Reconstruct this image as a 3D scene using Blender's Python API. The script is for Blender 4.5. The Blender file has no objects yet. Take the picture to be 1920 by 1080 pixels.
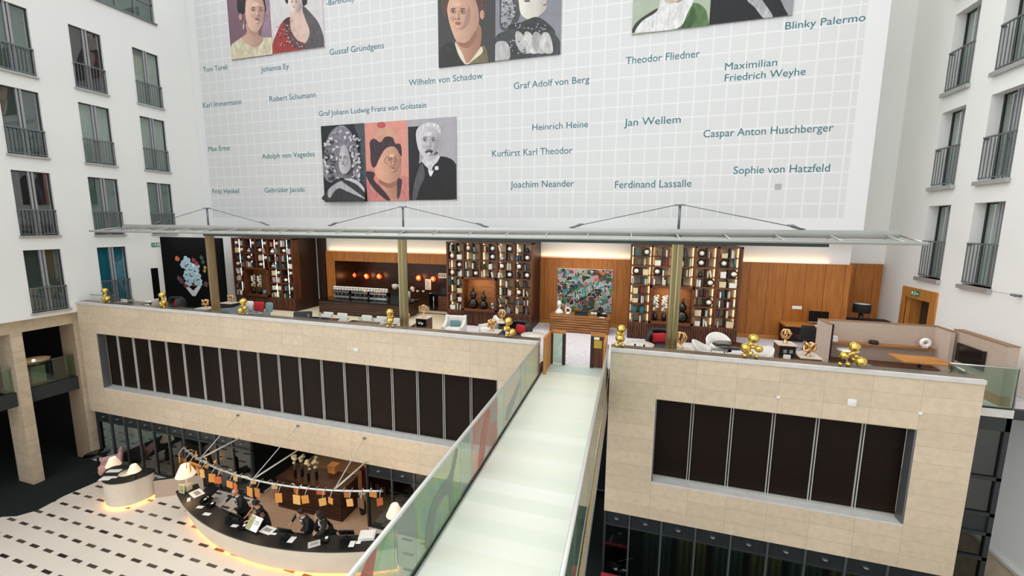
import bpy, math, random
from mathutils import Vector, Matrix
random.seed(7)
S = bpy.context.scene
COL = S.collection
PI = math.pi

# ------------------------------------------------------------------ camera
CR = Vector((0.9589, 0.2837, 0.0068)); CU = Vector((-0.0453, 0.1293, 0.9906)); CF = Vector((-0.2801, 0.9502, -0.1369))
FPX, PX, PY = 776.168, 954.033, 530.468
CR.normalize(); CF = (CF - CR * CF.dot(CR)).normalized(); CU = CR.cross(CF)
cd = bpy.data.cameras.new('camera'); cam = bpy.data.objects.new('camera', cd); COL.objects.link(cam)
cd.sensor_fit = 'HORIZONTAL'; cd.sensor_width = 36.0; cd.lens = FPX / 1920 * 36.0
cd.shift_x = (960 - PX) / 1920; cd.shift_y = -(540 - PY) / 1920
cd.clip_start = 0.1; cd.clip_end = 200
cam.matrix_world = Matrix(((CR.x, CU.x, -CF.x, 0), (CR.y, CU.y, -CF.y, 0), (CR.z, CU.z, -CF.z, 0), (0, 0, 0, 1)))
S.camera = cam

def at(x, y, X=None, Y=None, Z=None):
    """the point of a known plane that shows at a place in the frame"""
    r = CR * ((x - PX) / FPX) - CU * ((y - PY) / FPX) + CF
    if X is not None: return r * (X / r.x)
    if Y is not None: return r * (Y / r.y)
    return r * (Z / r.z)

# ------------------------------------------------------------------ daylight from the glass roof, exposure
S.view_settings.view_transform = 'Standard'; S.view_settings.look = 'None'
S.view_settings.exposure = 0.27; S.view_settings.gamma = 1.0; S.view_settings.use_curve_mapping = False
W = bpy.data.worlds.new('daylight'); S.world = W; W.use_nodes = True
wn = W.node_tree; wn.nodes.clear()
wo = wn.nodes.new('ShaderNodeOutputWorld'); wb = wn.nodes.new('ShaderNodeBackground')
wt = wn.nodes.new('ShaderNodeTexCoord'); wx = wn.nodes.new('ShaderNodeSeparateXYZ'); wr = wn.nodes.new('ShaderNodeValToRGB')
wm = wn.nodes.new('ShaderNodeMapRange'); wm.inputs[1].default_value = -1; wm.inputs[2].default_value = 1
wn.links.new(wt.outputs['Generated'], wx.inputs[0]); wn.links.new(wx.outputs['Z'], wm.inputs[0])
wn.links.new(wm.outputs[0], wr.inputs[0]); wn.links.new(wr.outputs[0], wb.inputs[0]); wn.links.new(wb.outputs[0], wo.inputs[0])
e = wr.color_ramp.elements
e[0].position = 0.30; e[0].color = (0.16, 0.16, 0.165, 1)
e[1].position = 0.86; e[1].color = (0.95, 0.985, 1.0, 1)
m_ = wr.color_ramp.elements.new(0.52); m_.color = (0.70, 0.72, 0.74, 1)
wb.inputs[1].default_value = 1.22
sd_ = bpy.data.lights.new('roof_daylight', 'SUN'); sd_.energy = 1.35; sd_.angle = math.radians(110); sd_.color = (1, .985, .96)
so_ = bpy.data.objects.new('roof_daylight', sd_); COL.objects.link(so_); so_.rotation_euler = Vector((.88, .22, -.42)).to_track_quat('-Z', 'Y').to_euler()
S.cycles.max_bounces = 8; S.cycles.diffuse_bounces = 6; S.cycles.glossy_bounces = 3
S.cycles.transparent_max_bounces = 12; S.cycles.transmission_bounces = 4
S.cycles.caustics_reflective = False; S.cycles.caustics_refractive = False
S.cycles.sample_clamp_indirect = 4.0

# ------------------------------------------------------------------ materials
def lin(c):
    if isinstance(c, str):
        c = [int(c[i:i + 2], 16) / 255 for i in (0, 2, 4)]
    return tuple(v / 12.92 if v <= 0.04045 else ((v + 0.055) / 1.055) ** 2.4 for v in c)
MATS = {}
def nodes(name):
    m = bpy.data.materials.new(name); m.use_nodes = True; nt = m.node_tree
    return m, nt, nt.nodes['Principled BSDF']
def vary(nt, b, rgb, amount, scale, detail=3.0, stretch=None, rgb2=None):
    """slow noise variation of a surface's own colour"""
    tc = nt.nodes.new('ShaderNodeTexCoord'); mp = nt.nodes.new('ShaderNodeMapping')
    if stretch: mp.inputs['Scale'].default_value = stretch
    nz = nt.nodes.new('ShaderNodeTexNoise'); nz.inputs['Scale'].default_value = scale; nz.inputs['Detail'].default_value = detail
    rp = nt.nodes.new('ShaderNodeValToRGB')
    c2 = rgb2 or tuple(v * (1 - amount) for v in rgb); c1 = tuple(min(1, v * (1 + amount * .5)) for v in rgb)
    rp.color_ramp.elements[0].position = .3; rp.color_ramp.elements[1].position = .7
    rp.color_ramp.elements[0].color = (*c2, 1); rp.color_ramp.elements[1].color = (*c1, 1)
    nt.links.new(tc.outputs['Object'], mp.inputs[0]); nt.links.new(mp.outputs[0], nz.inputs[0])
    nt.links.new(nz.outputs[0], rp.inputs[0]); nt.links.new(rp.outputs[0], b.inputs['Base Color'])
    return rp
def mat(name, c, rough=.6, metal=0, amount=.06, scale=3, spec=.5, stretch=None, rgb2=None, detail=3):
    if name in MATS: return MATS[name]
    m, nt, b = nodes(name)
    b.inputs['Roughness'].default_value = rough; b.inputs['Metallic'].default_value = metal
    b.inputs['Specular IOR Level'].default_value = spec
    vary(nt, b, lin(c), amount, scale, detail, stretch, lin(rgb2) if rgb2 else None)
    MATS[name] = m; return m
def glow(name, c, strength):
    if name in MATS: return MATS[name]
    m, nt, b = nodes(name)
    b.inputs['Base Color'].default_value = (*lin(c), 1)
    b.inputs['Emission Color'].default_value = (*lin(c), 1); b.inputs['Emission Strength'].default_value = strength
    MATS[name] = m; return m
def glass(name, tint, refl=.12, rough=.02, see=1.0, body=None):
    """sheet glass: tinted see-through plus mirror reflection; body adds a printed or dusty film"""
    if name in MATS: return MATS[name]
    m = bpy.data.materials.new(name); m.use_nodes = True; nt = m.node_tree; nt.nodes.clear()
    o = nt.nodes.new('ShaderNodeOutputMaterial'); t = nt.nodes.new('ShaderNodeBsdfTransparent'); g = nt.nodes.new('ShaderNodeBsdfGlossy')
    t.inputs[0].default_value = (*[v * see for v in lin(tint)], 1); g.inputs['Roughness'].default_value = rough
    f = nt.nodes.new('ShaderNodeFresnel'); gm = nt.nodes.new('ShaderNodeNewGeometry')   # sheet glass: the far face reflects like the near one
    io = nt.nodes.new('ShaderNodeMath'); io.operation = 'MULTIPLY_ADD'; nt.links.new(gm.outputs['Backfacing'], io.inputs[0]); io.inputs[1].default_value = 1 / 1.5 - 1.5; io.inputs[2].default_value = 1.5
    nt.links.new(io.outputs[0], f.inputs[0])
    mr = nt.nodes.new('ShaderNodeMapRange'); mr.inputs[1].default_value = 0; mr.inputs[2].default_value = 1
    mr.inputs[3].default_value = refl; mr.inputs[4].default_value = 1
    mx = nt.nodes.new('ShaderNodeMixShader')
    nt.links.new(f.outputs[0], mr.inputs[0]); nt.links.new(mr.outputs[0], mx.inputs[0])
    nt.links.new(t.outputs[0], mx.inputs[1]); nt.links.new(g.outputs[0], mx.inputs[2])
    last = mx
    if body:
        d = nt.nodes.new('ShaderNodeBsdfDiffuse'); d.inputs[0].default_value = (*lin(body[0]), 1)
        m2 = nt.nodes.new('ShaderNodeMixShader'); m2.inputs[0].default_value = body[1]
        nt.links.new(mx.outputs[0], m2.inputs[1]); nt.links.new(d.outputs[0], m2.inputs[2]); last = m2
    nt.links.new(last.outputs[0], o.inputs[0]); MATS[name] = m; return m

def M_(nt, op, a, b=None):
    n = nt.nodes.new('ShaderNodeMath'); n.operation = op
    for i, v in enumerate((a, b)):
        if v is None: continue
        if isinstance(v, (int, float)): n.inputs[i].default_value = v
        else: nt.links.new(v, n.inputs[i])
    return n.outputs[0]
def mixc(nt, fac, a, b):
    n = nt.nodes.new('ShaderNodeMix'); n.data_type = 'RGBA'
    for i, v in ((0, fac), (6, a), (7, b)):
        if isinstance(v, (int, float)): n.inputs[i].default_value = v
        elif isinstance(v, tuple): n.inputs[i].default_value = (*v, 1)
        else: nt.links.new(v, n.inputs[i])
    return n.outputs[2]
def cells(nt, u, v, du, dv, u0, v0, line, stagger=0.0, umax=None):
    """1 on the joints of a du x dv grid"""
    V = M_(nt, 'DIVIDE', M_(nt, 'SUBTRACT', v, v0), dv)
    row = M_(nt, 'FLOOR', V)
    U = M_(nt, 'DIVIDE', M_(nt, 'SUBTRACT', u, u0), du)
    if umax: U = M_(nt, 'MINIMUM', M_(nt, 'MAXIMUM', U, -.02), umax + .02)
    if stagger: U = M_(nt, 'ADD', U, M_(nt, 'MULTIPLY', row, stagger))
    col = M_(nt, 'FLOOR', U)
    fu = M_(nt, 'FRACT', U); fv = M_(nt, 'FRACT', V)
    ju = M_(nt, 'LESS_THAN', M_(nt, 'ABSOLUTE', M_(nt, 'SUBTRACT', fu, .5)), .5 - line / du / 2)
    jv = M_(nt, 'LESS_THAN', M_(nt, 'ABSOLUTE', M_(nt, 'SUBTRACT', fv, .5)), .5 - line / dv / 2)
    return M_(nt, 'SUBTRACT', 1.0, M_(nt, 'MULTIPLY', ju, jv)), row, col, fu, fv
def geo(nt):
    g = nt.nodes.new('ShaderNodeNewGeometry'); s = nt.nodes.new('ShaderNodeSeparateXYZ')
    nt.links.new(g.outputs['Position'], s.inputs[0]); return s.outputs[0], s.outputs[1], s.outputs[2], g.outputs['Position']
def tiled(name, c, joint, du, dv, u0, v0, line, axis='x', rough=.6, amount=.1, tone=.10, scale=1.2, rgb2=None, umax=None):
    """slabs with joints: each slab its own tone, a cloudy grain inside"""
    m, nt, b = nodes(name); X, Y, Z, P = geo(nt)
    u, v = {'x': (X, Z), 'y': (Y, Z), 'z': (X, Y)}[axis]
    j, row, col, fu, fv = cells(nt, u, v, du, dv, u0, v0, line, 0, umax)
    cv = nt.nodes.new('ShaderNodeCombineXYZ'); nt.links.new(row, cv.inputs[0]); nt.links.new(col, cv.inputs[1])
    wn_ = nt.nodes.new('ShaderNodeTexWhiteNoise'); nt.links.new(cv.outputs[0], wn_.inputs[0])
    nz = nt.nodes.new('ShaderNodeTexNoise'); nz.inputs['Scale'].default_value = scale * 4; nz.inputs['Detail'].default_value = 6
    nt.links.new(P, nz.inputs[0])
    base = lin(c); dark = lin(rgb2) if rgb2 else tuple(k * (1 - amount * 2) for k in base)
    rp = nt.nodes.new('ShaderNodeValToRGB'); rp.color_ramp.elements[0].position = .32; rp.color_ramp.elements[1].position = .62
    rp.color_ramp.elements[0].color = (*dark, 1); rp.color_ramp.elements[1].color = (*base, 1)
    nt.links.new(nz.outputs[0], rp.inputs[0])
    mul = nt.nodes.new('ShaderNodeMix'); mul.data_type = 'RGBA'; mul.blend_type = 'MULTIPLY'; mul.inputs[0].default_value = 1
    val = M_(nt, 'ADD', M_(nt, 'MULTIPLY', wn_.outputs['Value'], tone), 1 - tone)
    cb = nt.nodes.new('ShaderNodeCombineXYZ')
    for i in range(3): nt.links.new(val, cb.inputs[i])
    nt.links.new(rp.outputs[0], mul.inputs[6]); nt.links.new(cb.outputs[0], mul.inputs[7])
    nt.links.new(mixc(nt, j, mul.outputs[2], lin(joint)), b.inputs['Base Color'])
    b.inputs['Roughness'].default_value = rough; MATS[name] = m; return m
def wood(name, c, c2, grain='z', rough=.45, board=0, axis='x', u0=0.0):
    m, nt, b = nodes(name); X, Y, Z, P = geo(nt)
    mp = nt.nodes.new('ShaderNodeMapping'); nt.links.new(P, mp.inputs[0])
    s = {'z': (9, 9, .7), 'x': (.7, 9, 9), 'y': (9, .7, 9)}[grain]; mp.inputs['Scale'].default_value = s
    nz = nt.nodes.new('ShaderNodeTexNoise'); nz.inputs['Scale'].default_value = 1.6; nz.inputs['Detail'].default_value = 5; nz.inputs['Distortion'].default_value = .6
    nt.links.new(mp.outputs[0], nz.inputs[0])
    rp = nt.nodes.new('ShaderNodeValToRGB'); rp.color_ramp.elements[0].position = .3; rp.color_ramp.elements[1].position = .68
    rp.color_ramp.elements[0].color = (*lin(c2), 1); rp.color_ramp.elements[1].color = (*lin(c), 1)
    nt.links.new(nz.outputs[0], rp.inputs[0]); out = rp.outputs[0]
    if board:
        U = M_(nt, 'DIVIDE', M_(nt, 'SUBTRACT', X if axis == 'x' else Y, u0), board); fu = M_(nt, 'FRACT', U); k = M_(nt, 'FLOOR', U)
        j = M_(nt, 'GREATER_THAN', M_(nt, 'ABSOLUTE', M_(nt, 'SUBTRACT', fu, .5)), .5 - .006 / board)
        wv = nt.nodes.new('ShaderNodeTexWhiteNoise'); wv.noise_dimensions = '1D'; nt.links.new(k, wv.inputs['W'])
        dk = mixc(nt, M_(nt, 'MULTIPLY', wv.outputs['Value'], .35), out, lin(c2))
        out = mixc(nt, j, dk, lin('3a1d0c'))
    nt.links.new(out, b.inputs['Base Color']); b.inputs['Roughness'].default_value = rough
    MATS[name] = m; return m

# ------------------------------------------------------------------ mesh building
class MB:
    def __init__(s): s.v = []; s.f = []; s.sm = []
    def add(s, vs, fs, smooth=False):
        n = len(s.v); s.v += [tuple(p) for p in vs]; s.f += [tuple(i + n for i in q) for q in fs]; s.sm += [smooth] * len(fs); return s
    def box(s, x0, x1, y0, y1, z0, z1):
        return s.add([(x0, y0, z0), (x1, y0, z0), (x1, y1, z0), (x0, y1, z0), (x0, y0, z1), (x1, y0, z1), (x1, y1, z1), (x0, y1, z1)],
                     [(3, 2, 1, 0), (4, 5, 6, 7), (0, 1, 5, 4), (1, 2, 6, 5), (2, 3, 7, 6), (3, 0, 4, 7)])
    def cbox(s, c, d, rz=0, tilt=0, tx=0):
        """centre, size, turned about z, leaned about y and x"""
        R = Matrix.Rotation(rz, 3, 'Z') @ Matrix.Rotation(tilt, 3, 'Y') @ Matrix.Rotation(tx, 3, 'X'); c = Vector(c)
        vs = [c + R @ Vector((a * d[0] / 2, b * d[1] / 2, k * d[2] / 2)) for k in (-1, 1) for a, b in ((-1, -1), (1, -1), (1, 1), (-1, 1))]
        return s.add(vs, [(3, 2, 1, 0), (4, 5, 6, 7), (0, 1, 5, 4), (1, 2, 6, 5), (2, 3, 7, 6), (3, 0, 4, 7)])
    def rbox(s, c, d, r=.03, rz=0, tilt=0, tx=0, n=2):
        """box with rounded edges (super-ellipsoid style cushion shell)"""
        R = Matrix.Rotation(rz, 3, 'Z') @ Matrix.Rotation(tilt, 3, 'Y') @ Matrix.Rotation(tx, 3, 'X'); c = Vector(c)
        h = Vector(d) / 2; r = min(r, h.x, h.y, h.z); vs = []; idx = {}; fs = []
        N = 4 * n
        def ring(zc, rr):
            o = []
            for q in range(4):
                sx, sy = ((1, 1), (-1, 1), (-1, -1), (1, -1))[q]
                for k in range(n + 1):
                    a = PI / 2 * q + PI / 2 * k / n
                    o.append((sx * (h.x - r) + rr * math.cos(a), sy * (h.y - r) + rr * math.sin(a), zc))
            return o
        rings = []
        for k in range(n + 1):
            a = -PI / 2 + PI / 2 * k / n; rings.append(ring(-(h.z - r) + r * math.sin(a), r * math.cos(a)))
        for k in range(n + 1):
            a = PI / 2 * k / n; rings.append(ring((h.z - r) + r * math.sin(a), r * math.cos(a)))
        m = len(rings[0])
        for rg in rings: vs += [c + R @ Vector(p) for p in rg]
        for i in range(len(rings) - 1):
            for j in range(m): fs.append((i * m + j, i * m + (j + 1) % m, (i + 1) * m + (j + 1) % m, (i + 1) * m + j))
        fs.append(tuple(range(m - 1, -1, -1))); fs.append(tuple((len(rings) - 1) * m + j for j in range(m)))
        return s.add(vs, fs, True)
    def tube(s, pts, r, seg=8, cap=True, smooth=True):
        pts = [Vector(p) for p in pts]; n = len(pts); rs = r if isinstance(r, (list, tuple)) else [r] * n
        vs = []; fs = []; prev = None
        for i, p in enumerate(pts):
            t = (pts[min(i + 1, n - 1)] - pts[max(i - 1, 0)]); t = t.normalized() if t.length > 1e-9 else Vector((0, 0, 1))
            if prev is None:
                u = t.orthogonal().normalized()
            else:
                u = (prev - t * prev.dot(t)); u = u.normalized() if u.length > 1e-6 else t.orthogonal().normalized()
            prev = u; w = t.cross(u)
            vs += [p + (u * math.cos(2 * PI * k / seg) + w * math.sin(2 * PI * k / seg)) * rs[i] for k in range(seg)]
        for i in range(n - 1):
            for k in range(seg): fs.append((i * seg + k, i * seg + (k + 1) % seg, (i + 1) * seg + (k + 1) % seg, (i + 1) * seg + k))
        s.add(vs, fs, smooth)
        if cap: s.f += [tuple(len(s.v) - n * seg + k for k in range(seg - 1, -1, -1)), tuple(len(s.v) - seg + k for k in range(seg))]; s.sm += [False, False]
        return s
    def bar(s, a, b, w, h=None):
        """square bar from a to b"""
        a, b = Vector(a), Vector(b); t = (b - a).normalized(); h = h or w
        u = t.cross(Vector((0, 0, 1))); u = u.normalized() if u.length > 1e-4 else Vector((1, 0, 0)); k = u.cross(t)
        vs = [p + u * (i * w / 2) + k * (j * h / 2) for p in (a, b) for i, j in ((-1, -1), (1, -1), (1, 1), (-1, 1))]
        return s.add(vs, [(3, 2, 1, 0), (4, 5, 6, 7), (0, 1, 5, 4), (1, 2, 6, 5), (2, 3, 7, 6), (3, 0, 4, 7)])
    def lathe(s, prof, c=(0, 0, 0), seg=16, smooth=True, sx=1, sy=1):
        c = Vector(c); vs = []; fs = []
        for r, z in prof: vs += [c + Vector((r * sx * math.cos(2 * PI * k / seg), r * sy * math.sin(2 * PI * k / seg), z)) for k in range(seg)]
        for i in range(len(prof) - 1):
            for k in range(seg): fs.append((i * seg + k, i * seg + (k + 1) % seg, (i + 1) * seg + (k + 1) % seg, (i + 1) * seg + k))
        fs.append(tuple(range(seg - 1, -1, -1))); fs.append(tuple((len(prof) - 1) * seg + k for k in range(seg)))
        return s.add(vs, fs, smooth)
    def ball(s, c, r, su=16, sv=10, sc=(1, 1, 1), dent=0, seed=1):
        rnd = random.Random(seed); prof = []; c = Vector(c); vs = [c - Vector((0, 0, r * sc[2]))]
        ds = [(Vector((rnd.uniform(-1, 1), rnd.uniform(-1, 1), rnd.uniform(-1, 1))).normalized()) for _ in range(9)]
        for i in range(1, sv):
            a = -PI / 2 + PI * i / sv
            for k in range(su):
                d = Vector((math.cos(a) * math.cos(2 * PI * k / su), math.cos(a) * math.sin(2 * PI * k / su), math.sin(a)))
                q = r * (1 - dent * max(0, max(d.dot(x) for x in ds) - .82) * 4) if dent else r
                vs.append(c + Vector((d.x * sc[0], d.y * sc[1], d.z * sc[2])) * q)
        vs.append(c + Vector((0, 0, r * sc[2]))); fs = []
        for k in range(su): fs.append((0, 1 + (k + 1) % su, 1 + k))
        for i in range(sv - 2):
            for k in range(su): fs.append((1 + i * su + k, 1 + i * su + (k + 1) % su, 1 + (i + 1) * su + (k + 1) % su, 1 + (i + 1) * su + k))
        b = 1 + (sv - 2) * su
        for k in range(su): fs.append((b + k, b + (k + 1) % su, len(vs) - 1))
        return s.add(vs, fs, True)
    def prism(s, poly, z0, z1):
        n = len(poly); vs = [(x, y, z0) for x, y in poly] + [(x, y, z1) for x, y in poly]
        return s.add(vs, [tuple(range(n - 1, -1, -1)), tuple(range(n, 2 * n))] + [(i, (i + 1) % n, n + (i + 1) % n, n + i) for i in range(n)])
    def plate(s, poly, y0, y1):
        """polygon in x,z given thickness along y"""
        n = len(poly); vs = [(x, y0, z) for x, z in poly] + [(x, y1, z) for x, z in poly]
        return s.add(vs, [tuple(range(n)), tuple(range(2 * n - 1, n - 1, -1))] + [(i, n + i, n + (i + 1) % n, (i + 1) % n) for i in range(n)])
    def ring(s, ins, out, z0, z1):
        """closed band between two polylines (a curved counter)"""
        n = len(ins); vs = [(x, y, z) for z in (z0, z1) for x, y in ins] + [(x, y, z) for z in (z0, z1) for x, y in out]
        I0, I1, O0, O1 = 0, n, 2 * n, 3 * n; fs = []
        for i in range(n - 1):
            fs += [(I1 + i, O1 + i, O1 + i + 1, I1 + i + 1), (I0 + i + 1, O0 + i + 1, O0 + i, I0 + i), (O0 + i, O0 + i + 1, O1 + i + 1, O1 + i), (I0 + i + 1, I0 + i, I1 + i, I1 + i + 1)]
        fs += [(I0, O0, O1, I1), (O0 + n - 1, I0 + n - 1, I1 + n - 1, O1 + n - 1)]
        return s.add(vs, fs)
    def build(s, name, m, parent=None, world=False):
        me = bpy.data.meshes.new(name); V = [Vector(p) for p in s.v]; loc = Vector((0, 0, 0))
        if parent is None:
            lo = Vector([min(p[i] for p in V) for i in range(3)]); hi = Vector([max(p[i] for p in V) for i in range(3)])
            loc = Vector(((lo.x + hi.x) / 2, (lo.y + hi.y) / 2, lo.z)); V = [p - loc for p in V]
        elif world: 
            o = Vector((0, 0, 0)); q = parent
            while q: o += Vector(q.location); q = q.parent
            V = [p - o for p in V]
        me.from_pydata([tuple(p) for p in V], [], s.f); me.polygons.foreach_set('use_smooth', s.sm); me.update()
        import bmesh
        b_ = bmesh.new(); b_.from_mesh(me); bmesh.ops.recalc_face_normals(b_, faces=b_.faces[:]); b_.to_mesh(me); b_.free()
        me.materials.append(m if not isinstance(m, str) else MATS[m])
        o = bpy.data.objects.new(name, me); COL.objects.link(o); o.location = loc
        if parent: o.parent = parent
        return o
def Bx(*a): return MB().box(*a)
def tag(o, label=None, cat=None, group=None, kind=None):
    if label: o['label'] = label
    if cat: o['category'] = cat
    if group: o['group'] = group
    if kind: o['kind'] = kind
    return o
def thing(name, label, cat, loc=(0, 0, 0), rz=0, group=None):
    o = bpy.data.objects.new(name, None); COL.objects.link(o); o.location = loc; o.rotation_euler = (0, 0, rz); o.empty_display_size = .1
    return tag(o, label, cat, group)
def struct(name, mb, m): return tag(mb.build(name, m), kind='structure')
def sgroup(name, loc=(0, 0, 0)):
    o = bpy.data.objects.new(name, None); COL.objects.link(o); o.location = loc; o.empty_display_size = .1; o['kind'] = 'structure'; return o
KIDS = {}
def dup(root, loc=None, rz=None, label=None, group=None, parent=None):
    c = root.copy(); COL.objects.link(c)
    if parent: c.parent = parent
    if loc is not None: c.location = loc
    if rz is not None: c.rotation_euler = (0, 0, rz)
    if label: c['label'] = label
    if group: c['group'] = group
    for ch in root.children: dup(ch, parent=c)
    return c
def lamp(kind, loc, energy, color=(1, .8, .55), size=.3, rot=(0, 0, 0), size_y=None):
    d = bpy.data.lights.new('light', kind); d.energy = energy; d.color = color
    if kind == 'AREA':
        d.size = size
        if size_y: d.shape = 'RECTANGLE'; d.size_y = size_y
    elif kind == 'POINT': d.shadow_soft_size = size
    o = bpy.data.objects.new('light', d); COL.objects.link(o); o.location = loc; o.rotation_euler = rot; return o
ORD = ['first', 'second', 'third', 'fourth', 'fifth', 'sixth', 'seventh', 'eighth', 'ninth', 'tenth', 'eleventh', 'twelfth', 'thirteenth', 'fourteenth', 'fifteenth', 'sixteenth', 'seventeenth', 'eighteenth', 'nineteenth', 'twentieth']
# ------------------------------------------------------------------ the place: planes and heights (metres, camera at the origin)
XL, XB, XR = -22.63, -22.95, 9.78
YF, YM, YP, YW = 11.43, 17.34, 17.9, 18.0
FZ, GZ = -4.3, -10.62

# surfaces
mat('plaster', 'f0f0ec', .8, amount=.02, scale=.6)
mat('plaster_grey', 'ebebe9', .8, amount=.02, scale=.6)
tiled('stone', 'e0ccb0', 'bba78c', .96, .405, .825, -3.42, .010, 'x', .55, amount=.055, tone=.10, scale=1.6, umax=6)
tiled('stone_left', 'e0ccb0', 'bba78c', .893, .405, -21.57, -3.42, .010, 'x', .55, amount=.055, tone=.09, scale=1.6, umax=20)
tiled('stone_side', 'd8c4a8', 'a8947a', 1.2, .62, 9.0, -10.62, .014, 'y', .5, amount=.09, tone=.14, scale=1.0)
mat('coping', 'd6d2cd', .5, amount=.08, scale=4)
mat('bronze_strip', '77685a', .25, metal=.3, amount=.1, scale=6)
mat('dark_carpet', '0d1416', .95, amount=.2, scale=2)
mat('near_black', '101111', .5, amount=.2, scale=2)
mat('metal_grey', '7d8184', .4, metal=.6, amount=.06)
mat('metal_light', 'b9b9b7', .35, metal=.5, amount=.06)
mat('mullion_light', 'd8d6d0', .4, amount=.03); mat('stile_grey', 'a3a3a6', .45, metal=.2, amount=.04)
mat('frame_dark', '3a3e40', .45, metal=.4, amount=.08)
mat('steel', 'c9c9c6', .25, metal=.9, amount=.04)
mat('rail_grey', '6f7678', .45, metal=.4, amount=.08)
glass('clear_glass', 'fafcfb', .0); glass('rail_glass', 'd8e8de', .05)
glass('shop_glass', 'aab2ae', .08, .01); glass('green_glass', 'deebe3', .05, body=('d5e2da', .12))
glass('roof_glass', 'f9fcfa', .02)
wood('walnut', '6e3a1c', '3a1a0c', 'z'); wood('walnut_x', '74401f', '3d1d0d', 'x'); wood('walnut_dark', '3a2014', '1c0f09', 'z')
wood('oak_panel', 'b8742f', '97571c', 'z', .5, board=.62, axis='x', u0=.1)
wood('oak', 'c98a44', 'a5682a', 'z', .5); wood('oak_x', 'c98a44', 'a0652a', 'x', .5)
wood('counter_wood', '52301d', '2a160c', 'x', .4); wood('honey_x', 'a9723f', '7c4c25', 'x', .5)
mat('black_gloss', '0c0c0d', .15, amount=.1); mat('black_matt', '151516', .7, amount=.15)
mat('white_paint', 'eceae6', .5, amount=.03); mat('white_paper', 'f1efea', .8, amount=.03)
m, nt, b = nodes('brown_screen'); X_, Y_, Z_, P_ = geo(nt)
fz = M_(nt, 'FRACT', M_(nt, 'DIVIDE', Z_, .075)); rib = M_(nt, 'LESS_THAN', fz, .45)
nz = nt.nodes.new('ShaderNodeTexNoise'); nz.inputs['Scale'].default_value = .35; nt.links.new(P_, nz.inputs[0])
cc = mixc(nt, nz.outputs[0], lin('171413'), lin('2c1c12'))
nt.links.new(mixc(nt, M_(nt, 'MULTIPLY', rib, .55), cc, lin('110e0c')), b.inputs['Base Color']); b.inputs['Roughness'].default_value = .35
b.inputs['Specular IOR Level'].default_value = .12; MATS['brown_screen'] = m
# lobby floor: pale slabs with small dark slabs set in staggered rows
m, nt, b = nodes('lobby_tiles'); X_, Y_, Z_, P_ = geo(nt)
V = M_(nt, 'DIVIDE', M_(nt, 'SUBTRACT', Y_, 7.45 - .274), .548); row = M_(nt, 'FLOOR', V); fv = M_(nt, 'FRACT', V)
U = M_(nt, 'ADD', M_(nt, 'DIVIDE', M_(nt, 'SUBTRACT', X_, -19.94 - .353), .7063), M_(nt, 'MULTIPLY', row, .5)); fu = M_(nt, 'FRACT', U)
du = M_(nt, 'LESS_THAN', M_(nt, 'ABSOLUTE', M_(nt, 'SUBTRACT', fu, .5)), .28); dv = M_(nt, 'LESS_THAN', M_(nt, 'ABSOLUTE', M_(nt, 'SUBTRACT', fv, .5)), .095)
ins = M_(nt, 'MULTIPLY', du, dv)
cv = nt.nodes.new('ShaderNodeCombineXYZ'); nt.links.new(M_(nt, 'FLOOR', U), cv.inputs[0]); nt.links.new(row, cv.inputs[1])
wn_ = nt.nodes.new('ShaderNodeTexWhiteNoise'); nt.links.new(cv.outputs[0], wn_.inputs[0])
dk = mixc(nt, wn_.outputs['Value'], lin('2a2420'), lin('665b50'))
nz = nt.nodes.new('ShaderNodeTexNoise'); nz.inputs['Scale'].default_value = 1.1; nz.inputs['Detail'].default_value = 5; nt.links.new(P_, nz.inputs[0])
lt = mixc(nt, nz.outputs[0], lin('e2d7c8'), lin('ede4d8'))
j1 = M_(nt, 'LESS_THAN', M_(nt, 'ABSOLUTE', M_(nt, 'SUBTRACT', M_(nt, 'FRACT', M_(nt, 'DIVIDE', X_, .7063)), .5)), .008)
lt2 = mixc(nt, M_(nt, 'MULTIPLY', j1, .3), lt, lin('c2b49d'))
nt.links.new(mixc(nt, ins, lt2, dk), b.inputs['Base Color']); b.inputs['Roughness'].default_value = .32; MATS['lobby_tiles'] = m
m, nt, b = nodes('heather_carpet'); X_, Y_, Z_, P_ = geo(nt)
mp = nt.nodes.new('ShaderNodeMapping'); mp.inputs['Scale'].default_value = (2, 9, 9); nt.links.new(P_, mp.inputs[0])
nz = nt.nodes.new('ShaderNodeTexNoise'); nz.inputs['Scale'].default_value = 3; nz.inputs['Detail'].default_value = 8; nt.links.new(mp.outputs[0], nz.inputs[0])
rp = nt.nodes.new('ShaderNodeValToRGB'); rp.color_ramp.elements[0].position = .35; rp.color_ramp.elements[1].position = .65
rp.color_ramp.elements[0].color = (*lin('c4bcc2'), 1); rp.color_ramp.elements[1].color = (*lin('eee8ee'), 1)
nt.links.new(nz.outputs[0], rp.inputs[0]); nt.links.new(rp.outputs[0], b.inputs['Base Color']); b.inputs['Roughness'].default_value = .95; MATS['heather_carpet'] = m
mat('beige_floor', 'e6d8bb', .5, amount=.06, scale=1.5)
mat('tan_carpet', 'c39d7e', .9, amount=.08, scale=1.5)

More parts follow.
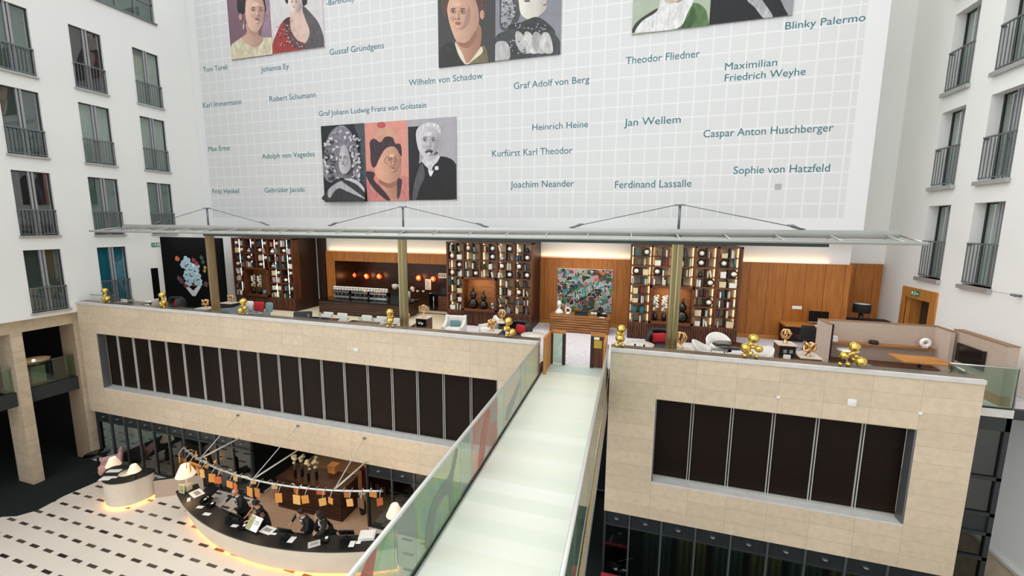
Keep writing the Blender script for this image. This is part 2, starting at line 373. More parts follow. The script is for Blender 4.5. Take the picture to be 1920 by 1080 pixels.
def wall_cells(axis, a0, a1, u0, u1, z0, z1, holes):
    """a wall a0..a1 thick with rectangular openings (u0,u1,z0,z1)"""
    mb = MB(); us = sorted({u0, u1, *[h[0] for h in holes], *[h[1] for h in holes]}); zs = sorted({z0, z1, *[h[2] for h in holes], *[h[3] for h in holes]})
    for i in range(len(us) - 1):
        k = 0
        while k < len(zs) - 1:
            def is_open(kk): 
                c = ((us[i] + us[i + 1]) / 2, (zs[kk] + zs[kk + 1]) / 2)
                return any(h[0] < c[0] < h[1] and h[2] < c[1] < h[3] for h in holes)
            if is_open(k): k += 1; continue
            e_ = k
            while e_ + 1 < len(zs) - 1 and not is_open(e_ + 1): e_ += 1
            if axis == 'x': mb.box(a0, a1, us[i], us[i + 1], zs[k], zs[e_ + 1])
            else: mb.box(us[i], us[i + 1], a0, a1, zs[k], zs[e_ + 1])
            k = e_ + 1
    return mb

# ---- floors
struct('floor', Bx(-32, 12, -2, 20, GZ - .3, GZ), 'lobby_tiles')
car = [(-31.9, 11.9), (-22.97, 11.9), (-22.97, 11.4), (-20.75, 11.4), (-20.78, 10.36), (-20.9, 9.4), (-20.77, 8.57), (-21.07, 8.15), (-21.55, 7.97), (-22.4, 7.86), (-31.9, 7.8)]
struct('floor_dark_carpet', MB().prism(car[::-1], GZ - .02, GZ + .012), 'dark_carpet')
struct('floor_reception', MB().prism([(-13.6, 10.15), (-12.6, 9.75), (-11, 9.55), (-9.5, 9.6), (-8.5, 9.9), (-8.3, 16), (-13.6, 16)], GZ - .02, GZ + .010), 'tan_carpet')
struct('floor_added_dark', MB().prism([(-2.5, 3), (9.7, 3), (9.7, 11.42), (-.32, 11.42), (-.32, 15.9), (-2.5, 15.9)], GZ - .02, GZ + .012), 'dark_carpet')  # dark floor added here so the right lobby glass reflects dark
struct('floor_terrace', Bx(-22.62, -7.0, 11.75, 20.3, FZ - .25, FZ), 'beige_floor')
struct('floor_terrace_carpet', MB().prism([(-7.0, 11.76), (-2.6, 11.76), (-2.6, 12.5), (-.3, 12.5), (-.3, 11.76), (7.62, 11.76), (7.62, 12.62), (9.77, 12.62), (9.77, 20.3), (-7.0, 20.3)], FZ - .25, FZ), 'heather_carpet')
struct('trim_12', Bx(7.68, 8.95, 12.42, 12.62, FZ - .2, FZ), 'coping')

# ---- left wall with its hotel windows
LCOL = [(10.07, 11.19), (12.40, 13.5), (14.69, 15.80)]; LTOP = [8.11, 5.05, 1.97, -1.08]; LH = 2.48
lh = [(c[0], c[1], t - LH, t) for t in LTOP for c in LCOL if not (t == -1.08 and c is LCOL[2])]
big = (11.2, 15.83, 9.55, 12.2)
struct('wall_left', wall_cells('x', XL - .38, XL, 1.5, YM, -3.78, 13.0, lh + [big]), 'plaster')
BK = [(10.07 - 2.31, 11.19 - 2.31)]
wcount = [0]
mat('curtain', 'd2d8d2', .9, amount=.12, scale=5, stretch=(6, 6, .3)); mat('curtain_dark', '5c6a66', .9, amount=.3, scale=7, stretch=(6, 6, .2))
mat('room_dark', '1a2222', .8, amount=.2); mat('room_green', '7d9089', .8, amount=.25, scale=1.5); mat('room_teal', '1a8fae', .7, amount=.12, scale=1); mat('room_maroon', '2b191b', .8, amount=.2)
glass('window_glass', 'f2f7f4', .06, .01)
def window(plane, sgn, u0, u1, z0, z1, depth, back, sill=.07, sillout=.10):
    """french window in a side wall: frame, centre post, two panes, sill, what shows behind; sgn = +1 when the room is towards -x"""
    wcount[0] += 1; n = wcount[0]; xg = plane - sgn * depth
    g = sgroup('window_%d' % n, (plane, (u0 + u1) / 2, z0)); um = (u0 + u1) / 2
    fr = MB(); a, b_ = sorted((xg, xg + sgn * .05)); w = .045
    fr.box(a, b_, u0, u0 + w, z0, z1).box(a, b_, u1 - w, u1, z0, z1).box(a, b_, u0, u1, z1 - w, z1).box(a, b_, u0, u1, z0, z0 + w)
    tag(fr.build('window_frame', 'frame_dark', g, True))
    p = MB(); a2, b2 = sorted((xg - sgn * .01, xg + sgn * .07)); p.box(a2, b2, um - .085, um - .02, z0, z1).box(a2, b2, um + .02, um + .085, z0, z1); p.build('meeting_stile', 'stile_grey', g, True)
    a3, b3 = sorted((xg + sgn * .015, xg + sgn * .028))
    for q0, q1 in ((u0 + w, um - .085), (um + .085, u1 - w)): Bx(a3, b3, q0, q1, z0 + w, z1 - w).build('pane', 'window_glass', g, True)
    a4, b4 = sorted((xg - sgn * .18, xg - sgn * .22)); Bx(a4, b4, u0 - .02, u1 + .02, z0, z1).build('curtain', back, g, True)
    a5, b5 = sorted((plane - sgn * depth, plane + sgn * sillout)); Bx(a5, b5, u0 - .05, u1 + .05, z0 - sill, z0).build('window_sill', 'metal_light', g, True)
def railing(plane, sgn, u0, u1, z0, h, label, off=.04, n=10):
    x = plane + sgn * off
    t = thing('window_railing', label, 'railing', (x, (u0 + u1) / 2, z0))
    w = MB(); w.bar((x, u0, z0 + h), (x, u1, z0 + h), .045).build('top_rail', 'metal_grey', t, True)
    MB().bar((x, u0, z0 + .06), (x, u1, z0 + .06), .035).build('bottom_rail', 'metal_grey', t, True)
    b_ = MB()
    for i in range(n + 1):
        u = u0 + .015 + (u1 - u0 - .03) * i / n; b_.bar((x, u, z0 + .06), (x, u, z0 + h), .018)
    b_.build('bars', 'rail_grey', t, True)
    MB().box(min(plane - sgn * .1, x), max(plane - sgn * .1, x), u0 - .01, u0 + .02, z0 + h - .05, z0 + h - .01).box(min(plane - sgn * .1, x), max(plane - sgn * .1, x), u1 - .02, u1 + .01, z0 + h - .05, z0 + h - .01).build('wall_fixing', 'metal_grey', t, True)
BACK = {(0, 0): 'room_green', (0, 1): 'room_maroon', (0, 2): 'curtain', (1, 0): 'curtain_dark', (1, 1): 'curtain', (1, 2): 'curtain', (2, 0): 'room_maroon', (2, 1): 'room_green', (2, 2): 'room_green', (3, 0): 'curtain_dark', (3, 1): 'room_teal'}
RN = ['top', 'second', 'third', 'lowest']; CN = ['nearest the camera', 'in the middle column', 'closest to the mural']
for r, t in enumerate(LTOP):
    for c, (u0, u1) in enumerate(LCOL):
        if (r, c) not in BACK: continue
        window(XL, 1, u0, u1, t - LH, t, .13, BACK[(r, c)])
        lb = 'grey bar railing on the left wall, %s window row, %s' % (RN[r], CN[c])
        if (r, c) == (3, 1): lb = 'grey bar railing across the teal window above the left terrace end'
        railing(XL, 1, u0, u1, t - LH, 1.0 if r < 3 else .97, lb)
g = sgroup('window_%d' % 40, (XL, 14, 9.55))
fb = MB()
for z in (9.55, 10.35, 12.1): fb.box(XL - .16, XL - .08, 11.2, 15.83, z, z + .07)
for i in range(7): u = 11.2 + 4.55 * i / 6; fb.box(XL - .16, XL - .08, u, u + .07, 9.55, 12.2)
fb.build('window_frame', 'metal_grey', g, True); Bx(XL - .13, XL - .11, 11.2, 15.83, 9.6, 12.2).build('pane', 'window_glass', g, True)
Bx(XL - .36, XL - .33, 11.2, 15.83, 9.55, 12.2).build('curtain', 'room_green', g, True)
Bx(XL - .1, XL + .09, 11.15, 15.88, 9.5, 9.57).build('window_sill', 'metal_grey', g, True)

# ---- stone arcade below the left wall
struct('trim_1', Bx(XB - .6, XB, 1.5, 11.76, -4.30, -3.78), 'stone_side')
for y0 in (9.49 - 1.95 * 2, 9.49 - 1.95, 9.49, 11.40):
    if 8 > y0 > 5.5 and y0 > 7: continue
    tag(Bx(XB - .95, XB, y0, y0 + .34, GZ, -4.30).build('stone_column', 'stone_side'),
        {9.49: 'square stone column standing free at the dark carpet, left of the lobby', 11.40: 'stone column in the corner beside the glass lobby front'}.get(y0, 'stone column of the left arcade nearest the camera'), 'column')
struct('floor_mezzanine', Bx(-29, XB - .15, 1.5, 11.42, -7.25, -6.68), 'frame_dark')
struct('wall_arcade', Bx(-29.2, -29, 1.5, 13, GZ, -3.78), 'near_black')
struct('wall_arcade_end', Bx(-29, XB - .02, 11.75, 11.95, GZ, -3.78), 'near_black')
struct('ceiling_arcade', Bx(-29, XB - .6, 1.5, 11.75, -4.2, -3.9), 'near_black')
t = thing('mezzanine_balustrade', 'glass balustrade with thin steel handrail behind the stone arcade column', 'balustrade', (XB - .25, 9, -6.68))
MB().tube([(XB - .25, 1.6, -5.70), (XB - .25, 11.39, -5.70)], .022).build('handrail', 'steel', t, True)
for y0, y1 in ((5.0, 7.4), (7.45, 9.45), (9.5, 11.39)): Bx(XB - .256, XB - .244, y0, y1, -6.66, -5.72).build('glass_panel', 'rail_glass', t, True)
q = at(82, 664, X=-23.9)
t = thing('bowl_lamp', 'glowing shallow stone bowl lamp on a square plinth on the mezzanine', 'lamp', (-23.9, 10.45, -6.68))
Bx(-.22, .22, -.22, .22, 0, .72).build('plinth', 'stone_side', t)
mat('alabaster', 'e8c9a0', .4, amount=.1)
MB().lathe([(.05, .72), (.2, .76), (.42, .86), (.5, .98), (.47, .98), (.38, .9), (.1, .84)], seg=24).build('bowl', 'alabaster', t)
MB().ball((0, 0, .93), .05).build('bulb', glow('bulb_warm', 'ffe9c4', 9), t)

# ---- right wall
RCOL = [(16.97, 18.04), (14.93, 16.02), (12.9, 13.98)]; RTOP = [6.89, 3.83, .763]; RH = 2.44
rh = [(c[0], c[1], t - RH, t) for t in RTOP for c in RCOL if not (c is RCOL[2] and t < 1)] + [(c[0], c[1], 7.5, 9.95) for c in RCOL]
door = (17.22, 18.55, FZ, -2.475)
struct('wall_right', wall_cells('x', XR, XR + .5, 2.0, 20.25, -8.62, 13.0, rh + [door]), 'plaster')
struct('baseboard_right', Bx(XR - .04, XR + .5, 2.0, 20.25, GZ, -8.62), 'stone_side')
struct('trim_2', Bx(XR - .10, XR - .0, 2.0, 13.6, -8.68, -8.60), 'coping')
for r, t in enumerate([9.95] + RTOP):
    for c, (u0, u1) in enumerate(RCOL):
        if c == 2 and t < 1: continue
        window(XR, -1, u0, u1, t - RH, t, .34, 'curtain' if (r + c) % 3 else 'curtain_dark', sill=.12, sillout=.12)
        if r == 0 and c == 0: continue
        if c == 2 and r < 3: continue
        railing(XR, -1, u0, u1, t - RH + .02, 1.22, 'dark bar railing on the right wall, %s window row, column %s' % (['top', 'second', 'third', 'lowest'][r], ['beside the mural corner', 'nearer the camera', 'cut off by the frame'][c]), off=.02, n=8)
# ---- back: mural wall above, panelled wall set deeper below, recess by the right corner
struct('wall_back', Bx(XL - .3, 7.68, YM, YM + .9, -.42, 13.0), 'plaster_grey')
struct('wall_recess', Bx(7.5, XR + .4, 20.2, 20.5, FZ - .3, 13.0), 'plaster')
struct('wall_recess_side', Bx(7.48, 7.66, YM + .9, 20.2, FZ - .3, 13.0), 'plaster')
alc = (-14.67, -8.2, FZ, -1.85)
struct('wall_terrace_back', wall_cells('y', YW, YW + .15, XL - .1, 7.68, FZ - .3, -.3, [alc]), 'plaster_grey')
pan = wall_cells('y', YP, YP + .09, -15.25, -7.0, FZ + .0, -1.36, [alc]); struct('trim_3', pan, 'oak_panel')
struct('trim_4', Bx(-4.2, .3, YP, YP + .09, FZ, -1.38), 'oak_panel'); struct('trim_5', Bx(3.5, 7.72, YP, YP + .09, FZ, -1.33), 'oak_panel')
struct('trim_6', Bx(7.68, 9.7, 20.05, 20.19, FZ, -1.43), 'oak_panel')
struct('baseboard_1', Bx(-4.2, .3, YP - .03, YP + .01, FZ, FZ + .16), 'oak_x'); struct('baseboard_2', Bx(3.5, 7.72, YP - .03, YP + .01, FZ, FZ + .16), 'oak_x')
# alcove of the bar
tiled('dark_tiles', '43281c', '22140d', .55, .19, 0, 0, .008, 'x', .3, amount=.2, tone=.35)
struct('wall_alcove', Bx(-14.9, -8.0, 19.6, 19.75, FZ, -1.6), 'dark_tiles')
struct('wall_alcove_side', Bx(-14.95, -14.665, YP + .012, 19.6, FZ, -1.6), 'dark_tiles'); struct('wall_alcove_end', Bx(-8.2, -7.95, YW + .15, 19.6, FZ, -1.6), 'dark_tiles')
struct('ceiling_alcove', Bx(-14.9, -8.0, YW + .15, 19.7, -1.85, -1.7), 'walnut_x')
struct('door_3', Bx(-15.72, -15.2, YP, YW - .001, FZ, -.40), 'walnut_dark')
# black wall with the flower picture, pale strip beside the bookcase
struct('wall_terrace_left', Bx(XL, -19.55, 16.5, 16.7, FZ, -.45), 'plaster_grey')
# light troughs along the panel tops
WARM = (1, .58, .24)
for x0, x1 in ((-15.0, -7.8), (-3.8, 0.0), (3.8, 7.0)):
    o = tag(Bx(x0, x1, YP + .012, YP + .03, -1.36, -1.345).build('cove_light', glow('cove_led', 'ff9f48', .6)), 'warm strip light along the top of the panelling ' + {-15.0: 'over the bar', -3.8: 'above the colourful painting', 3.8: 'right of the last bookcase'}[x0], 'light')
    lamp('AREA', ((x0 + x1) / 2, YW - .09, -1.30), 1.5 * (x1 - x0), WARM, x1 - x0, (PI - .35, 0, 0), .06)

# ---- the two stone clad blocks with window bands
def block(name, x0, x1, hole, m, k):
    z0, z1 = -8.22, -3.42
    struct(name, wall_cells('y', YF, YF + .32, x0, x1, z0, z1, [hole]), m)
block('wall_front_left', XL, -2.48, (-21.57, -3.71, -7.10, -4.645), 'stone_left', 1)
block('wall_front_right', -.42, 7.67, (.825, 6.585, -7.12, -4.65), 'stone', 2)
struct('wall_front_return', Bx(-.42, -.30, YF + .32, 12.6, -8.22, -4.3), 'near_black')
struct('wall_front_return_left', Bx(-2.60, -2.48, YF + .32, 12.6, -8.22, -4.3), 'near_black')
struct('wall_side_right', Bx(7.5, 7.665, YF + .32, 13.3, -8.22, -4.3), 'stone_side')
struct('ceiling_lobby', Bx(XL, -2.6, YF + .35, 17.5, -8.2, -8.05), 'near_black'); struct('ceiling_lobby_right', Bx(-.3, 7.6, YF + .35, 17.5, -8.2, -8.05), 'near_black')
for n, (x0, x1) in enumerate(((XL, -2.48), (-.42, 7.67))):
    struct('trim_%d' % (7 + n), Bx(x0, x1, YF - .03, YF + .08, -3.42, -3.325), 'coping')
    struct('trim_%d' % (9 + n), Bx(x0, x1, YF + .08, YF + .42, -3.42, -3.33), 'bronze_strip')
    t = thing('parapet_glass', 'low frameless glass strip along the %s terrace parapet' % ['left', 'right'][n], 'balustrade', ((x0 + x1) / 2, YF + .38, -3.33))
    k = max(4, round((x1 - x0) / 1.6)); w = (x1 - x0) / k
    for i in range(k): Bx(x0 + i * w + .01, x0 + i * w + w - .01, YF + .375, YF + .385, -3.33, -3.27).build('glass_panel', 'clear_glass', t, True)
def band(n, x0, x1, z0, z1, first, pitch, count):
    g = sgroup('window_%d' % n, ((x0 + x1) / 2, YF + .28, z0)); yg = YF + .27
    Bx(x0, x1, yg - .27, yg + .03, z0, z0 + .05).build('window_sill', 'coping', g, True)
    MB().box(x0, x0 + .035, yg - .26, yg, z0 + .05, z1).box(x1 - .035, x1, yg - .26, yg, z0 + .05, z1).build('window_frame', 'metal_grey', g, True)
    Bx(x0, x1, yg, yg + .03, z0 + .05, z0 + .11).build('window_frame', 'metal_light', g, True)
    xs = [x0] + [first + pitch * i for i in range(count)] + [x1]
    for a, b_ in zip(xs, xs[1:]): Bx(a + .03, b_ - .03, yg + .03, yg + .05, z0 + .05, z1).build('pane', 'brown_screen', g, True)
    for x in xs[1:-1]:
        MB().box(x - .036, x - .024, yg - .015, yg + .05, z0 + .06, z1).box(x + .024, x + .036, yg - .015, yg + .05, z0 + .06, z1).build('mullion', 'mullion_light', g, True); Bx(x - .024, x + .024, yg + .02, yg + .04, z0 + .06, z1).build('dark_joint', 'near_black', g, True)
a = at(216.7, 630, Y=YF + .22).x; b_ = at(882, 712, Y=YF + .22).x
band(50, -21.57, -3.71, -7.10, -4.645, a, (b_ - a) / 17, 18)
xs = [at(1180 + u / 3.3103, 720 + v / 3.3103, Y=YF + .22).x for u, v in ((397, 122), (1465, 248))]
band(51, .825, 6.585, -7.12, -4.65, xs[0], (xs[1] - xs[0]) / 4, 5)
# small white wall plates on the stone
for p, l in (((668, 656), 'small white plate on the stone above the left window band'), ((1597, 755), 'square white plate on the stone above the right window band'), ((1459, 745), 'tiny white fixing on the stone above the third right pane'), ((1725, 775), 'tiny white ring on the stone near the right window corner')):
    q = at(*p, Y=YF); s = .09 if '1597' in str(p) or 'small' in l or 'square' in l else .04
    tag(MB().rbox((q.x, YF - .012, q.z), (s * 2, .025, s * 2 if 'small' not in l else s * 1.2), .008).build('wall_plate', 'white_paint'), l, 'plate')

# ---- glass tower between the right block and the right wall
t = sgroup('window_52', (8.3, 12.5, GZ)); x0, x1, yt = 7.68, 8.96, 12.5
zz = [at(1620 + 560 / 2.25, 600 + v / 2.25, Y=yt).z for v in (455, 668, 822, 905, 1012)]
fr = MB().box(x1 - .10, x1, yt - .05, yt + .08, GZ, -4.3).box(x0, x0 + .06, yt - .05, yt + .08, GZ, -4.3)
for z in zz: fr.box(x0, x1, yt - .05, yt + .06, z - .06, z + .03)
fr.build('window_frame', 'frame_dark', t, True)
Bx(x0, x1, yt - .05, yt + .1, zz[0] + .03, -4.30).build('fascia', 'frame_dark', t, True)
zl = zz + [GZ]
for i in range(len(zl) - 1): Bx(x0 + .06, x1 - .1, yt, yt + .02, zl[i + 1] + .03, zl[i] - .06).build('pane', 'shop_glass' if i != 2 else 'frame_dark', t, True)
struct('wall_tower_back', Bx(7.7, 8.95, 12.75, 12.85, GZ, -4.56), mat('tower_dark', '1b2422', .6))
struct('wall_tower_side', Bx(8.90, 8.955, 12.58, 13.6, GZ, -4.56), 'frame_dark')
struct('trim_11', Bx(8.96, XR, 12.5, 12.62, -4.55, -4.31), 'frame_dark')

# downlights under the canopy roof
for i, (x, e_) in enumerate(((-19.5, 30), (-14.5, 36), (-9.5, 38), (-4.5, 38), (.6, 40), (5.2, 36))): lamp('AREA', (x, 14.6, -.62), e_, (1, .95, .88), 4.2, (.18, 0, 0), 1.6)
# ------------------------------------------------------------------ mural: tiled print with names, mounted portraits
def curve(pts, n=5):
    """smooth closed outline through points"""
    P = [Vector((x, y)) for x, y in pts]; k = len(P); out = []
    for i in range(k):
        a, b, c, d = P[i - 1], P[i], P[(i + 1) % k], P[(i + 2) % k]
        for j in range(n):
            t = j / n
            out.append(.5 * ((2 * b) + (c - a) * t + (2 * a - 5 * b + 4 * c - d) * t * t + (3 * b - a - 3 * c + d) * t ** 3))
    return [(p.x, p.y) for p in out]
def ell(cx, cy, rx, ry, n=18, rot=0):
    return [(cx + rx * math.cos(2 * PI * i / n) * math.cos(rot) - ry * math.sin(2 * PI * i / n) * math.sin(rot), cy + rx * math.cos(2 * PI * i / n) * math.sin(rot) + ry * math.sin(2 * PI * i / n) * math.cos(rot)) for i in range(n)]
m, nt, b = nodes('mural_print'); X_, Y_, Z_, P_ = geo(nt)
j, row, col, fu, fv = cells(nt, X_, Z_, .5427, .5325, -21.93, .311, .055)
lf = mixc(nt, M_(nt, 'GREATER_THAN', M_(nt, 'FRACT', M_(nt, 'DIVIDE', X_, .045)), .5), lin('dedede'), lin('e4e4e3'))
inside = M_(nt, 'MULTIPLY', M_(nt, 'LESS_THAN', X_, 7.03), M_(nt, 'MULTIPLY', M_(nt, 'GREATER_THAN', X_, -21.93), M_(nt, 'GREATER_THAN', Z_, .311)))
wh = lin('eeeeed')
nt.links.new(mixc(nt, inside, wh, mixc(nt, j, lf, wh)), b.inputs['Base Color']); b.inputs['Roughness'].default_value = .7; MATS['mural_print'] = m
mural = thing('mural', 'huge pale tiled wall mural printed with teal names across the back wall', 'mural', (-7, YM, -.3))
Bx(-22.40, 7.655, YM - .05, YM - .001, -.35, 12.9).build('printed_panel', 'mural_print', mural, True)
mat('teal_ink', '2f6f7c', .6, amount=.05)
def write(txt, x0, y0, x1, y1, cap, Y, name='lettering', parent=None, m='teal_ink', depth=.004):
    """a line of type from one end of its baseline to the other, cap height in the same measure"""
    a, b_, t = at(x0, y0, Y=Y), at(x1, y1, Y=Y), at(x0, y0 - cap, Y=Y)
    cu = bpy.data.curves.new(name, 'FONT'); cu.body = txt; cu.size = 1; cu.extrude = 0; cu.resolution_u = 3
    o = bpy.data.objects.new(name, cu); COL.objects.link(o)
    dg = bpy.context.evaluated_depsgraph_get(); me = bpy.data.meshes.new_from_object(o.evaluated_get(dg))
    bpy.data.objects.remove(o); bpy.data.curves.remove(cu)
    xs = [v.co.x for v in me.vertices]; lo, hi = min(xs), max(xs); sx = (b_.x - a.x) / (hi - lo); sz = (t.z - a.z) / .70
    off = Vector(parent.location) if parent else Vector((0, 0, 0))
    for v in me.vertices:
        v.co = Vector((a.x + (v.co.x - lo) * sx, Y - depth, a.z + v.co.y * sz + (b_.z - a.z) * 0)) - off
    me.materials.append(MATS[m]); q = bpy.data.objects.new(name, me); COL.objects.link(q); q.parent = parent; return q
YT = YM - .05
for r in [('Toni Turek', 381.3, 136, 428, 130.5, 10), ('Johanna Ey', 489.6, 135, 542, 129.5, 10), ('-Bartholdy', 612, 11, 665, 4, 11), ('Gustaf Gründgens', 618.3, 103.7, 720, 91.5, 11.5),
          ('Karl Immermann', 381, 202.2, 453, 196.7, 10), ('Robert Schumann', 505.7, 190.7, 592.5, 183.3, 10.5), ('Graf Johann Ludwig Franz von Goltstein', 598.2, 218.2, 799.6, 203, 10),
          ('Max Ernst', 391, 284, 432, 282, 9.3), ('Adolph von Vagedes', 491.5, 297.8, 590, 293, 9.5), ('Fritz Henkel', 399, 363.3, 448.4, 362.2, 9.3), ('Gebrüder Jacobi', 496.7, 361, 571, 359.5, 9.3),
          ('Wilhelm von Schadow', 766.7, 161, 905.3, 148, 11.5), ('Graf Adolf von Berg', 963.3, 167, 1105, 155.4, 12), ('Theodor Fliedner', 1173.4, 120.5, 1311.8, 107, 13.5),
          ('Maximilian', 1359, 131.6, 1456.7, 123.2, 13.5), ('Friedrich Weyhe', 1358.5, 152.7, 1510, 140.6, 13.5), ('Blinky Palermo', 1472, 55.7, 1622, 39.4, 14),
          ('Heinrich Heine', 998, 244.5, 1102.6, 238.5, 12), ('Jan Wellem', 1170, 236.6, 1276, 230.5, 14), ('Kurfürst Karl Theodor', 922.8, 293.9, 1073.3, 287.6, 12.3),
          ('Joachim Neander', 957, 352.1, 1076.2, 350, 12.3), ('Ferdinand Lassalle', 1152.7, 352.8, 1296, 350.9, 13.5), ('Caspar Anton Huschberger', 1318.5, 257.9, 1562, 246.6, 14), ('Sophie von Hatzfeld', 1374.9, 326.3, 1555.3, 322.8, 14.3)]:
    write(r[0], *r[1:], YT, 'lettering', mural)
q = at(1459, 350, Y=YT); Bx(q.x - .1, q.x + .1, YT - .01, YT, q.z - .1, q.z + .1).build('vent_plate', 'metal_light', mural, True)

def portrait(label, corners, scale, org, bg, layers, top=None, name='portrait'):
    """a picture board on the mural; corners BL, BR in the frame, top = height in metres or the TL corner"""
    yb = YT - .05; bl, br = at(*corners[0], Y=yb), at(*corners[1], Y=yb); H = top if isinstance(top, float) else at(*top, Y=yb).z - bl.z
    t = thing(name, label, 'portrait', ((bl.x + br.x) / 2, yb, bl.z), group=None)
    Bx(bl.x, br.x, yb, YT - .002, bl.z, bl.z + H).build('board', print_mat('board', bg), t, True)
    y = yb; face = None
    for nm, colr, pts in layers:
        y -= .0018; P = [at(org[0] + u / scale, org[1] + v / scale, Y=y) for u, v in pts]
        P = [(min(max(p.x, bl.x), br.x), min(max(p.z, bl.z), bl.z + H)) for p in P]
        Q = [P[0]]
        for p in P[1:]:
            if (p[0] - Q[-1][0]) ** 2 + (p[1] - Q[-1][1]) ** 2 > 1e-6: Q.append(p)
        q_ = MB().plate(Q, y, y + .0017).build(nm, print_mat(nm, colr), face if face and nm in FEAT else t, True)
        if nm in ('face', 'head', 'shawl', 'dress'): face = q_
    return t
C = curve
def tone(h, f):
    return ''.join('%02x' % max(0, min(255, round(int(h[k:k + 2], 16) * f))) for k in (0, 2, 4))
def features(cx, cy, w, lines, turn=0, skin='d9b09c'):
    """sockets, lids, brows, eyes, nose, lips and jaw shade of a printed face; w is the face half width"""
    o = []; t = turn * w
    o += [('jaw_shade', tone(skin, .80), C([(cx + w * .95 + t * .3, cy - w * .5), (cx + w * 1.0, cy + w * .5), (cx + w * .62, cy + w * 1.35), (cx + w * .1, cy + w * 1.62), (cx + w * .42, cy + w * 1.1), (cx + w * .62, cy + w * .3)], 4)),
          ('cheek_tone', tone(skin, .92), ell(cx - w * .45 + t, cy + w * .6, w * .26, w * .22)), ('brow_light', tone(skin, 1.07), ell(cx + t * .6 - w * .1, cy - w * .62, w * .42, w * .24)),
          ('chin_light', tone(skin, 1.05), ell(cx + t, cy + w * 1.38, w * .2, w * .13))]
    for s in (-1, 1):
        ex = cx + s * w * .42 + t
        o += [('eye_socket', tone(skin, .80), ell(ex, cy - w * .04, w * .27, w * .19)), ('eye_white', tone(skin, 1.1), C([(ex - w * .2, cy + w * .01), (ex, cy - w * .08), (ex + w * .2, cy + w * .01), (ex, cy + w * .08)], 3)), ('iris', lines[0], ell(ex, cy, w * .085, w * .085, 10)),
              ('eyelid', tone(lines[0], 1.2), C([(ex - w * .23, cy + w * .0), (ex, cy - w * .12), (ex + w * .23, cy - w * .0), (ex, cy - w * .075)], 3)), ('eyebrow', lines[1], C([(ex - w * .26, cy - w * .22), (ex, cy - w * .33), (ex + w * .26, cy - w * .24), (ex, cy - w * .25)], 3))]
    n = cx + t * 1.4
    o += [('nose_shade', tone(skin, .86), C([(n + w * .05, cy - w * .1), (n + w * .16, cy + w * .35), (n + w * .2, cy + w * .64), (n + w * .02, cy + w * .7), (n + w * .07, cy + w * .3)], 4)), ('nose_light', tone(skin, 1.08), C([(n - w * .04, cy - w * .05), (n + w * .03, cy + w * .3), (n + w * .0, cy + w * .58), (n - w * .07, cy + w * .5)], 4)),
          ('nostril', tone(lines[2], .6), ell(n - w * .1, cy + w * .68, w * .05, w * .03, 8)), ('nostril', tone(lines[2], .6), ell(n + w * .13, cy + w * .67, w * .05, w * .03, 8)),
          ('upper_lip', tone(lines[3], .85), C([(cx - w * .3 + t, cy + w * 1.0), (cx - w * .08 + t, cy + w * .92), (cx + t, cy + w * .95), (cx + w * .08 + t, cy + w * .92), (cx + w * .3 + t, cy + w * 1.0), (cx + t, cy + w * 1.02)], 3)),
          ('lower_lip', lines[3], C([(cx - w * .26 + t, cy + w * 1.01), (cx + t, cy + w * 1.02), (cx + w * .26 + t, cy + w * 1.01), (cx + t, cy + w * 1.13)], 3))]
    return o
FEAT = {'sequin', 'lace_spot', 'jaw_shade', 'cheek_tone', 'brow_light', 'chin_light', 'eye_socket', 'eye_white', 'iris', 'eyelid', 'eyebrow', 'nose_shade', 'nose_light', 'nostril', 'upper_lip', 'lower_lip', 'moustache', 'spectacles', 'lens'}
PRN = {}
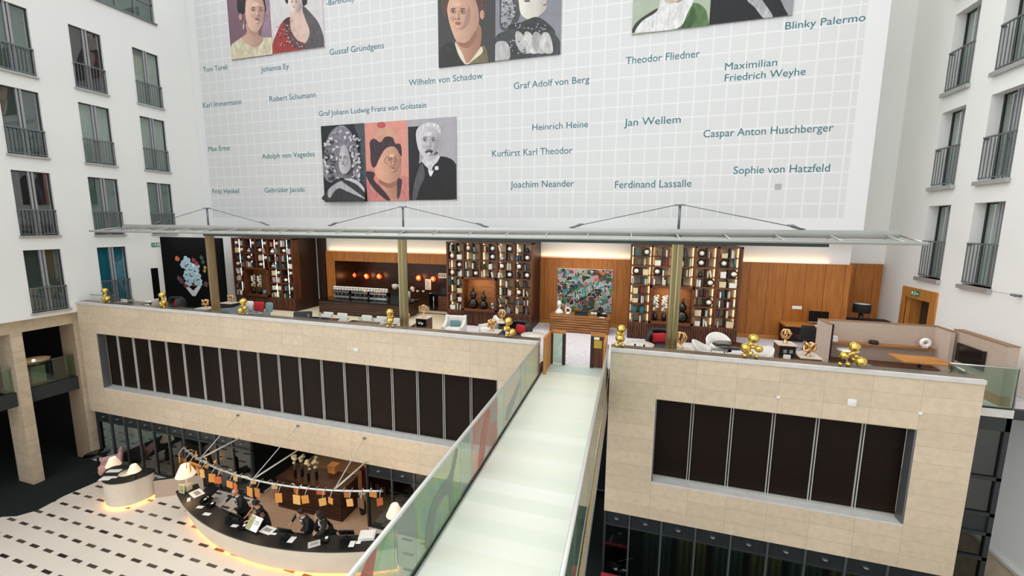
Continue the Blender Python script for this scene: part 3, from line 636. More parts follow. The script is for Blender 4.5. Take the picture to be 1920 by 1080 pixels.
def print_mat(name, hx):
    """ink of one printed area: soft modelling across skin, strands in hair, mottled cloth"""
    k = ('skin' if name in ('face', 'neck', 'head', 'ear') else 'hair' if name in ('hair', 'wig', 'curl', 'coat_shade', 'moustache', 'headdress') else 'cloth' if name in ('dress', 'shawl', 'coat', 'sash', 'armour', 'suit', 'collar', 'cloak', 'ruffle', 'backdrop', 'lace', 'sleeve', 'waistcoat', 'shirt', 'neck_cloth', 'lapel', 'fringe', 'shawl_border') else 'flat', hx)
    if k in PRN: return PRN[k]
    m, nt, b = nodes('print_' + hx); base = lin(hx); tc = nt.nodes.new('ShaderNodeTexCoord'); sp = nt.nodes.new('ShaderNodeSeparateXYZ'); nt.links.new(tc.outputs['Generated'], sp.inputs[0])
    mp = nt.nodes.new('ShaderNodeMapping'); nt.links.new(tc.outputs['Object'], mp.inputs[0]); nz = nt.nodes.new('ShaderNodeTexNoise'); nt.links.new(mp.outputs[0], nz.inputs[0]); nz.inputs['Detail'].default_value = 4
    if k[0] == 'skin': f = M_(nt, 'ADD', M_(nt, 'MULTIPLY', sp.outputs[0], .62), M_(nt, 'MULTIPLY', nz.outputs[0], .4)); nz.inputs['Scale'].default_value = 2.2; lo, hi = 1.09, .70
    elif k[0] == 'hair': mp.inputs['Scale'].default_value = (9, 9, 2.2); nz.inputs['Scale'].default_value = 1.6; nz.inputs['Distortion'].default_value = 1.4; f = nz.outputs[0]; lo, hi = .55, 1.6
    elif k[0] == 'cloth': mp.inputs['Scale'].default_value = (4, 4, 1.6); nz.inputs['Scale'].default_value = 1.7; nz.inputs['Distortion'].default_value = 1.0; f = nz.outputs[0]; lo, hi = .72, 1.28
    else: nz.inputs['Scale'].default_value = 3; f = nz.outputs[0]; lo, hi = .92, 1.08
    rp = nt.nodes.new('ShaderNodeValToRGB'); e_ = rp.color_ramp.elements; e_[0].position = .3; e_[1].position = .75; e_[0].color = (*[min(1, v * lo) for v in base], 1); e_[1].color = (*[min(1, v * hi) for v in base], 1)
    nt.links.new(f, rp.inputs[0]); nt.links.new(rp.outputs[0], b.inputs['Base Color']); b.inputs['Roughness'].default_value = .6; PRN[k] = m; return m
# pair by the upper left
portrait('portrait of a dark haired lady with bare shoulders on mauve', ((434, 112.4), (511.5, 101)), 5.4, (360, 0), '80606f', [
    ('backdrop', '9c8090', C([(660, -60), (810, -40), (815, 420), (700, 430), (720, 200)])),
    ('hair', '231a1b', C([(470, -90), (700, -90), (740, 20), (735, 130), (560, 120), (500, 150), (462, 110), (455, 20)])),
    ('dress', 'd9d0b4', C([(385, 480), (470, 400), (560, 360), (700, 380), (830, 400), (830, 620), (380, 640)])),
    ('neck', 'd0a793', C([(552, 240), (556, 330), (500, 400), (640, 480), (722, 400), (668, 340), (672, 250)])), ('chin_shadow', 'b98f7c', C([(556, 262), (600, 318), (660, 322), (672, 285), (668, 360), (600, 352)])),
    ('face', 'e0b6a3', C([(560, -20), (660, -60), (725, 30), (728, 180), (690, 290), (640, 325), (580, 280), (545, 190), (540, 80)])),
    ('ear', 'd6a493', ell(492, 170, 16, 34)), ('earring', 'cbb98c', ell(522, 270, 8, 34)),
    *features(645, 100, 88, ('3a2724', '4c322c', 'c48d80', 'ad5f5c'), .12, 'e0b6a3')], top=3.3)
portrait('portrait of a lady in a red beaded shawl on white', ((511.9, 101), (608.1, 88.9)), 5.4, (360, 0), 'dcd6d6', [
    ('cloak', '5b5759', C([(1120, 60), (1210, 140), (1280, 230), (1330, 360), (1345, 500), (1120, 490), (1190, 330), (1140, 200)])),
    ('hair', '241c22', C([(935, -60), (1060, -90), (1150, -40), (1165, 30), (1125, 60), (1105, 10), (1000, -10), (960, 40)])),
    ('chest', 'e3c3b6', C([(1005, 120), (1100, 100), (1150, 200), (1190, 330), (1140, 440), (1050, 400), (1000, 300), (985, 200)])),
    ('face', 'ecd8d0', C([(975, 0), (1040, -50), (1110, 0), (1105, 80), (1040, 130), (1000, 100)])),
    ('shawl', 'a23a38', C([(820, 430), (860, 330), (900, 240), (980, 175), (1000, 300), (1060, 400), (1140, 440), (1130, 500), (960, 530), (820, 545)])),
    ('shawl_border', '6d4a4c', C([(980, 175), (1000, 300), (1070, 410), (1150, 450), (1140, 495), (1010, 470), (950, 330), (935, 230)])),
    *[('sequin', ('e6dcd2', 'c9a9a0', '6a2026')[k % 3], ell(random.Random(k).uniform(925, 1130) - 40 * ((k * 7) % 3), random.Random(k + 50).uniform(240, 480), 7, 5, 6)) for k in range(60)],
    ('brooch', '3c2228', C([(925, 210), (985, 172), (990, 190), (940, 228)], 3)),
    *features(1035, 20, 52, ('54403c', '8a6e62', 'd9b8aa', 'c08a80'), 0, 'ecd8d0')], top=3.3)
# middle pair
portrait('portrait of a young man with open shirt collar on dark grey', ((822.7, 126.7), (928, 114.8)), 5.0526, (740, 0), '474746', [
    ('hair', '5d4540', C([(450, -120), (640, -170), (800, -120), (865, 20), (850, 140), (800, 180), (520, 100), (475, 180), (450, 60)])),
    ('coat', '383836', C([(420, 480), (560, 400), (660, 620), (420, 640)])),
    ('waistcoat', '7d7356', C([(700, 620), (760, 540), (850, 430), (880, 620)])),
    ('neck', 'c0917a', C([(600, 360), (800, 230), (810, 440), (700, 600), (640, 520), (585, 430)])), ('chin_shadow', '9c705c', C([(600, 392), (690, 398), (765, 300), (770, 360), (700, 450), (630, 440)])),
    ('face', 'd9ab93', C([(500, 60), (560, -60), (700, -80), (780, 40), (800, 200), (760, 300), (680, 400), (590, 390), (545, 300), (510, 180)])),
    ('ear', 'cc9a86', ell(830, 140, 22, 45)),
    ('shirt_collar', 'e6dcc9', C([(570, 400), (640, 500), (690, 600), (790, 480), (820, 440), (830, 500), (720, 590), (680, 620), (610, 530)])),
    *features(610, 110, 105, ('2b2321', '5e4133', 'b47c68', 'b5705f'), -.12, 'd9ab93')], top=3.9)
portrait('grey portrait of a veiled lady in profile with ruffled collar', ((928.5, 114.8), (1050.3, 102)), 5.0526, (740, 0), '8d8f96', [
    ('headdress', '54565a', C([(1010, -120), (1180, -120), (1190, 120), (1150, 230), (1060, 290), (1000, 260), (995, 100)])),
    ('lace', 'a9abae', C([(1030, -60), (1100, -40), (1130, 120), (1080, 250), (1015, 240), (1010, 80)])),
    ('face', 'e6dfd4', C([(1190, -120), (1400, -130), (1440, 30), (1430, 90), (1380, 140), (1300, 190), (1210, 150), (1180, 60)])),
    ('collar', '3f4043', C([(1080, 240), (1200, 210), (1340, 160), (1450, 220), (1520, 310), (1400, 300), (1230, 310), (1100, 290)])),
    ('dress', '4a4b4e', C([(950, 360), (1100, 280), (1420, 260), (1560, 380), (1575, 520), (1100, 575), (950, 580)])),
    *[('ruffle', c_, C([(1150 + 85 * i, 300 + 4 * abs(i)), (1215 + 85 * i, 330), (1290 + 70 * i, 490), (1210 + 70 * i, 500), (1150 + 75 * i, 420)])) for i, c_ in enumerate(('c9c8c6', 'd8d6d3', 'b9b8b7', 'cfcdca'))],
    ('sleeve', 'bdbcba', C([(952, 420), (1040, 390), (1090, 460), (1080, 570), (952, 582)])),
    *[('lace_spot', ('cfd0d2', '3c3d40')[k % 2], ell(random.Random(k).uniform(1010, 1140), random.Random(k + 7).uniform(0, 240), 9, 6, 7)) for k in range(56)], *[('lace_spot', ('b9babc', '2f3033')[k % 2], ell(random.Random(k).uniform(1110, 1440), random.Random(k + 17).uniform(225, 300), 8, 6, 7)) for k in range(30)], *[('lace_spot', ('a9aaac', '2f3033')[k % 2], ell(random.Random(k).uniform(1080, 1240), random.Random(k + 27).uniform(380, 560), 9, 7, 7)) for k in range(30)],
    ('mouth', '8f8178', C([(1400, 50), (1440, 30), (1432, 55)], 3)), ('eye', '55504a', ell(1255, 10, 30, 9))], top=3.9)
# right pair
portrait('portrait of a man in white shirt and green coat', ((1184.7, 64.7), (1329.5, 46.4)), 3.5556, (1120, 0), 'b2bda8', [
    ('coat', '5d7a4a', C([(520, 195), (590, 100), (640, 20), (720, 60), (745, 170), (740, 175)])),
    ('coat_shade', '3f5b35', C([(560, 185), (610, 100), (640, 40), (660, 120), (620, 185)])),
    ('lapel', '3b3d33', C([(230, 205), (270, 140), (390, 60), (400, 75), (300, 150), (250, 215)])),
    ('shirt', 'e9e8e4', C([(250, 215), (300, 140), (400, 70), (450, -60), (640, -40), (600, 90), (530, 190), (300, 215)])),
    ('face', 'cfc2ae', C([(420, -200), (560, -220), (620, -80), (540, 10), (440, 0)])),
    *features(520, -110, 80, ('4b4038', '6b5a4a', 'b0a08a', 'a58272'), 0, 'cfc2ae')], top=3.9)
portrait('portrait of a man in black coat and grey neck cloth', ((1329.9, 46.4), (1485.6, 29)), 3.5556, (1120, 0), '9a9a9e', [
    ('coat', '1b1c20', C([(745, 170), (745, -60), (900, -120), (1010, 0), (1110, 120), (1000, 140)])),
    ('coat', '1d1e22', C([(1070, -90), (1180, -60), (1250, 60), (1265, 105), (1170, 115), (1120, 40)])),
    ('neck_cloth', 'b4b4b6', C([(1000, 0), (1060, -40), (1120, 30), (1170, 112), (1110, 122), (1050, 50)])),
    ('face', 'b8a694', C([(930, -220), (1090, -240), (1120, -80), (1040, -10), (950, -60)])),
    *features(1020, -120, 75, ('3b332d', '4b4038', '9c8874', '8f6f62'), 0, 'b8a694')], top=3.9)
# trio lower left
TR = (601.6, 236.7)
portrait('black and white portrait of a man in a huge curled wig', ((608.9, 378.4), (688.9, 376.8)), 4.5, (580, 160), '24282a', [
    ('backdrop', '4d555a', C([(380, 340), (465, 330), (480, 900), (420, 880), (430, 500)])),
    ('wig', '8f8a93', C([(230, 350), (300, 345), (370, 430), (410, 560), (430, 720), (400, 850), (330, 800), (250, 780), (180, 820), (120, 760), (115, 640), (140, 500), (170, 410)])),
    *[('curl', ('d6d1d8', '4d4a52', 'bdb8c0', 'e5e1e6')[i % 4], ell(x, y, 17, 9, 10, i * 1.7)) for i, (x, y) in enumerate([(random.Random(k).uniform(125, 240) if k % 2 else random.Random(k).uniform(335, 425), random.Random(k + 99).uniform(430, 800)) for k in range(70)] + [(210, 400), (190, 450), (165, 500), (150, 555), (140, 610), (135, 670), (150, 725), (190, 770), (225, 470), (205, 540), (190, 600), (195, 670), (215, 720), (320, 400), (350, 460), (380, 520), (395, 590), (410, 650), (405, 720), (390, 790), (350, 520), (365, 600), (370, 680), (360, 750), (260, 390), (300, 440), (160, 470), (180, 640), (240, 780), (420, 760)])],
    ('armour', '3a3a3d', C([(120, 970), (150, 900), (230, 800), (300, 800), (420, 860), (485, 950), (485, 985)])),
    ('sash', 'bab6bd', C([(160, 880), (260, 810), (300, 830), (440, 930), (470, 960), (330, 900), (240, 870), (170, 950)])),
    ('plate_edge', 'd0ccd2', C([(290, 790), (400, 800), (480, 890), (470, 905), (390, 830)], 4)),
    ('face', 'c9c4ca', C([(270, 520), (310, 510), (340, 600), (350, 690), (310, 745), (265, 730), (248, 650)])),
    *features(285, 612, 48, ('2b2a2e', '4a474d', '98939a', '7f7a82'), -.05, 'c9c4ca')], top=(601.6, 236.7))
portrait('salmon pink print of a dark haired lady with spectacles', ((688.9, 376.8), (767.4, 375.3)), 4.5, (580, 160), 'e39b8c', [
    ('flower', 'c25b5b', ell(608, 335, 36, 26)), ('comb', 'd9a98d', C([(550, 470), (570, 400), (640, 360), (710, 390), (745, 470), (700, 440), (640, 420), (590, 440)])),
    ('hair', '44343c', C([(515, 560), (510, 480), (545, 450), (600, 480), (640, 435), (700, 440), (725, 490), (770, 500), (778, 600), (740, 560), (640, 540), (590, 640), (540, 695), (518, 640)])),
    ('dress', 'd98a84', C([(485, 980), (482, 720), (560, 740), (620, 860), (720, 965), (760, 780), (840, 790), (842, 975)])),
    ('neck', 'd09a7f', C([(590, 760), (745, 790), (752, 880), (720, 965), (650, 900), (596, 830)])), ('chin_shadow', 'a86f5f', C([(592, 795), (670, 830), (742, 800), (746, 835), (675, 868), (600, 830)])),
    ('face', 'e3ab90', C([(600, 600), (650, 530), (720, 520), (765, 600), (770, 720), (745, 790), (670, 825), (590, 790), (555, 720)])),
    ('fringe', '453438', C([(480, 730), (550, 740), (545, 800), (620, 880), (680, 960), (650, 968), (560, 890), (500, 810)])), ('fringe', '4b383b', C([(745, 790), (780, 800), (770, 900), (745, 965), (740, 880)])),
    ('spectacles', '8f6a60', ell(668, 632, 34, 34)), ('lens', 'dba58e', ell(668, 632, 28, 28)), ('spectacles', '8f6a60', ell(742, 628, 28, 32)), ('lens', 'dba58e', ell(742, 628, 22, 26)),
    *features(700, 632, 62, ('6a4b46', '6a4743', 'c08374', 'b5655f'), .05, 'e3ab90')], top=(683.3, 231))
portrait('black and white portrait of a grey moustached man in a dark suit', ((767.4, 375.3), (856.2, 373.8)), 4.5, (580, 160), 'b3aeb5', [
    ('backdrop', '26262a', [(832, 350), (925, 345), (930, 600), (900, 980), (840, 980)]),
    ('suit', '1d1d20', C([(850, 970), (880, 760), (940, 650), (1000, 690), (1100, 600), (1240, 670), (1245, 960)])),
    ('lapel', '5a585e', C([(870, 960), (890, 800), (945, 660), (975, 760), (930, 870), (900, 965)])),
    ('shirt', 'dcd8de', C([(950, 620), (1090, 590), (1085, 640), (1040, 690), (1025, 768), (1000, 700)])),
    ('head', 'd3ced4', C([(900, 420), (930, 350), (1010, 312), (1090, 340), (1112, 420), (1105, 520), (1080, 600), (1010, 640), (960, 600), (920, 540)])),
    ('hair', 'e9e6ea', C([(900, 430), (915, 360), (1000, 315), (1090, 335), (1110, 420), (1070, 370), (1000, 350), (930, 390)])),
    ('moustache', '46434a', C([(975, 560), (1020, 548), (1085, 565), (1060, 588), (1010, 585)])),
    ('bow_tie', 'efecf0', C([(1003, 715), (1025, 728), (1050, 716), (1030, 765), (1015, 760)], 3)), ('pocket_square', 'efecf0', [(1058, 685), (1088, 680), (1090, 712), (1060, 716)]),
    *features(1010, 462, 82, ('2f2d33', '5a565d', 'a9a3ab', '7e7780'), -.02, 'd3ced4')], top=(764.9, 225))

# ------------------------------------------------------------------ steel and glass canopy
t = thing('canopy', 'long pale steel tube canopy with stay cables and glass roof over the terrace', 'canopy', (-7, 12.5, -.16))
mat('canopy_paint', 'c3c4c0', .4, metal=.2, amount=.05)
YC, ZC = 12.5, -.16
MB().tube([(-20.85, YC, ZC), (6.25, YC, ZC)], .105, 14).build('main_tube', 'canopy_paint', t, True)
MB().tube([(-21.45, 11.6, -.335), (6.36, 11.6, -.335)], .042, 8).build('front_rail', 'canopy_paint', t, True)
MB().tube([(-20.6, 12.0, -.30), (5.9, 12.0, -.30)], .03, 8).build('middle_rail', 'canopy_paint', t, True)
for x, xe in ((-20.85, -21.45), (6.25, 6.36)):
    MB().tube([(x, YC, ZC), (xe, 11.6, -.335)], .022, 6).build('end_stay', 'steel', t, True)
n = 23
for i in range(n):
    x = -20.5 + 26.5 * i / (n - 1)
    MB().tube([(x, YC, ZC - .02), (x + .02, 11.6, -.335)], .022, 6).tube([(x, YC, ZC - .09), (x, YC, -.36)], .025, 6).build('bracket', 'canopy_paint', t, True)
for i, mx in enumerate((-16.11, -7.41, 1.236)):
    ms = MB().tube([(mx, YC, ZC), (mx, YC, .60)], .035, 8).build('mast', 'metal_grey', t, True)
    MB().box(mx - .13, mx + .13, YC - .05, YC + .05, .58, .62).build('mast_head', 'metal_grey', ms, True)
    for s in (-1, 1):
        xe = mx + s * 3.05
        c_ = MB().tube([(mx + s * .1, YC, .6), (xe, YC, ZC + .12)], .012, 5); sc_ = c_.build('stay_cable', 'rail_grey', t, True)
        MB().tube([(xe - s * .42, YC, ZC + .23), (xe - s * .3, YC, ZC + .20), (xe, YC, ZC + .08)], [.012, .045, .012], 6).build('cable_socket', 'metal_grey', sc_, True)
for i in range(10):
    x0 = -15.78 + 20.43 * i / 10; Bx(x0 + .01, x0 + 20.43 / 10 - .01, 12.05, 17.2, -.40, -.385).build('roof_pane', 'roof_glass', t, True)
mat('fascia_green', '33413d', .25, metal=.2, amount=.15)
Bx(-15.78, 4.65, 12.0, 12.06, -.47, -.325).build('fascia', 'fascia_green', t, True)
for i in range(9):
    x = -15.0 + i * 2.4; MB().lathe([(.05, 0), (.06, .05), (.03, .12)], (x, 15.8, -.52), 8).build('spotlight', 'black_matt', t, True)
mat('fluted_bronze', 'aa9c74', .24, metal=.9, amount=.12, scale=2, stretch=(8, 8, .3)); mat('fluted_brown', '97805f', .35, metal=.6, amount=.25, scale=2, stretch=(8, 8, .3))
for i, (mx, l) in enumerate(((-16.11, 'tall fluted bronze column in front of the black flower picture'), (-7.47, 'tall fluted bronze column in front of the coffee bar'), (1.236, 'tall fluted bronze column in front of the right bookcase'))):
    pr = [(mx + (.155 if k % 2 else .14) * math.cos(2 * PI * k / 40), YC + (.155 if k % 2 else .14) * math.sin(2 * PI * k / 40)) for k in range(40)]
    t = thing('fluted_column', l, 'column', (mx, YC, FZ))
    MB().prism(pr, FZ + .06, -.40).build('shaft', 'fluted_bronze' if i else 'fluted_brown', t, True)
    MB().lathe([(.24, 0), (.24, .05), (.2, .06)], (mx, YC, FZ), 20).build('base_ring', 'metal_grey', t, True)
    MB().lathe([(.16, 0), (.10, .02), (.10, .14)], (mx, YC, -.40), 16).build('head', 'metal_grey', t, True)

# ------------------------------------------------------------------ glass footbridge
m, nt, b = nodes('bridge_deck'); X_, Y_, Z_, P_ = geo(nt)
w1 = nt.nodes.new('ShaderNodeTexWhiteNoise'); w1.noise_dimensions = '1D'; nt.links.new(M_(nt, 'FLOOR', M_(nt, 'DIVIDE', Y_, .31)), w1.inputs['W'])
n1 = nt.nodes.new('ShaderNodeTexNoise'); n1.noise_dimensions = '1D'; n1.inputs['Scale'].default_value = 1.1; n1.inputs['Detail'].default_value = 2; nt.links.new(Y_, n1.inputs['W'])
rp = nt.nodes.new('ShaderNodeValToRGB'); el = rp.color_ramp.elements; el[0].position = .25; el[0].color = (*lin('e2e6da'), 1); el[1].position = .75; el[1].color = (*lin('f3f4ee'), 1)
k_ = el.new(.5); k_.color = (*lin('ecebdb'), 1)
nt.links.new(M_(nt, 'ADD', M_(nt, 'MULTIPLY', w1.outputs['Value'], .28), M_(nt, 'MULTIPLY', n1.outputs[0], .72)), rp.inputs[0])
far = M_(nt, 'GREATER_THAN', Y_, 11.72)
nt.links.new(mixc(nt, far, rp.outputs[0], lin('cfe0d8')), b.inputs['Base Color']); b.inputs['Roughness'].default_value = .35; MATS['bridge_deck'] = m
mat('rail_bright', 'd9d8d3', .3, metal=.35, amount=.03)
BL, BRX, HR = -2.381, -.50, -3.27
br = thing('footbridge', 'pale striped glass footbridge crossing the lobby to the terrace', 'footbridge', (-1.44, 6, FZ))
Bx(BL, BRX, -1.5, 12.5, FZ - .08, FZ).build('deck', 'bridge_deck', br, True)
MB().tube([(BL - .02, -1.5, HR), (BL - .02, 11.42, HR)], .029, 8).build('handrail', 'rail_bright', br, True)
MB().tube([(BRX + .01, -1.5, HR), (BRX + .01, 11.5, HR)], .029, 8).build('handrail', 'rail_bright', br, True)
MB().box(BL - .05, BL - .005, -1.5, 12.4, FZ - .12, FZ + .035).build('edge_profile', 'black_matt', br, True)
MB().box(BL - .005, BL + .02, -1.5, 12.4, FZ - .1, FZ + .02).build('edge_trim', 'steel', br, True)
MB().box(BRX + .005, BRX + .04, -1.5, 12.4, FZ - .10, FZ + .03).build('edge_trim', 'steel', br, True)
MB().box(BRX - .1, BRX + .02, -1.5, 12.4, FZ - .34, FZ - .10).build('beam', 'black_matt', br, True)
MB().box(BRX - .02, BRX + .035, -1.5, 12.4, -4.90, -4.66).build('lit_underside', mat('gold_strip', 'cbb272', .45, amount=.2, scale=3), br, True)
MB().box(BRX - .02, BRX + .06, -1.5, 12.4, -5.02, -4.93).box(BRX - .02, BRX + .06, -1.5, 12.4, -5.16, -5.09).build('bottom_flange', 'metal_light', br, True)
MB().box(BL + .3, BRX - .1, -1.5, 12.4, -5.16, -4.45).build('box_girder', 'frame_dark', br, True)
def print_glass(name, cols, sc, see=.42):
    m = bpy.data.materials.new(name); m.use_nodes = True; nt = m.node_tree; b = nt.nodes['Principled BSDF']; X_, Y_, Z_, P_ = geo(nt)
    nz = nt.nodes.new('ShaderNodeTexNoise'); nz.inputs['Scale'].default_value = sc; nz.inputs['Detail'].default_value = 4; nz.inputs['Distortion'].default_value = 1.2; nt.links.new(P_, nz.inputs[0])
    rp = nt.nodes.new('ShaderNodeValToRGB'); rp.color_ramp.elements[0].position = .3; rp.color_ramp.elements[0].color = (*lin(cols[0]), 1)
    rp.color_ramp.elements[1].position = .7; rp.color_ramp.elements[1].color = (*lin(cols[-1]), 1)
    for i, c_ in enumerate(cols[1:-1]): q = rp.color_ramp.elements.new(.3 + .4 * (i + 1) / (len(cols) - 1)); q.color = (*lin(c_), 1)
    nt.links.new(nz.outputs[0], rp.inputs[0]); nt.links.new(rp.outputs[0], b.inputs['Base Color']); b.inputs['Roughness'].default_value = .2; b.inputs['Alpha'].default_value = 1 - see
    MATS[name] = m; return m
PR = [print_glass('print_1', ['7fa873', '8fb890', 'a3c19d', 'c8937a', '7fab97'], 2.2, .45), print_glass('print_2', ['86b09c', '9dbfac', 'adc48c', '8fb27c', 'a1bdb2'], 1.6, .55),
      print_glass('print_3', ['9bb1a6', 'b7a9a0', 'cf7f6b', 'a9b9ad', '8ba9b4'], 1.5, .5), print_glass('print_4', ['a4b9a6', '9bb0a4', 'bba79b', '9db59b'], 1.8, .55), print_glass('print_5', ['8fb0b8', 'a6b89a', 'c9c28d', '9c8aa8'], 2.0, .5)]
XG = BL - .03
ys = [at(x, y, X=XG).y for x, y in ((739.3, 1035.6), (780, 1035.6), (863.3, 887.4), (884.4, 865.2), (932.6, 787.4), (944.4, 776.3), (976.3, 717), (985.2, 709.6), (1008.5, 687.4))] + [11.4]
prev = ys[0] - (ys[2] - ys[1])
segs = [(prev, ys[0], 0)] + [(ys[i], ys[i + 1], None if i % 2 == 0 else (i + 1) // 2) for i in range(len(ys) - 1)]
for y0, y1, k in segs:
    g_ = Bx(XG - .008, XG + .008, y0 + .006, y1 - .006, FZ - .02, HR - .02); gp = g_.build('printed_glass_panel' if k is not None else 'clear_glass_panel', PR[k] if k is not None else 'green_glass', br, True)
    if k in (0, 1, 2, 3):
        L = y1 - y0; h = HR - FZ
        sh = {0: [(.3, .1), (.42, .5), (.55, .85), (.75, .95), (.7, .7), (.55, .5), (.5, .1)], 1: [(.15, .12), (.22, .45), (.35, .62), (.7, .68), (.85, .92), (.92, .85), (.78, .5), (.8, .15), (.7, .1), (.66, .42), (.4, .4), (.3, .1)],
              2: [(.2, .1), (.3, .5), (.5, .8), (.68, .85), (.6, .55), (.5, .4), (.42, .1)], 3: [(.1, .15), (.4, .2), (.9, .5), (.95, .65), (.5, .5), (.15, .4)]}[k]
        P = C(sh, 4); vs = [(XG + .010, y0 + u * L, FZ + v * h) for u, v in P] + [(XG + .012, y0 + u * L, FZ + v * h) for u, v in P]; n = len(P)
        MB().add(vs, [tuple(range(n)), tuple(range(2 * n - 1, n - 1, -1))] + [(i, (i + 1) % n, n + (i + 1) % n, n + i) for i in range(n)]).build('painted_figure', glass('figure_%d' % k, 'ffffff', .02, .2, .9, body=(('c9695f', '8f9a90', 'c77a68', 'a8b0ae')[k], .45)), gp, True)
for y0, y1 in ((prev - 1.2, prev), (prev - 3.6, prev - 1.2)): Bx(XG - .008, XG + .008, y0 + .006, y1 - .006, FZ - .02, HR - .02).build('clear_glass_panel', 'green_glass', br, True)
for i in range(7):
    y0 = -1.4 + i * 1.85; Bx(BRX + .018, BRX + .032, y0, y0 + 1.83, FZ - .02, HR - .02).build('clear_glass_panel', 'rail_glass', br, True)
# ---- oak gate posts where the bridge meets the terrace
def gate(label, xo, xi, hinge, sign):
    t = thing('gate', label, 'gate', ((xo + xi) / 2, 12.0, FZ)); s = 1 if xi > xo else -1
    z1 = -3.22
    Bx(*sorted((xo, xo + s * .07)), 11.52, 12.5, FZ + .003, z1).build('side_frame', 'oak', t, True)
    Bx(*sorted((xo, xi)), 12.42, 12.5, z1 - .08, z1).build('top_rail', 'oak_x', t, True)
    Bx(*sorted((xo + s * .07, xo + s * .12)), 12.42, 12.5, FZ + .003, z1 - .08).build('post', 'walnut', t, True)
    Bx(*sorted((xi - s * .10, xi)), 12.42, 12.5, FZ + .003, z1 - .08).build('post', 'walnut_dark', t, True)
    if hinge:
        Bx(*sorted((xo + s * .12, xi - s * .10)), 12.455, 12.465, FZ + .05, z1 - .1).build('glass_panel', 'rail_glass', t, True)
        MB().box(*sorted((xo + s * .03, xo + s * .10)), 11.43, 11.50, FZ + .003, z1 - .12).build('newel', 'oak', t, True)
    else:
        Bx(*sorted((xo + s * .12, xi - s * .10)), 12.44, 12.48, FZ + .02, z1 - .08).build('wood_panel', 'walnut', t, True)
        Bx(*sorted((xo + s * .16, xo + s * .42)), 12.42, 12.44, -3.66, -3.42).build('brass_plate', mat('brass_plate', 'c2a94a', .3, metal=.6, amount=.1), t, True)
        Bx(*sorted((xo + s * .24, xo + s * .42)), 12.42, 12.44, -3.40, -3.32).build('paper_notice', 'white_paper', t, True)
    return t
gate('oak framed gate with glass panel on the left end of the bridge', -2.335, -1.82, True, False)
gate('oak framed gate with brass plate on the right end of the bridge', -.56, -1.06, False, True)
# ------------------------------------------------------------------ bookcases and what stands in them
mat('shelf_back', 'eadbb8', .7, amount=.05); mat('shelf_back_dark', '4a2b1c', .7, amount=.1)
glow('shelf_led', 'ffd29a', 3.6); glow('shelf_led_white', 'fff0dc', 2.2)
YS = 16.35; ZT = -.75; RHT = .3625; CW = .75
GLOBES = [[(0, 0), (0, 3), (0, 5), (0, 7), (1, 1), (1, 4), (1, 8), (2, 2), (2, 5), (2, 9), (3, 0), (3, 4), (4, 7), (4, 9), (5, 8)],
          [(0, 2), (0, 5), (0, 7), (1, 0), (1, 5), (1, 9), (2, 1), (2, 6), (2, 8), (3, 0), (3, 3), (3, 7), (3, 9), (5, 8)],
          [(0, 1), (0, 6), (1, 6), (1, 8), (2, 0), (2, 2), (2, 9), (3, 4), (3, 7), (5, 7)]]
BX0 = [-19.61, -7.61, .02]; BNAME = ['left', 'middle', 'right']
BLAB = ['tall walnut bookcase behind the blue sofa, full of books and white balls', 'tall walnut bookcase behind the white armchairs with two black gourd vases', 'tall walnut bookcase behind the right bronze column with white orchids']
BOOKC = [('white', 'e6e3dc'), ('cream', 'd8c8a6'), ('black', '1a191b'), ('teal', '1f6470'), ('brown', '5a3524'), ('grey', '8d8e90'), ('red', '7c2426'), ('navy', '22304a'), ('green', '2f4a3a'), ('pink', 'c9a3a0'), ('ivory', 'cfc9b8'), ('charcoal', '3a3b3e')]
mat('book_page', 'e4dcc8', .8, amount=.05)
BPROTO = {}
def book_mesh(cn, hexc):
    if cn in BPROTO: return BPROTO[cn]
    # unit book: spine towards -y, 1 wide 1 deep 1 high, scaled per copy; boards and page block in one small mesh
    me = MB().box(-.5, .5, 0, 1, 0, 1); o = bpy.data.meshes.new('book'); o.from_pydata(me.v, [], me.f); o.materials.append(mat('book_' + cn, hexc, .6, amount=.2, scale=6)); BPROTO[cn] = o; return o
nbooks = 0; BUDGET = 292
rb = random.Random(11)
GPROTO = []
def globe(loc, label, ring):
    if not GPROTO:
        t = thing('ball_ornament', label, 'ornament', loc)
        MB().ball((0, 0, .15), .085, 14, 9).build('ball', mat('ball_white', 'ece6df', .35, amount=.05), t)
        MB().tube([(.125 * math.cos(2 * PI * k / 18), .03, .15 + .125 * math.sin(2 * PI * k / 18)) for k in range(19)], .022, 6, cap=False).build('ring', 'black_gloss', t)
        MB().lathe([(.06, 0), (.06, .012), (.02, .03)], (0, .0, 0), 10).build('foot', 'black_gloss', t)
        GPROTO.append(t)
    else: t = dup(GPROTO[0], loc, 0, label)
    t['group'] = 'ball ornaments in the bookcases'
    return t
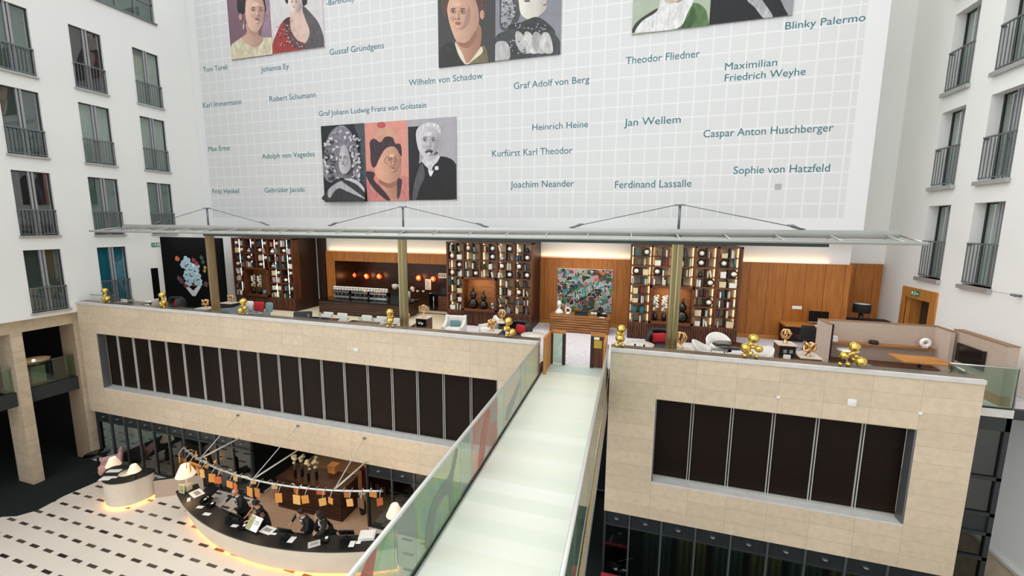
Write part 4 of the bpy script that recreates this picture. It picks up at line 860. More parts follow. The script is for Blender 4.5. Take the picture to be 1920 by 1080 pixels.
for k in range(3):
    x0 = BX0[k]; x1 = x0 + 3.75; t = thing('bookcase', BLAB[k], 'bookcase', ((x0 + x1) / 2, YS, FZ))
    yb = YS + .42; zb = ZT - 8 * RHT
    ca = MB()
    for b in range(6): ca.box(x0 + b * CW - .035, x0 + b * CW + .035, YS, yb, zb if b != 2 else ZT - 4 * RHT, ZT + .05)
    ca.box(x0 - .035, x1 + .035, YS, yb, ZT, ZT + .06).box(x0 - .035, x1 + .035, YS, yb, zb - .05, zb)
    ca.build('carcass', 'walnut', t, True)
    Bx(x0 - .035, x1 + .035, yb, 17.95, FZ, ZT + .06).build('side_panels', 'walnut_dark', t, True)
    Bx(x0 + .03, x1 - .03, yb - .012, yb - .002, zb, ZT).build('back_panel', 'shelf_back_dark' if k == 0 else 'shelf_back', t, True)
    ncols = lambda r: [c for c in range(10) if not (r >= 4 and 2 <= c <= 5)]
    for r in range(1, 8):
        z = ZT - r * RHT; th = .028 if r % 2 == 0 else .012
        for a, b in ((0, 5),) if r < 4 else ((0, 1), (3, 5)):
            Bx(x0 + a * CW + .03, x0 + b * CW - .03, YS + .01, yb - .01, z - th, z + th).build('shelf', 'walnut_x', t, True)
    for b in range(5):
        xm = x0 + (b + .5) * CW; z0 = zb if b not in (1, 2) else ZT - 4 * RHT
        Bx(xm - .008, xm + .008, YS + .12, yb - .01, z0, ZT).build('divider', 'walnut_dark', t, True)
        for s, xx in ((0, x0 + b * CW + .04), (1, x0 + (b + 1) * CW - .05)):
            if k == 0 and s == 0: continue
            Bx(xx, xx + .012, yb - .04, yb - .02, z0 + .02, ZT - .02).build('shelf_light', 'shelf_led_white' if k == 0 else 'shelf_led', t, True)
        if k == 0: Bx(xm - .022, xm + .0, YS + .10, YS + .13, z0 + .02, ZT - .02).build('shelf_light', 'shelf_led_white', t, True)
    # niche
    nx0, nx1, nz0, nz1 = x0 + CW - .02, x0 + 3 * CW + .02, zb + .02, ZT - 4 * RHT + .02
    n_ = MB().box(nx0, nx0 + .07, YS - .10, yb, nz0, nz1).box(nx1 - .07, nx1, YS - .10, yb, nz0, nz1).box(nx0, nx1, YS - .10, yb, nz1 - .09, nz1).box(nx0, nx1, YS - .10, yb, nz0, nz0 + .09); nf = n_.build('niche_frame', 'walnut_x', t, True)
    Bx(nx0 + .07, nx1 - .07, yb - .03, yb - .012, nz0 + .09, nz1 - .09).build('niche_back', 'honey_x', nf, True)
    # base cupboard with wavy uprights
    bs_ = Bx(x0 - .035, x1 + .035, YS + .03, yb, FZ, zb - .05).build('base', 'walnut_dark', t, True)
    for b in range(5):
        fl = MB()
        for i in range(9):
            u = x0 + b * CW + .045 + i * (CW - .09) / 8.0 - .0; 
            fl.tube([(u + .012 * math.sin(i * 2.1 + j * 1.3), YS + .03, FZ + .03 + j * .095) for j in range(7)], .030, 6)
        fl.build('cupboard_door', 'walnut', bs_, True)
    if k: lamp('AREA', ((nx0 + nx1) / 2, YS + .12, nz1 - .1), 5, (1, .72, .42), 1.0, (0, 0, 0), .1)
    # books, ball ornaments and boxes
    for r in range(8):
        zf = ZT - (r + 1) * RHT + (.028 if (r + 1) % 2 == 0 else .012)
        if r == 7: zf = zb
        zf += .003
        for c in ncols(r):
            cx0 = x0 + c * CW / 2 + (.045 if c % 2 == 0 else .018); cx1 = x0 + (c + 1) * CW / 2 - (.018 if c % 2 == 0 else .055)
            where = '%s compartment, %s shelf, %s bookcase' % (ORD[c], 'top' if r == 0 else 'bottom' if r == 7 else ORD[r], BNAME[k])
            if (r, c) in GLOBES[k]:
                globe(((cx0 + cx1) / 2, YS + .10, zf), 'white ball in black ring, ' + where, k); continue
            q = rb.random()
            if q < .06: continue
            if q < .14 or (k == 2 and (r, c) in ((6, 6), (7, 6), (7, 9), (3, 8), (3, 9))):
                w = rb.uniform(.16, .24); col_ = rb.choice([('cream', 'd9c7a0'), ('white', 'e6e2d8')])
                tg = thing('storage_box', '%s lidded box, %s' % (col_[0], where), 'box', ((cx0 + cx1) / 2, YS + .16, zf)); mm = mat('box_' + col_[0], col_[1], .7)
                h_ = rb.uniform(.16, .24); MB().box(-w / 2, w / 2, -.09, .12, 0, h_ - .05).build('box_body', mm, tg); MB().box(-w / 2 - .006, w / 2 + .006, -.096, .126, h_ - .05, h_).build('lid', mm, tg); continue
            if q < .19:
                col_ = rb.choice([('silver', 'b9bcbd'), ('white', 'e8e6e2'), ('dark', '2a2a2c')])
                tg = thing('small_vase', '%s rounded vase, %s' % (col_[0], where), 'vase', ((cx0 + cx1) / 2, YS + .13, zf))
                MB().lathe([(.045, 0), (.09, .05), (.1, .1), (.05, .17)], seg=12).build('body', mat('vase_' + col_[0], col_[1], .25, metal=.4 if col_[0] == 'silver' else 0), tg); MB().lathe([(.05, .17), (.03, .2), (.042, .23)], seg=12).build('neck', MATS['vase_' + col_[0]], tg); continue
            nb = rb.choice([1, 2, 2, 3, 3, 4]); 
            left = BUDGET - nbooks; 
            if left <= 0: continue
            x = cx0 + rb.choice([0, 0, .03, .08]); base = rb.choice(BOOKC[:6] + BOOKC[:2] if k == 1 else BOOKC + BOOKC[:2] + BOOKC[:1]); side = 0; used_ = []
            if k == 2 and (r, c) in ((6, 0), (6, 1)): base = ('teal', '1f7f9a'); nb = 4; x = cx0
            for i in range(nb):
                w = rb.uniform(.028, .06); h_ = rb.uniform(.19, .30); d = rb.uniform(.15, .22)
                if x + w > cx1: break
                cn = base if rb.random() < .4 or (k == 2 and (r, c) in ((6, 0), (6, 1))) else rb.choice(BOOKC)
                o = bpy.data.objects.new('book', book_mesh(*cn)); COL.objects.link(o); o.location = (x + w / 2, YS + .04, zf); o.scale = (w, d, h_)
                if i == nb - 1 and rb.random() < .45 and x + w + .12 < cx1: ta = rb.uniform(.15, .30); o.rotation_euler = (0, -ta, 0); o.location.x += h_ * math.sin(ta) + .006; o.location.z += w / 2 * math.sin(ta) + .002; x += .06
                used_.append(cn[0]); tag(o, '%s book, %s from the left in the %s' % (cn[0], ORD[i], where), 'book', 'books in the %s bookcase' % BNAME[k]); nbooks += 1; x += w + rb.choice([.002, .002, .004, .02])
def gourd(loc, s, label):
    t = thing('gourd_vase', label, 'vase', loc)
    MB().lathe([(.08 * s, 0), (.17 * s, .07 * s), (.19 * s, .17 * s), (.12 * s, .3 * s), (.07 * s, .36 * s)], seg=18).build('lower_bulb', 'black_gloss', t)
    MB().lathe([(.07 * s, .36 * s), (.12 * s, .44 * s), (.115 * s, .52 * s), (.05 * s, .61 * s)], seg=18).build('upper_bulb', 'black_gloss', t)
    MB().lathe([(.05 * s, .61 * s), (.03 * s, .68 * s), (.04 * s, .78 * s)], seg=14).build('neck', 'black_gloss', t)
def orchid(loc, label):
    t = thing('orchid_vase', label, 'flowers', loc)
    MB().lathe([(.07, 0), (.09, .1), (.06, .28)], seg=12).build('vase', 'black_gloss', t)
    MB().tube([(0, 0, .25), (0, 0, .95)], .012, 6).build('stem', mat('stem_green', '55683a', .6), t)
    f = MB(); r_ = random.Random(3)
    for i in range(26):
        a = r_.uniform(0, 6.28); z = .38 + .58 * i / 26; f.ball((.07 * math.cos(a), .06 * math.sin(a), z), .048, 8, 5, (1, .8, .8))
    f.build('blossom', mat('orchid_white', 'e9e8dc', .6, amount=.08), t)
zn = ZT - 8 * RHT + .113
gourd((-6.45, YS + .12, zn), 1.2, 'larger black gourd shaped vase in the niche of the middle bookcase')
gourd((-5.98, YS + .12, zn), 1.0, 'smaller black gourd shaped vase, centre of the middle bookcase niche')
t = thing('silver_sculpture', 'small silver knotted sculpture on the right in the middle bookcase niche', 'sculpture', (-5.6, YS + .1, zn))
MB().tube([(.10 * math.sin(2 * a) * math.cos(3 * a * .5), .06 * math.cos(a), .14 + .11 * math.sin(3 * a)) for a in [2 * PI * i / 30 for i in range(31)]], .035, 7).build('knot', mat('silver', 'c4c5c4', .2, metal=.9), t)
MB().lathe([(.07, 0), (.07, .02), (.03, .04)], seg=10).build('foot', 'black_gloss', t)
orchid((.98, YS + .1, zn), 'white orchid stem in a dark vase, left in the right bookcase niche')
orchid((1.30, YS + .1, zn), 'white orchid stem in a dark vase beside the bronze column, right bookcase niche')
gourd((1.94, YS + .12, zn), 1.15, 'black gourd shaped vase in the niche of the right bookcase')
orchid((-18.5, YS + .1, zn), 'white orchid stem in a dark vase, left in the left bookcase niche')
orchid((-18.1, YS + .1, zn), 'white orchid stem in a dark vase, right in the left bookcase niche')
t = thing('small_pot', 'small teal pot beside the orchids in the left bookcase niche', 'pot', (-17.72, YS + .05, zn)); MB().lathe([(.06, 0), (.1, .05), (.1, .2)], seg=14).build('pot', mat('pot_teal', '5f8a8c', .4), t); MB().lathe([(.1, .2), (.105, .21), (.09, .23)], seg=14).build('rim', 'pot_teal', t)
t = tag(Bx(3.79, 3.82, 16.5, 16.75, -2.75, -2.45).build('wall_notice', 'white_paper'), 'white framed notice on the right side of the right bookcase', 'notice')
t = thing('light_switch', 'white switch plate on the wood panelling above the computer desk', 'switch', (6.12, YP - .012, -3.0))
Bx(-.16, .16, -.012, .012, -.06, .06).build('plate', 'white_paint', t); Bx(-.1, -.02, -.018, -.012, -.035, .035).build('rocker', 'white_paper', t); Bx(.02, .1, -.018, -.012, -.035, .035).build('rocker', 'white_paper', t)
# ------------------------------------------------------------------ terrace: walls' pictures, bar, booth
def P(x, y, h): return at(x, y, Z=FZ + h)
mat('picture_black', '08090a', .9, amount=.1, spec=.1)
t = thing('flower_picture', 'tall black picture of a figure with flowers for a head, behind the left bronze column', 'picture', (-20.3, 14.75, FZ))
Bx(-22.25, -18.36, 14.75, 14.88, FZ, -.66).build('board', 'picture_black', t, True)
def dots(name, hexc, pts, r, seed=1):
    mb = MB(); rn = random.Random(seed)
    for u, v in pts:
        q = at(150 + u / 5.4, 420 + v / 5.4, Y=14.745)
        for k in range(5):
            a = 2 * PI * k / 5 + rn.random(); mb.plate([(q.x + r * .6 * math.cos(a) + r * .62 * math.cos(a2), q.z + r * .6 * math.sin(a) + r * .5 * math.sin(a2)) for a2 in [2 * PI * i / 8 for i in range(8)]], 14.744 - .0006 * k, 14.7495)
    mb.build(name, mat('petal_' + hexc, hexc, .6, amount=.35, scale=9), t, True)
dots('blue_blossom', 'a9c4d2', [(1080, 365), (1050, 410), (1120, 430), (1180, 445), (1090, 480), (1150, 505), (1190, 530), (1080, 530), (1120, 560), (1170, 580), (1100, 590), (1205, 590)], .20)
dots('pale_blossom', 'd9e6ea', [(1070, 395), (1150, 420), (1110, 500), (1180, 490), (1140, 545), (1095, 560), (1195, 560)], .09, 2)
dots('dark_blue_petal', '2f4f63', [(1065, 425), (1105, 455), (1165, 475), (1075, 505), (1130, 525), (1185, 560), (1090, 575), (1150, 575)], .07, 4); dots('orange_tulip', 'c9652f', [(985, 350)], .13); dots('red_tulip', '8e2f3c', [(1150, 365), (1180, 400)], .11); dots('yellow_flower', 'a98a3c', [(1265, 440), (1262, 475)], .08)
dots('mauve_flower', '5c3943', [(1005, 550), (1275, 610), (1030, 580)], .13); dots('maroon_flower', '6d2f3d', [(1075, 615), (1150, 600)], .15); dots('leaf', '274a3c', [(1230, 340), (1245, 385)], .10)
a, b_, c_ = [at(150 + u / 5.4, 420 + v / 5.4, Y=14.74) for u, v in ((1085, 645), (1150, 705), (1210, 635))]
w = .09
MB().plate([(a.x - w, a.z), (a.x + w, a.z + .06), (b_.x, b_.z + .14), (c_.x - w, c_.z + .06), (c_.x + w, c_.z), (b_.x + .1, b_.z - .12), (b_.x - .1, b_.z - .12)], 14.743, 14.7495).build('white_collar', mat('collar_white', 'c9cdd0', .6, amount=.1), t, True)
g = sgroup('door_2', (XL, 14.7, FZ)); Bx(XL, XL + .03, 14.44, 14.74, FZ, -2.2).build('door_leaf', 'picture_black', g, True)
struct('wall_terrace_strip', Bx(-18.36, -17.75 - 1.8, 16.2, 16.4, FZ, -.45), 'plaster_grey') if False else None
def exit_sign(label, c, n_axis, w, h):
    t = thing('exit_sign', label, 'sign', c); s = MB(); d = .03
    gm = mat('sign_green', '2f7d55', .5); wm_ = mat('sign_white', 'e9efe6', .5)
    def put(mb, u0, u1, z0, z1, o):  # u along y, out of the wall along x
        a, b_ = sorted((0, n_axis * d * o)); mb.box(a, b_, u0, u1, z0, z1); return mb
    t = put(MB(), -w / 2, w / 2, 0, h, 1).build('plate', gm, t)
    fig = MB(); put(fig, -.03, .0, h * .2, h * .6, 1.2); put(fig, -.05, .03, h * .55, h * .68, 1.2); put(fig, -.03, .01, h * .72, h * .9, 1.2); put(fig, .0, .05, h * .15, h * .3, 1.2); fig.build('running_figure', wm_, t)
    put(MB(), w * .22, w * .42, h * .2, h * .85, 1.2).build('door_symbol', wm_, t); put(MB(), -w * .44, -w * .2, h * .4, h * .6, 1.2).build('arrow', wm_, t)
q = at(291, 459, X=XL); exit_sign('small green exit sign hanging on the left wall beside the black picture', (XL + .001, q.y, q.z - .1), 1, .36, .2)
# exit door in the right wall
g = sgroup('door_1', (XR, 17.8, FZ)); y0, y1 = 16.92, 18.74
MB().box(XR - .05, XR + .02, y0, 17.22, FZ, -2.10).box(XR - .05, XR + .02, 18.55, y1, FZ, -2.10).box(XR - .05, XR + .02, 17.22, 18.55, -2.475, -2.10).build('door_frame', 'oak', g, True)
MB().box(XR + .02, XR + .5, 18.50, 18.56, FZ, -2.47).box(XR + .02, XR + .5, 17.21, 17.27, FZ, -2.47).build('door_lining', 'oak', g, True)
Bx(XR + .45, XR + .5, 17.27, 18.5, FZ, -2.47).build('door_leaf', mat('door_dark', '3b3029', .5), g, True)
struct('wall_corridor_end', Bx(XR + .5, XR + .6, 17.0, 18.8, FZ, -2.2), 'near_black')
q = at(1721, 549, X=XR); exit_sign('yellow green exit sign above the oak doorway in the right wall', (XR - .051, q.y, -2.36), -1, .42, .17)
MATS.pop('sign_green', None)
t = thing('wall_bracket', 'small grey cable bracket on the right wall at the frame edge', 'bracket', (XR, 13.97, -1.72)); MB().tube([(0, 0, 0), (-.12, 0, 0), (-.16, 0, .02)], .035, 8).build('arm', 'metal_grey', t); MB().lathe([(.05, -.03), (.06, 0), (.05, .03)], (-.16, 0, .02), 10).build('eye', 'metal_grey', t)
MB().tube([(XR - .14, 14.0, -1.70), (XR - .08, 14.93, -1.72)], .006, 4).build('cable', 'metal_grey', t, True)

# ---- bar
mat('cup_white', 'efece6', .25, amount=.02); mat('chrome', 'c8c8c6', .15, metal=.9)
t = thing('bar_counter', 'long dark wood bar counter with black top in the alcove', 'counter', (-12.1, 16.6, FZ))
fr_ = Bx(-14.42, -9.8, 16.35, 17.75, FZ + .06, -3.64).build('front', 'counter_wood', t, True)
for i in range(5): MB().tube([(-14.40 + j * .24, 16.34 + .008 * math.sin(j * 1.7 + i), FZ + .12 + i * .115) for j in range(20)], .03, 6).build('groove_board', 'counter_wood', fr_, True)
Bx(-14.46, -9.75, 16.30, 17.80, -3.64, -3.58).build('worktop', 'black_gloss', t, True)
Bx(-14.3, -9.9, 16.45, 17.7, FZ, FZ + .06).build('plinth', 'black_matt', t, True)
for i in range(3):
    x = -13.85 + i * 1.06
    t = thing('coffee_machine', ['leftmost black coffee machine on the bar, under the white cups', 'middle black coffee machine on the bar, under the white cups', 'right black coffee machine on the bar beside the tall grinder'][i], 'coffee machine', (x, 17.45, -3.58))
    cm_ = Bx(-.48, .48, -.18, .2, .16, .30).build('body', 'black_gloss', t); Bx(-.46, .46, -.02, .2, .02, .16).build('back', 'black_gloss', t)
    Bx(-.47, .47, -.2, -.0, 0, .045).build('drip_tray', 'chrome', t); Bx(-.46, .46, -.19, -.18, .2, .27).build('front_panel', 'chrome', cm_)
    for s in (-.25, .0, .25): MB().lathe([(.03, .1), (.045, .12), (.045, .16)], (s, -.1, 0), 10).build('brew_group', 'chrome', t)
    Bx(-.49, .49, -.19, .21, .30, .315).build('cup_rail', 'chrome', t)
CP = thing('cup', 'white cup', 'cup', (0, 0, 0))
MB().lathe([(.035, 0), (.062, .03), (.075, .09), (.07, .09), (.055, .03)], seg=12).build('bowl', 'cup_white', CP); MB().tube([(.07, 0, .075), (.105, 0, .065), (.1, 0, .03), (.06, 0, .03)], .009, 5).build('handle', 'cup_white', CP)
first = True
for r in range(2):
    for i in range(19):
        x = -14.28 + i * .165; loc = (x, 17.36, -3.265 + .095 * r)
        c = CP if first else dup(CP); first = False
        c.location = loc; c.rotation_euler = (0, 0, 1.57); c['label'] = 'white cup, %s from the left in the %s row on the coffee machines' % (ORD[i], ['lower', 'upper'][r]); c['group'] = 'cups on the coffee machines'
for i, (px, py) in enumerate(((766, 556), (775, 557), (784, 558), (794, 557))):
    q = at(px, py, Y=18.9); dup(CP, (q.x, 18.85 + .05 * (i % 2), -3.42), 1.57, 'white cup on the back counter right of the bronze column, ' + ['leftmost', 'second', 'third', 'rightmost'][i] + ' of four', 'cups on the back counter')
t = thing('teapot', 'white teapot behind the cups on the back counter of the bar', 'teapot', (at(773, 552, Y=19.3).x, 19.3, -3.42)); MB().lathe([(.06, 0), (.11, .08), (.09, .17), (.03, .2)], seg=14).build('body', 'cup_white', t); MB().tube([(.09, 0, .06), (.17, 0, .16)], [.025, .012], 6).build('spout', 'cup_white', t); MB().ball((0, 0, .21), .02, 8, 5).build('knob', 'cup_white', t)
t = thing('coffee_grinder', 'tall black coffee grinder with two white lids at the right end of the bar', 'grinder', (-10.65, 17.4, -3.58))
Bx(-.38, .38, -.15, .2, 0, .5).build('body', 'black_gloss', t)
for s in (-.22, .12): MB().lathe([(.10, .5), (.14, .62), (.15, .72), (.1, .75)], (s, .02, 0), 12).build('hopper', mat('hopper', 'c9c5be', .2), t)
t = thing('milk_canister', 'pale upright canister beside the coffee grinder on the bar', 'canister', (-10.12, 17.4, -3.58)); MB().lathe([(.09, 0), (.09, .42), (.06, .45)], seg=14).build('body', mat('canister', 'bdb8b0', .3, metal=.3), t); MB().lathe([(.06, .45), (.07, .48), (.03, .52)], seg=12).build('cap', 'black_gloss', t)
t = thing('back_counter', 'dark back counter with red brown cabinet right of the bar', 'counter', (-9.0, 18.9, FZ))
Bx(-9.75, -8.22, 18.6, 19.55, -3.48, -3.42).build('worktop', 'black_gloss', t, True); Bx(-9.72, -9.2, 18.7, 19.55, FZ, -3.48).build('fridge_front', 'black_gloss', t, True)
Bx(-9.2, -8.5, 18.65, 19.55, FZ, -3.48).build('cabinet', 'walnut_x', t, True); Bx(-9.16, -8.54, 18.63, 18.65, FZ + .1, -3.55).build('cabinet_door', 'walnut_x', t, True); MB().tube([(-9.45, 18.66, -4.2), (-9.45, 18.66, -3.55)], .03, 8).build('pipe', 'steel', t, True)
t = thing('microwave', 'black microwave on the back counter below the menu board', 'microwave', (-8.85, 19.1, -3.42)); Bx(-.3, .3, -.2, .2, 0, .28).build('case', 'black_gloss', t); Bx(-.26, .12, -.21, -.2, .04, .24).build('door', 'frame_dark', t)
for i, p in enumerate(((663, 516), (687, 518), (711, 518), (785, 521), (812, 523))):
    q = at(*p, Y=19.45); t = thing('wall_lamp', 'glowing orange crumpled wall lamp, ' + ['leftmost of three over the coffee machines', 'middle of three over the coffee machines', 'right of three over the coffee machines', 'left of the pair beside the menu board', 'right of the pair above the menu board'][i], 'lamp', (q.x, 19.6, q.z))
    MB().ball((0, -.15, 0), .15, 12, 8, (1, .8, 1), .5, 3 + i).build('shade', glow('lamp_orange', 'ff5a20', 1.3), t); MB().ball((.02, -.22, .02), .07, 8, 6).build('bulb', glow('lamp_core', 'ff9a58', 4), t); MB().lathe([(.05, 0), (.05, .02)], (0, -.02, -.03), 10).build('bracket', 'black_matt', t)
    lamp('POINT', (q.x, 19.2, q.z), 4, (1, .45, .18), .1)
q = at(800, 534, Y=19.4); t = thing('menu_board', 'white menu board on the dark tiles between the orange lamps', 'sign', (q.x, 19.58, q.z - .28)); bd_ = Bx(-.17, .17, -.03, 0, 0, .56).build('board', 'white_paper', t)
for i in range(6): Bx(-.12, .12 - .05 * (i % 3), -.034, -.03, .07 + i * .075, .095 + i * .075).build('menu_line', mat('menu_ink', '6b665f', .7), bd_)
q = at(830.5, 517.5, Y=19.5); t = thing('wall_sign', 'white sign with four dark symbols at the right end of the bar alcove', 'sign', (q.x, 19.58, q.z - .12)); bd_ = Bx(-.28, .28, -.03, 0, 0, .26).build('plate', 'white_paper', t)
for i in range(4): MB().plate(ell(-.2 + .133 * i, .13, .035, .08, 8), -.034, -.03).build('symbol', 'menu_ink', bd_)
lamp('AREA', (-11.5, 18.6, -1.9), 14, (1, .75, .5), 5, (0, 0, 0), .4)

# ---- sideboard under the colourful painting
t = thing('sideboard', 'low honey coloured wooden sideboard with wavy front below the colourful painting', 'sideboard', (-1.9, 16.9, FZ))
Bx(-3.09, -.72, 16.50, 17.3, FZ + .02, -3.66).build('carcass', 'honey_x', t, True)
for i in range(6): MB().tube([(-3.07 + j * .195, 16.49 + .012 * math.sin(j * 1.3 + i * 2), FZ + .08 + i * .098) for j in range(13)], .04, 6).build('wavy_front', 'honey_x', t, True)
Bx(-3.12, -.69, 16.47, 17.33, -3.66, -3.61).build('top', 'honey_x', t, True)
mp_ = bpy.data.materials.new('abstract_paint'); mp_.use_nodes = True; nt = mp_.node_tree; b = nt.nodes['Principled BSDF']; X_, Y_, Z_, P_ = geo(nt)
vo = nt.nodes.new('ShaderNodeTexVoronoi'); vo.inputs['Scale'].default_value = 7.5; nzz = nt.nodes.new('ShaderNodeTexNoise'); nzz.inputs['Scale'].default_value = 3.5; nt.links.new(P_, nzz.inputs[0])
ad = nt.nodes.new('ShaderNodeMix'); ad.data_type = 'VECTOR'; ad.inputs[0].default_value = .34; nt.links.new(P_, ad.inputs[4]); nt.links.new(nzz.outputs['Color'], ad.inputs[5]); nt.links.new(ad.outputs[1], vo.inputs['Vector'])
sx = nt.nodes.new('ShaderNodeSeparateColor'); nt.links.new(vo.outputs['Color'], sx.inputs[0])
rp = nt.nodes.new('ShaderNodeValToRGB'); rp.color_ramp.interpolation = 'CONSTANT'; el = rp.color_ramp.elements
cs = ['1b2a2c', '3f6f66', '2d4a3a', '76453a', '15181b', '5d8a8c', 'b86a3a', '2b4f74', '8f8a72', '1f1c20', 'c08aa0', '3f7d4a', '4a2b28', '2a86a0', '9aa5a0', '14181c']
el[0].color = (*lin(cs[0]), 1); el[1].position = .97; el[1].color = (*lin(cs[-1]), 1)
for i, c_ in enumerate(cs[1:-1]): k_ = el.new((i + 1) / len(cs)); k_.color = (*lin(c_), 1)
nt.links.new(sx.outputs[0], rp.inputs[0])
v2 = nt.nodes.new('ShaderNodeTexVoronoi'); v2.feature = 'DISTANCE_TO_EDGE'; v2.inputs['Scale'].default_value = 7.5; nt.links.new(ad.outputs[1], v2.inputs['Vector'])
ed = M_(nt, 'LESS_THAN', v2.outputs['Distance'], .045); nt.links.new(mixc(nt, M_(nt, 'MULTIPLY', ed, M_(nt, 'GREATER_THAN', nzz.outputs[0], .48)), rp.outputs[0], lin('cfcabc')), b.inputs['Base Color']); b.inputs['Roughness'].default_value = .45; MATS['abstract_paint'] = mp_
t = thing('painting', 'large colourful abstract painting on the wood panelling above the sideboard', 'painting', (-1.87, YP, -3.63)); Bx(-1.16, 1.16, -.06, -.003, 0, 1.8).build('canvas', 'abstract_paint', t); Bx(-1.17, 1.17, -.045, -.002, -.012, 1.812).build('stretcher', 'white_paper', t)
t = thing('bust', 'white head sculpture on the left end of the sideboard', 'sculpture', (-2.78, 16.9, -3.61)); MB().ball((0, 0, .42), .11, 12, 9, (.85, 1, 1.2)).build('head', 'cup_white', t); MB().lathe([(.05, .2), (.045, .32)], seg=10).build('neck', 'cup_white', t); MB().lathe([(.17, 0), (.2, .04), (.06, .2)], seg=14).build('base', 'cup_white', t)
t = thing('white_ornament', 'white looped ornament right of the head sculpture on the sideboard', 'ornament', (-2.42, 16.95, -3.61)); MB().tube([(.11 * math.cos(a), .02, .13 + .1 * math.sin(a)) for a in [2 * PI * i / 20 for i in range(21)]], .03, 7, cap=False).build('loop', 'cup_white', t); MB().lathe([(.1, 0), (.1, .02), (.03, .04)], seg=12).build('foot', 'cup_white', t); MB().tube([(-.08, 0, .03), (-.08, 0, .32)], .02, 6).build('upright', 'cup_white', t)
t = thing('tray', 'dark rectangular tray in the middle of the sideboard', 'tray', (-1.85, 16.85, -3.61)); Bx(-.26, .26, -.14, .14, 0, .02).build('base', mat('tray_dark', '1e3237', .3), t); MB().box(-.27, .27, -.15, -.13, 0, .10).box(-.27, .27, .13, .15, 0, .10).box(-.27, -.25, -.13, .13, 0, .10).box(.25, .27, -.13, .13, 0, .10).build('rim', 'tray_dark', t)
for i, (x, l) in enumerate(((-1.42, 'white cup on the sideboard just right of the dark tray'), (-1.28, 'white cup on the sideboard, second right of the dark tray'))): dup(CP, (x, 17.0, -3.61), i, l)
t = thing('telephone', 'black desk telephone on the right end of the sideboard', 'telephone', (-1.02, 16.82, -3.575)); MB().cbox((0, 0, .05), (.4, .28, .06), .1, 0, .2).build('body', 'black_gloss', t); MB().rbox((-.12, 0, .12), (.07, .26, .05), .02).build('handset', 'black_gloss', t); Bx(.02, .16, -.06, .06, .085, .10).build('keypad', 'white_paper', t)
t = thing('notepad', 'white notepad in front of the telephone on the sideboard', 'notepad', (-1.0, 16.58, -3.61)); MB().cbox((0, 0, .008), (.2, .12, .016), .1).build('pages', 'white_paper', t); MB().cbox((0, .05, .02), (.2, .02, .008), .1).build('binding', 'black_matt', t)
lamp('AREA', (-1.9, 16.6, -.8), 10, (1, .8, .6), 2.0, (.5, 0, 0), .3)

# ---- computer desk along the panelling, booth partition, screen wall
t = thing('wall_desk', 'oak wall desk carrying a computer beside the booth partition', 'desk', (7.0, 17.5, FZ)); Bx(5.55, 7.6, 17.15, YP, -3.60, -3.54).build('top', 'oak_x', t, True); Bx(5.6, 5.66, 17.3, YP, FZ, -3.6).build('side_panel', 'walnut_dark', t, True); Bx(5.66, 7.55, 17.8, YP, FZ, -3.6).build('back_panel', 'walnut_dark', t, True)
q = at(1520, 598, Y=17.5); t = thing('computer', 'silver desktop computer with black screen on the oak wall desk', 'computer', (6.72, 17.55, -3.54)); sn_ = MB().cbox((0, 0, .30), (.62, .03, .40), 0, 0, -.08).build('screen', 'black_gloss', t); MB().cbox((0, -.01, .13), (.62, .03, .09), 0, 0, -.08).build('chin', 'white_paint', sn_); Bx(-.1, .1, -.02, .16, 0, .012).build('foot', 'chrome', t); Bx(-.04, .04, .0, .06, .0, .2).build('stand', 'chrome', t)
t = thing('keyboard', 'slim white keyboard in front of the desktop computer', 'keyboard', (6.75, 17.28, -3.54)); Bx(-.22, .22, -.07, .07, 0, .02).build('case', 'white_paint', t); Bx(-.2, .2, -.055, .055, .02, .026).build('keys', 'white_paper', t)
mat('edge_brown', '8a6444', .5); mat('booth_fabric', 'bba898', .9, amount=.05, scale=8, detail=5); mat('booth_fabric_pale', 'c2afa0', .9, amount=.05, scale=8)
t = thing('booth_partition', 'taupe fabric booth partition with wooden top edge and shelf on the right terrace', 'partition', (7.2, 14.7, FZ))
Bx(5.80, 8.62, 14.85, 14.97, FZ + .28, -2.83).build('back_panel', 'booth_fabric', t, True)
for x, d in ((5.72, 0), (8.62, 1)):
    Bx(x, x + .10, 14.22, 14.97, FZ + .28, -2.83).build('side_panel', 'booth_fabric_pale', t, True); Bx(x - .004, x + .104, 14.20, 14.98, FZ, FZ + .28).build('plinth', 'oak', t, True); Bx(x - .008, x + .108, 14.2, 14.98, -2.83, -2.815).build('top_edge', 'edge_brown', t, True)
Bx(5.82, 8.62, 14.85, 14.98, FZ, FZ + .28).build('plinth', 'walnut', t, True); Bx(5.82, 8.62, 14.84, 14.985, -2.83, -2.815).build('top_edge', 'edge_brown', t, True); Bx(5.835, 5.86, 14.2, 14.84, FZ + .28, -2.83).build('dark_joint', 'walnut_dark', t, True)
Bx(6.0, 8.55, 14.60, 14.85, -3.50, -3.45).build('shelf', 'honey_x', t, True); Bx(5.83, 8.6, 14.42, 14.85, -4.10, -3.99).build('bench', 'walnut_x', t, True)
t = thing('tape_stack', 'two small white boxes stacked on the left end of the booth shelf', 'box', (6.10, 14.72, -3.45)); Bx(-.09, .09, -.06, .06, 0, .085).build('lower_box', 'white_paper', t); Bx(-.08, .08, -.06, .06, .09, .16).build('upper_box', 'white_paint', t)
t = thing('small_speaker', 'small black puck speaker in the middle of the booth shelf', 'speaker', (7.12, 14.72, -3.45)); MB().lathe([(.1, 0), (.12, .04), (.1, .1)], seg=14).build('body', 'black_matt', t); MB().lathe([(.08, .1), (.08, .105)], seg=12).build('grille', 'near_black', t)
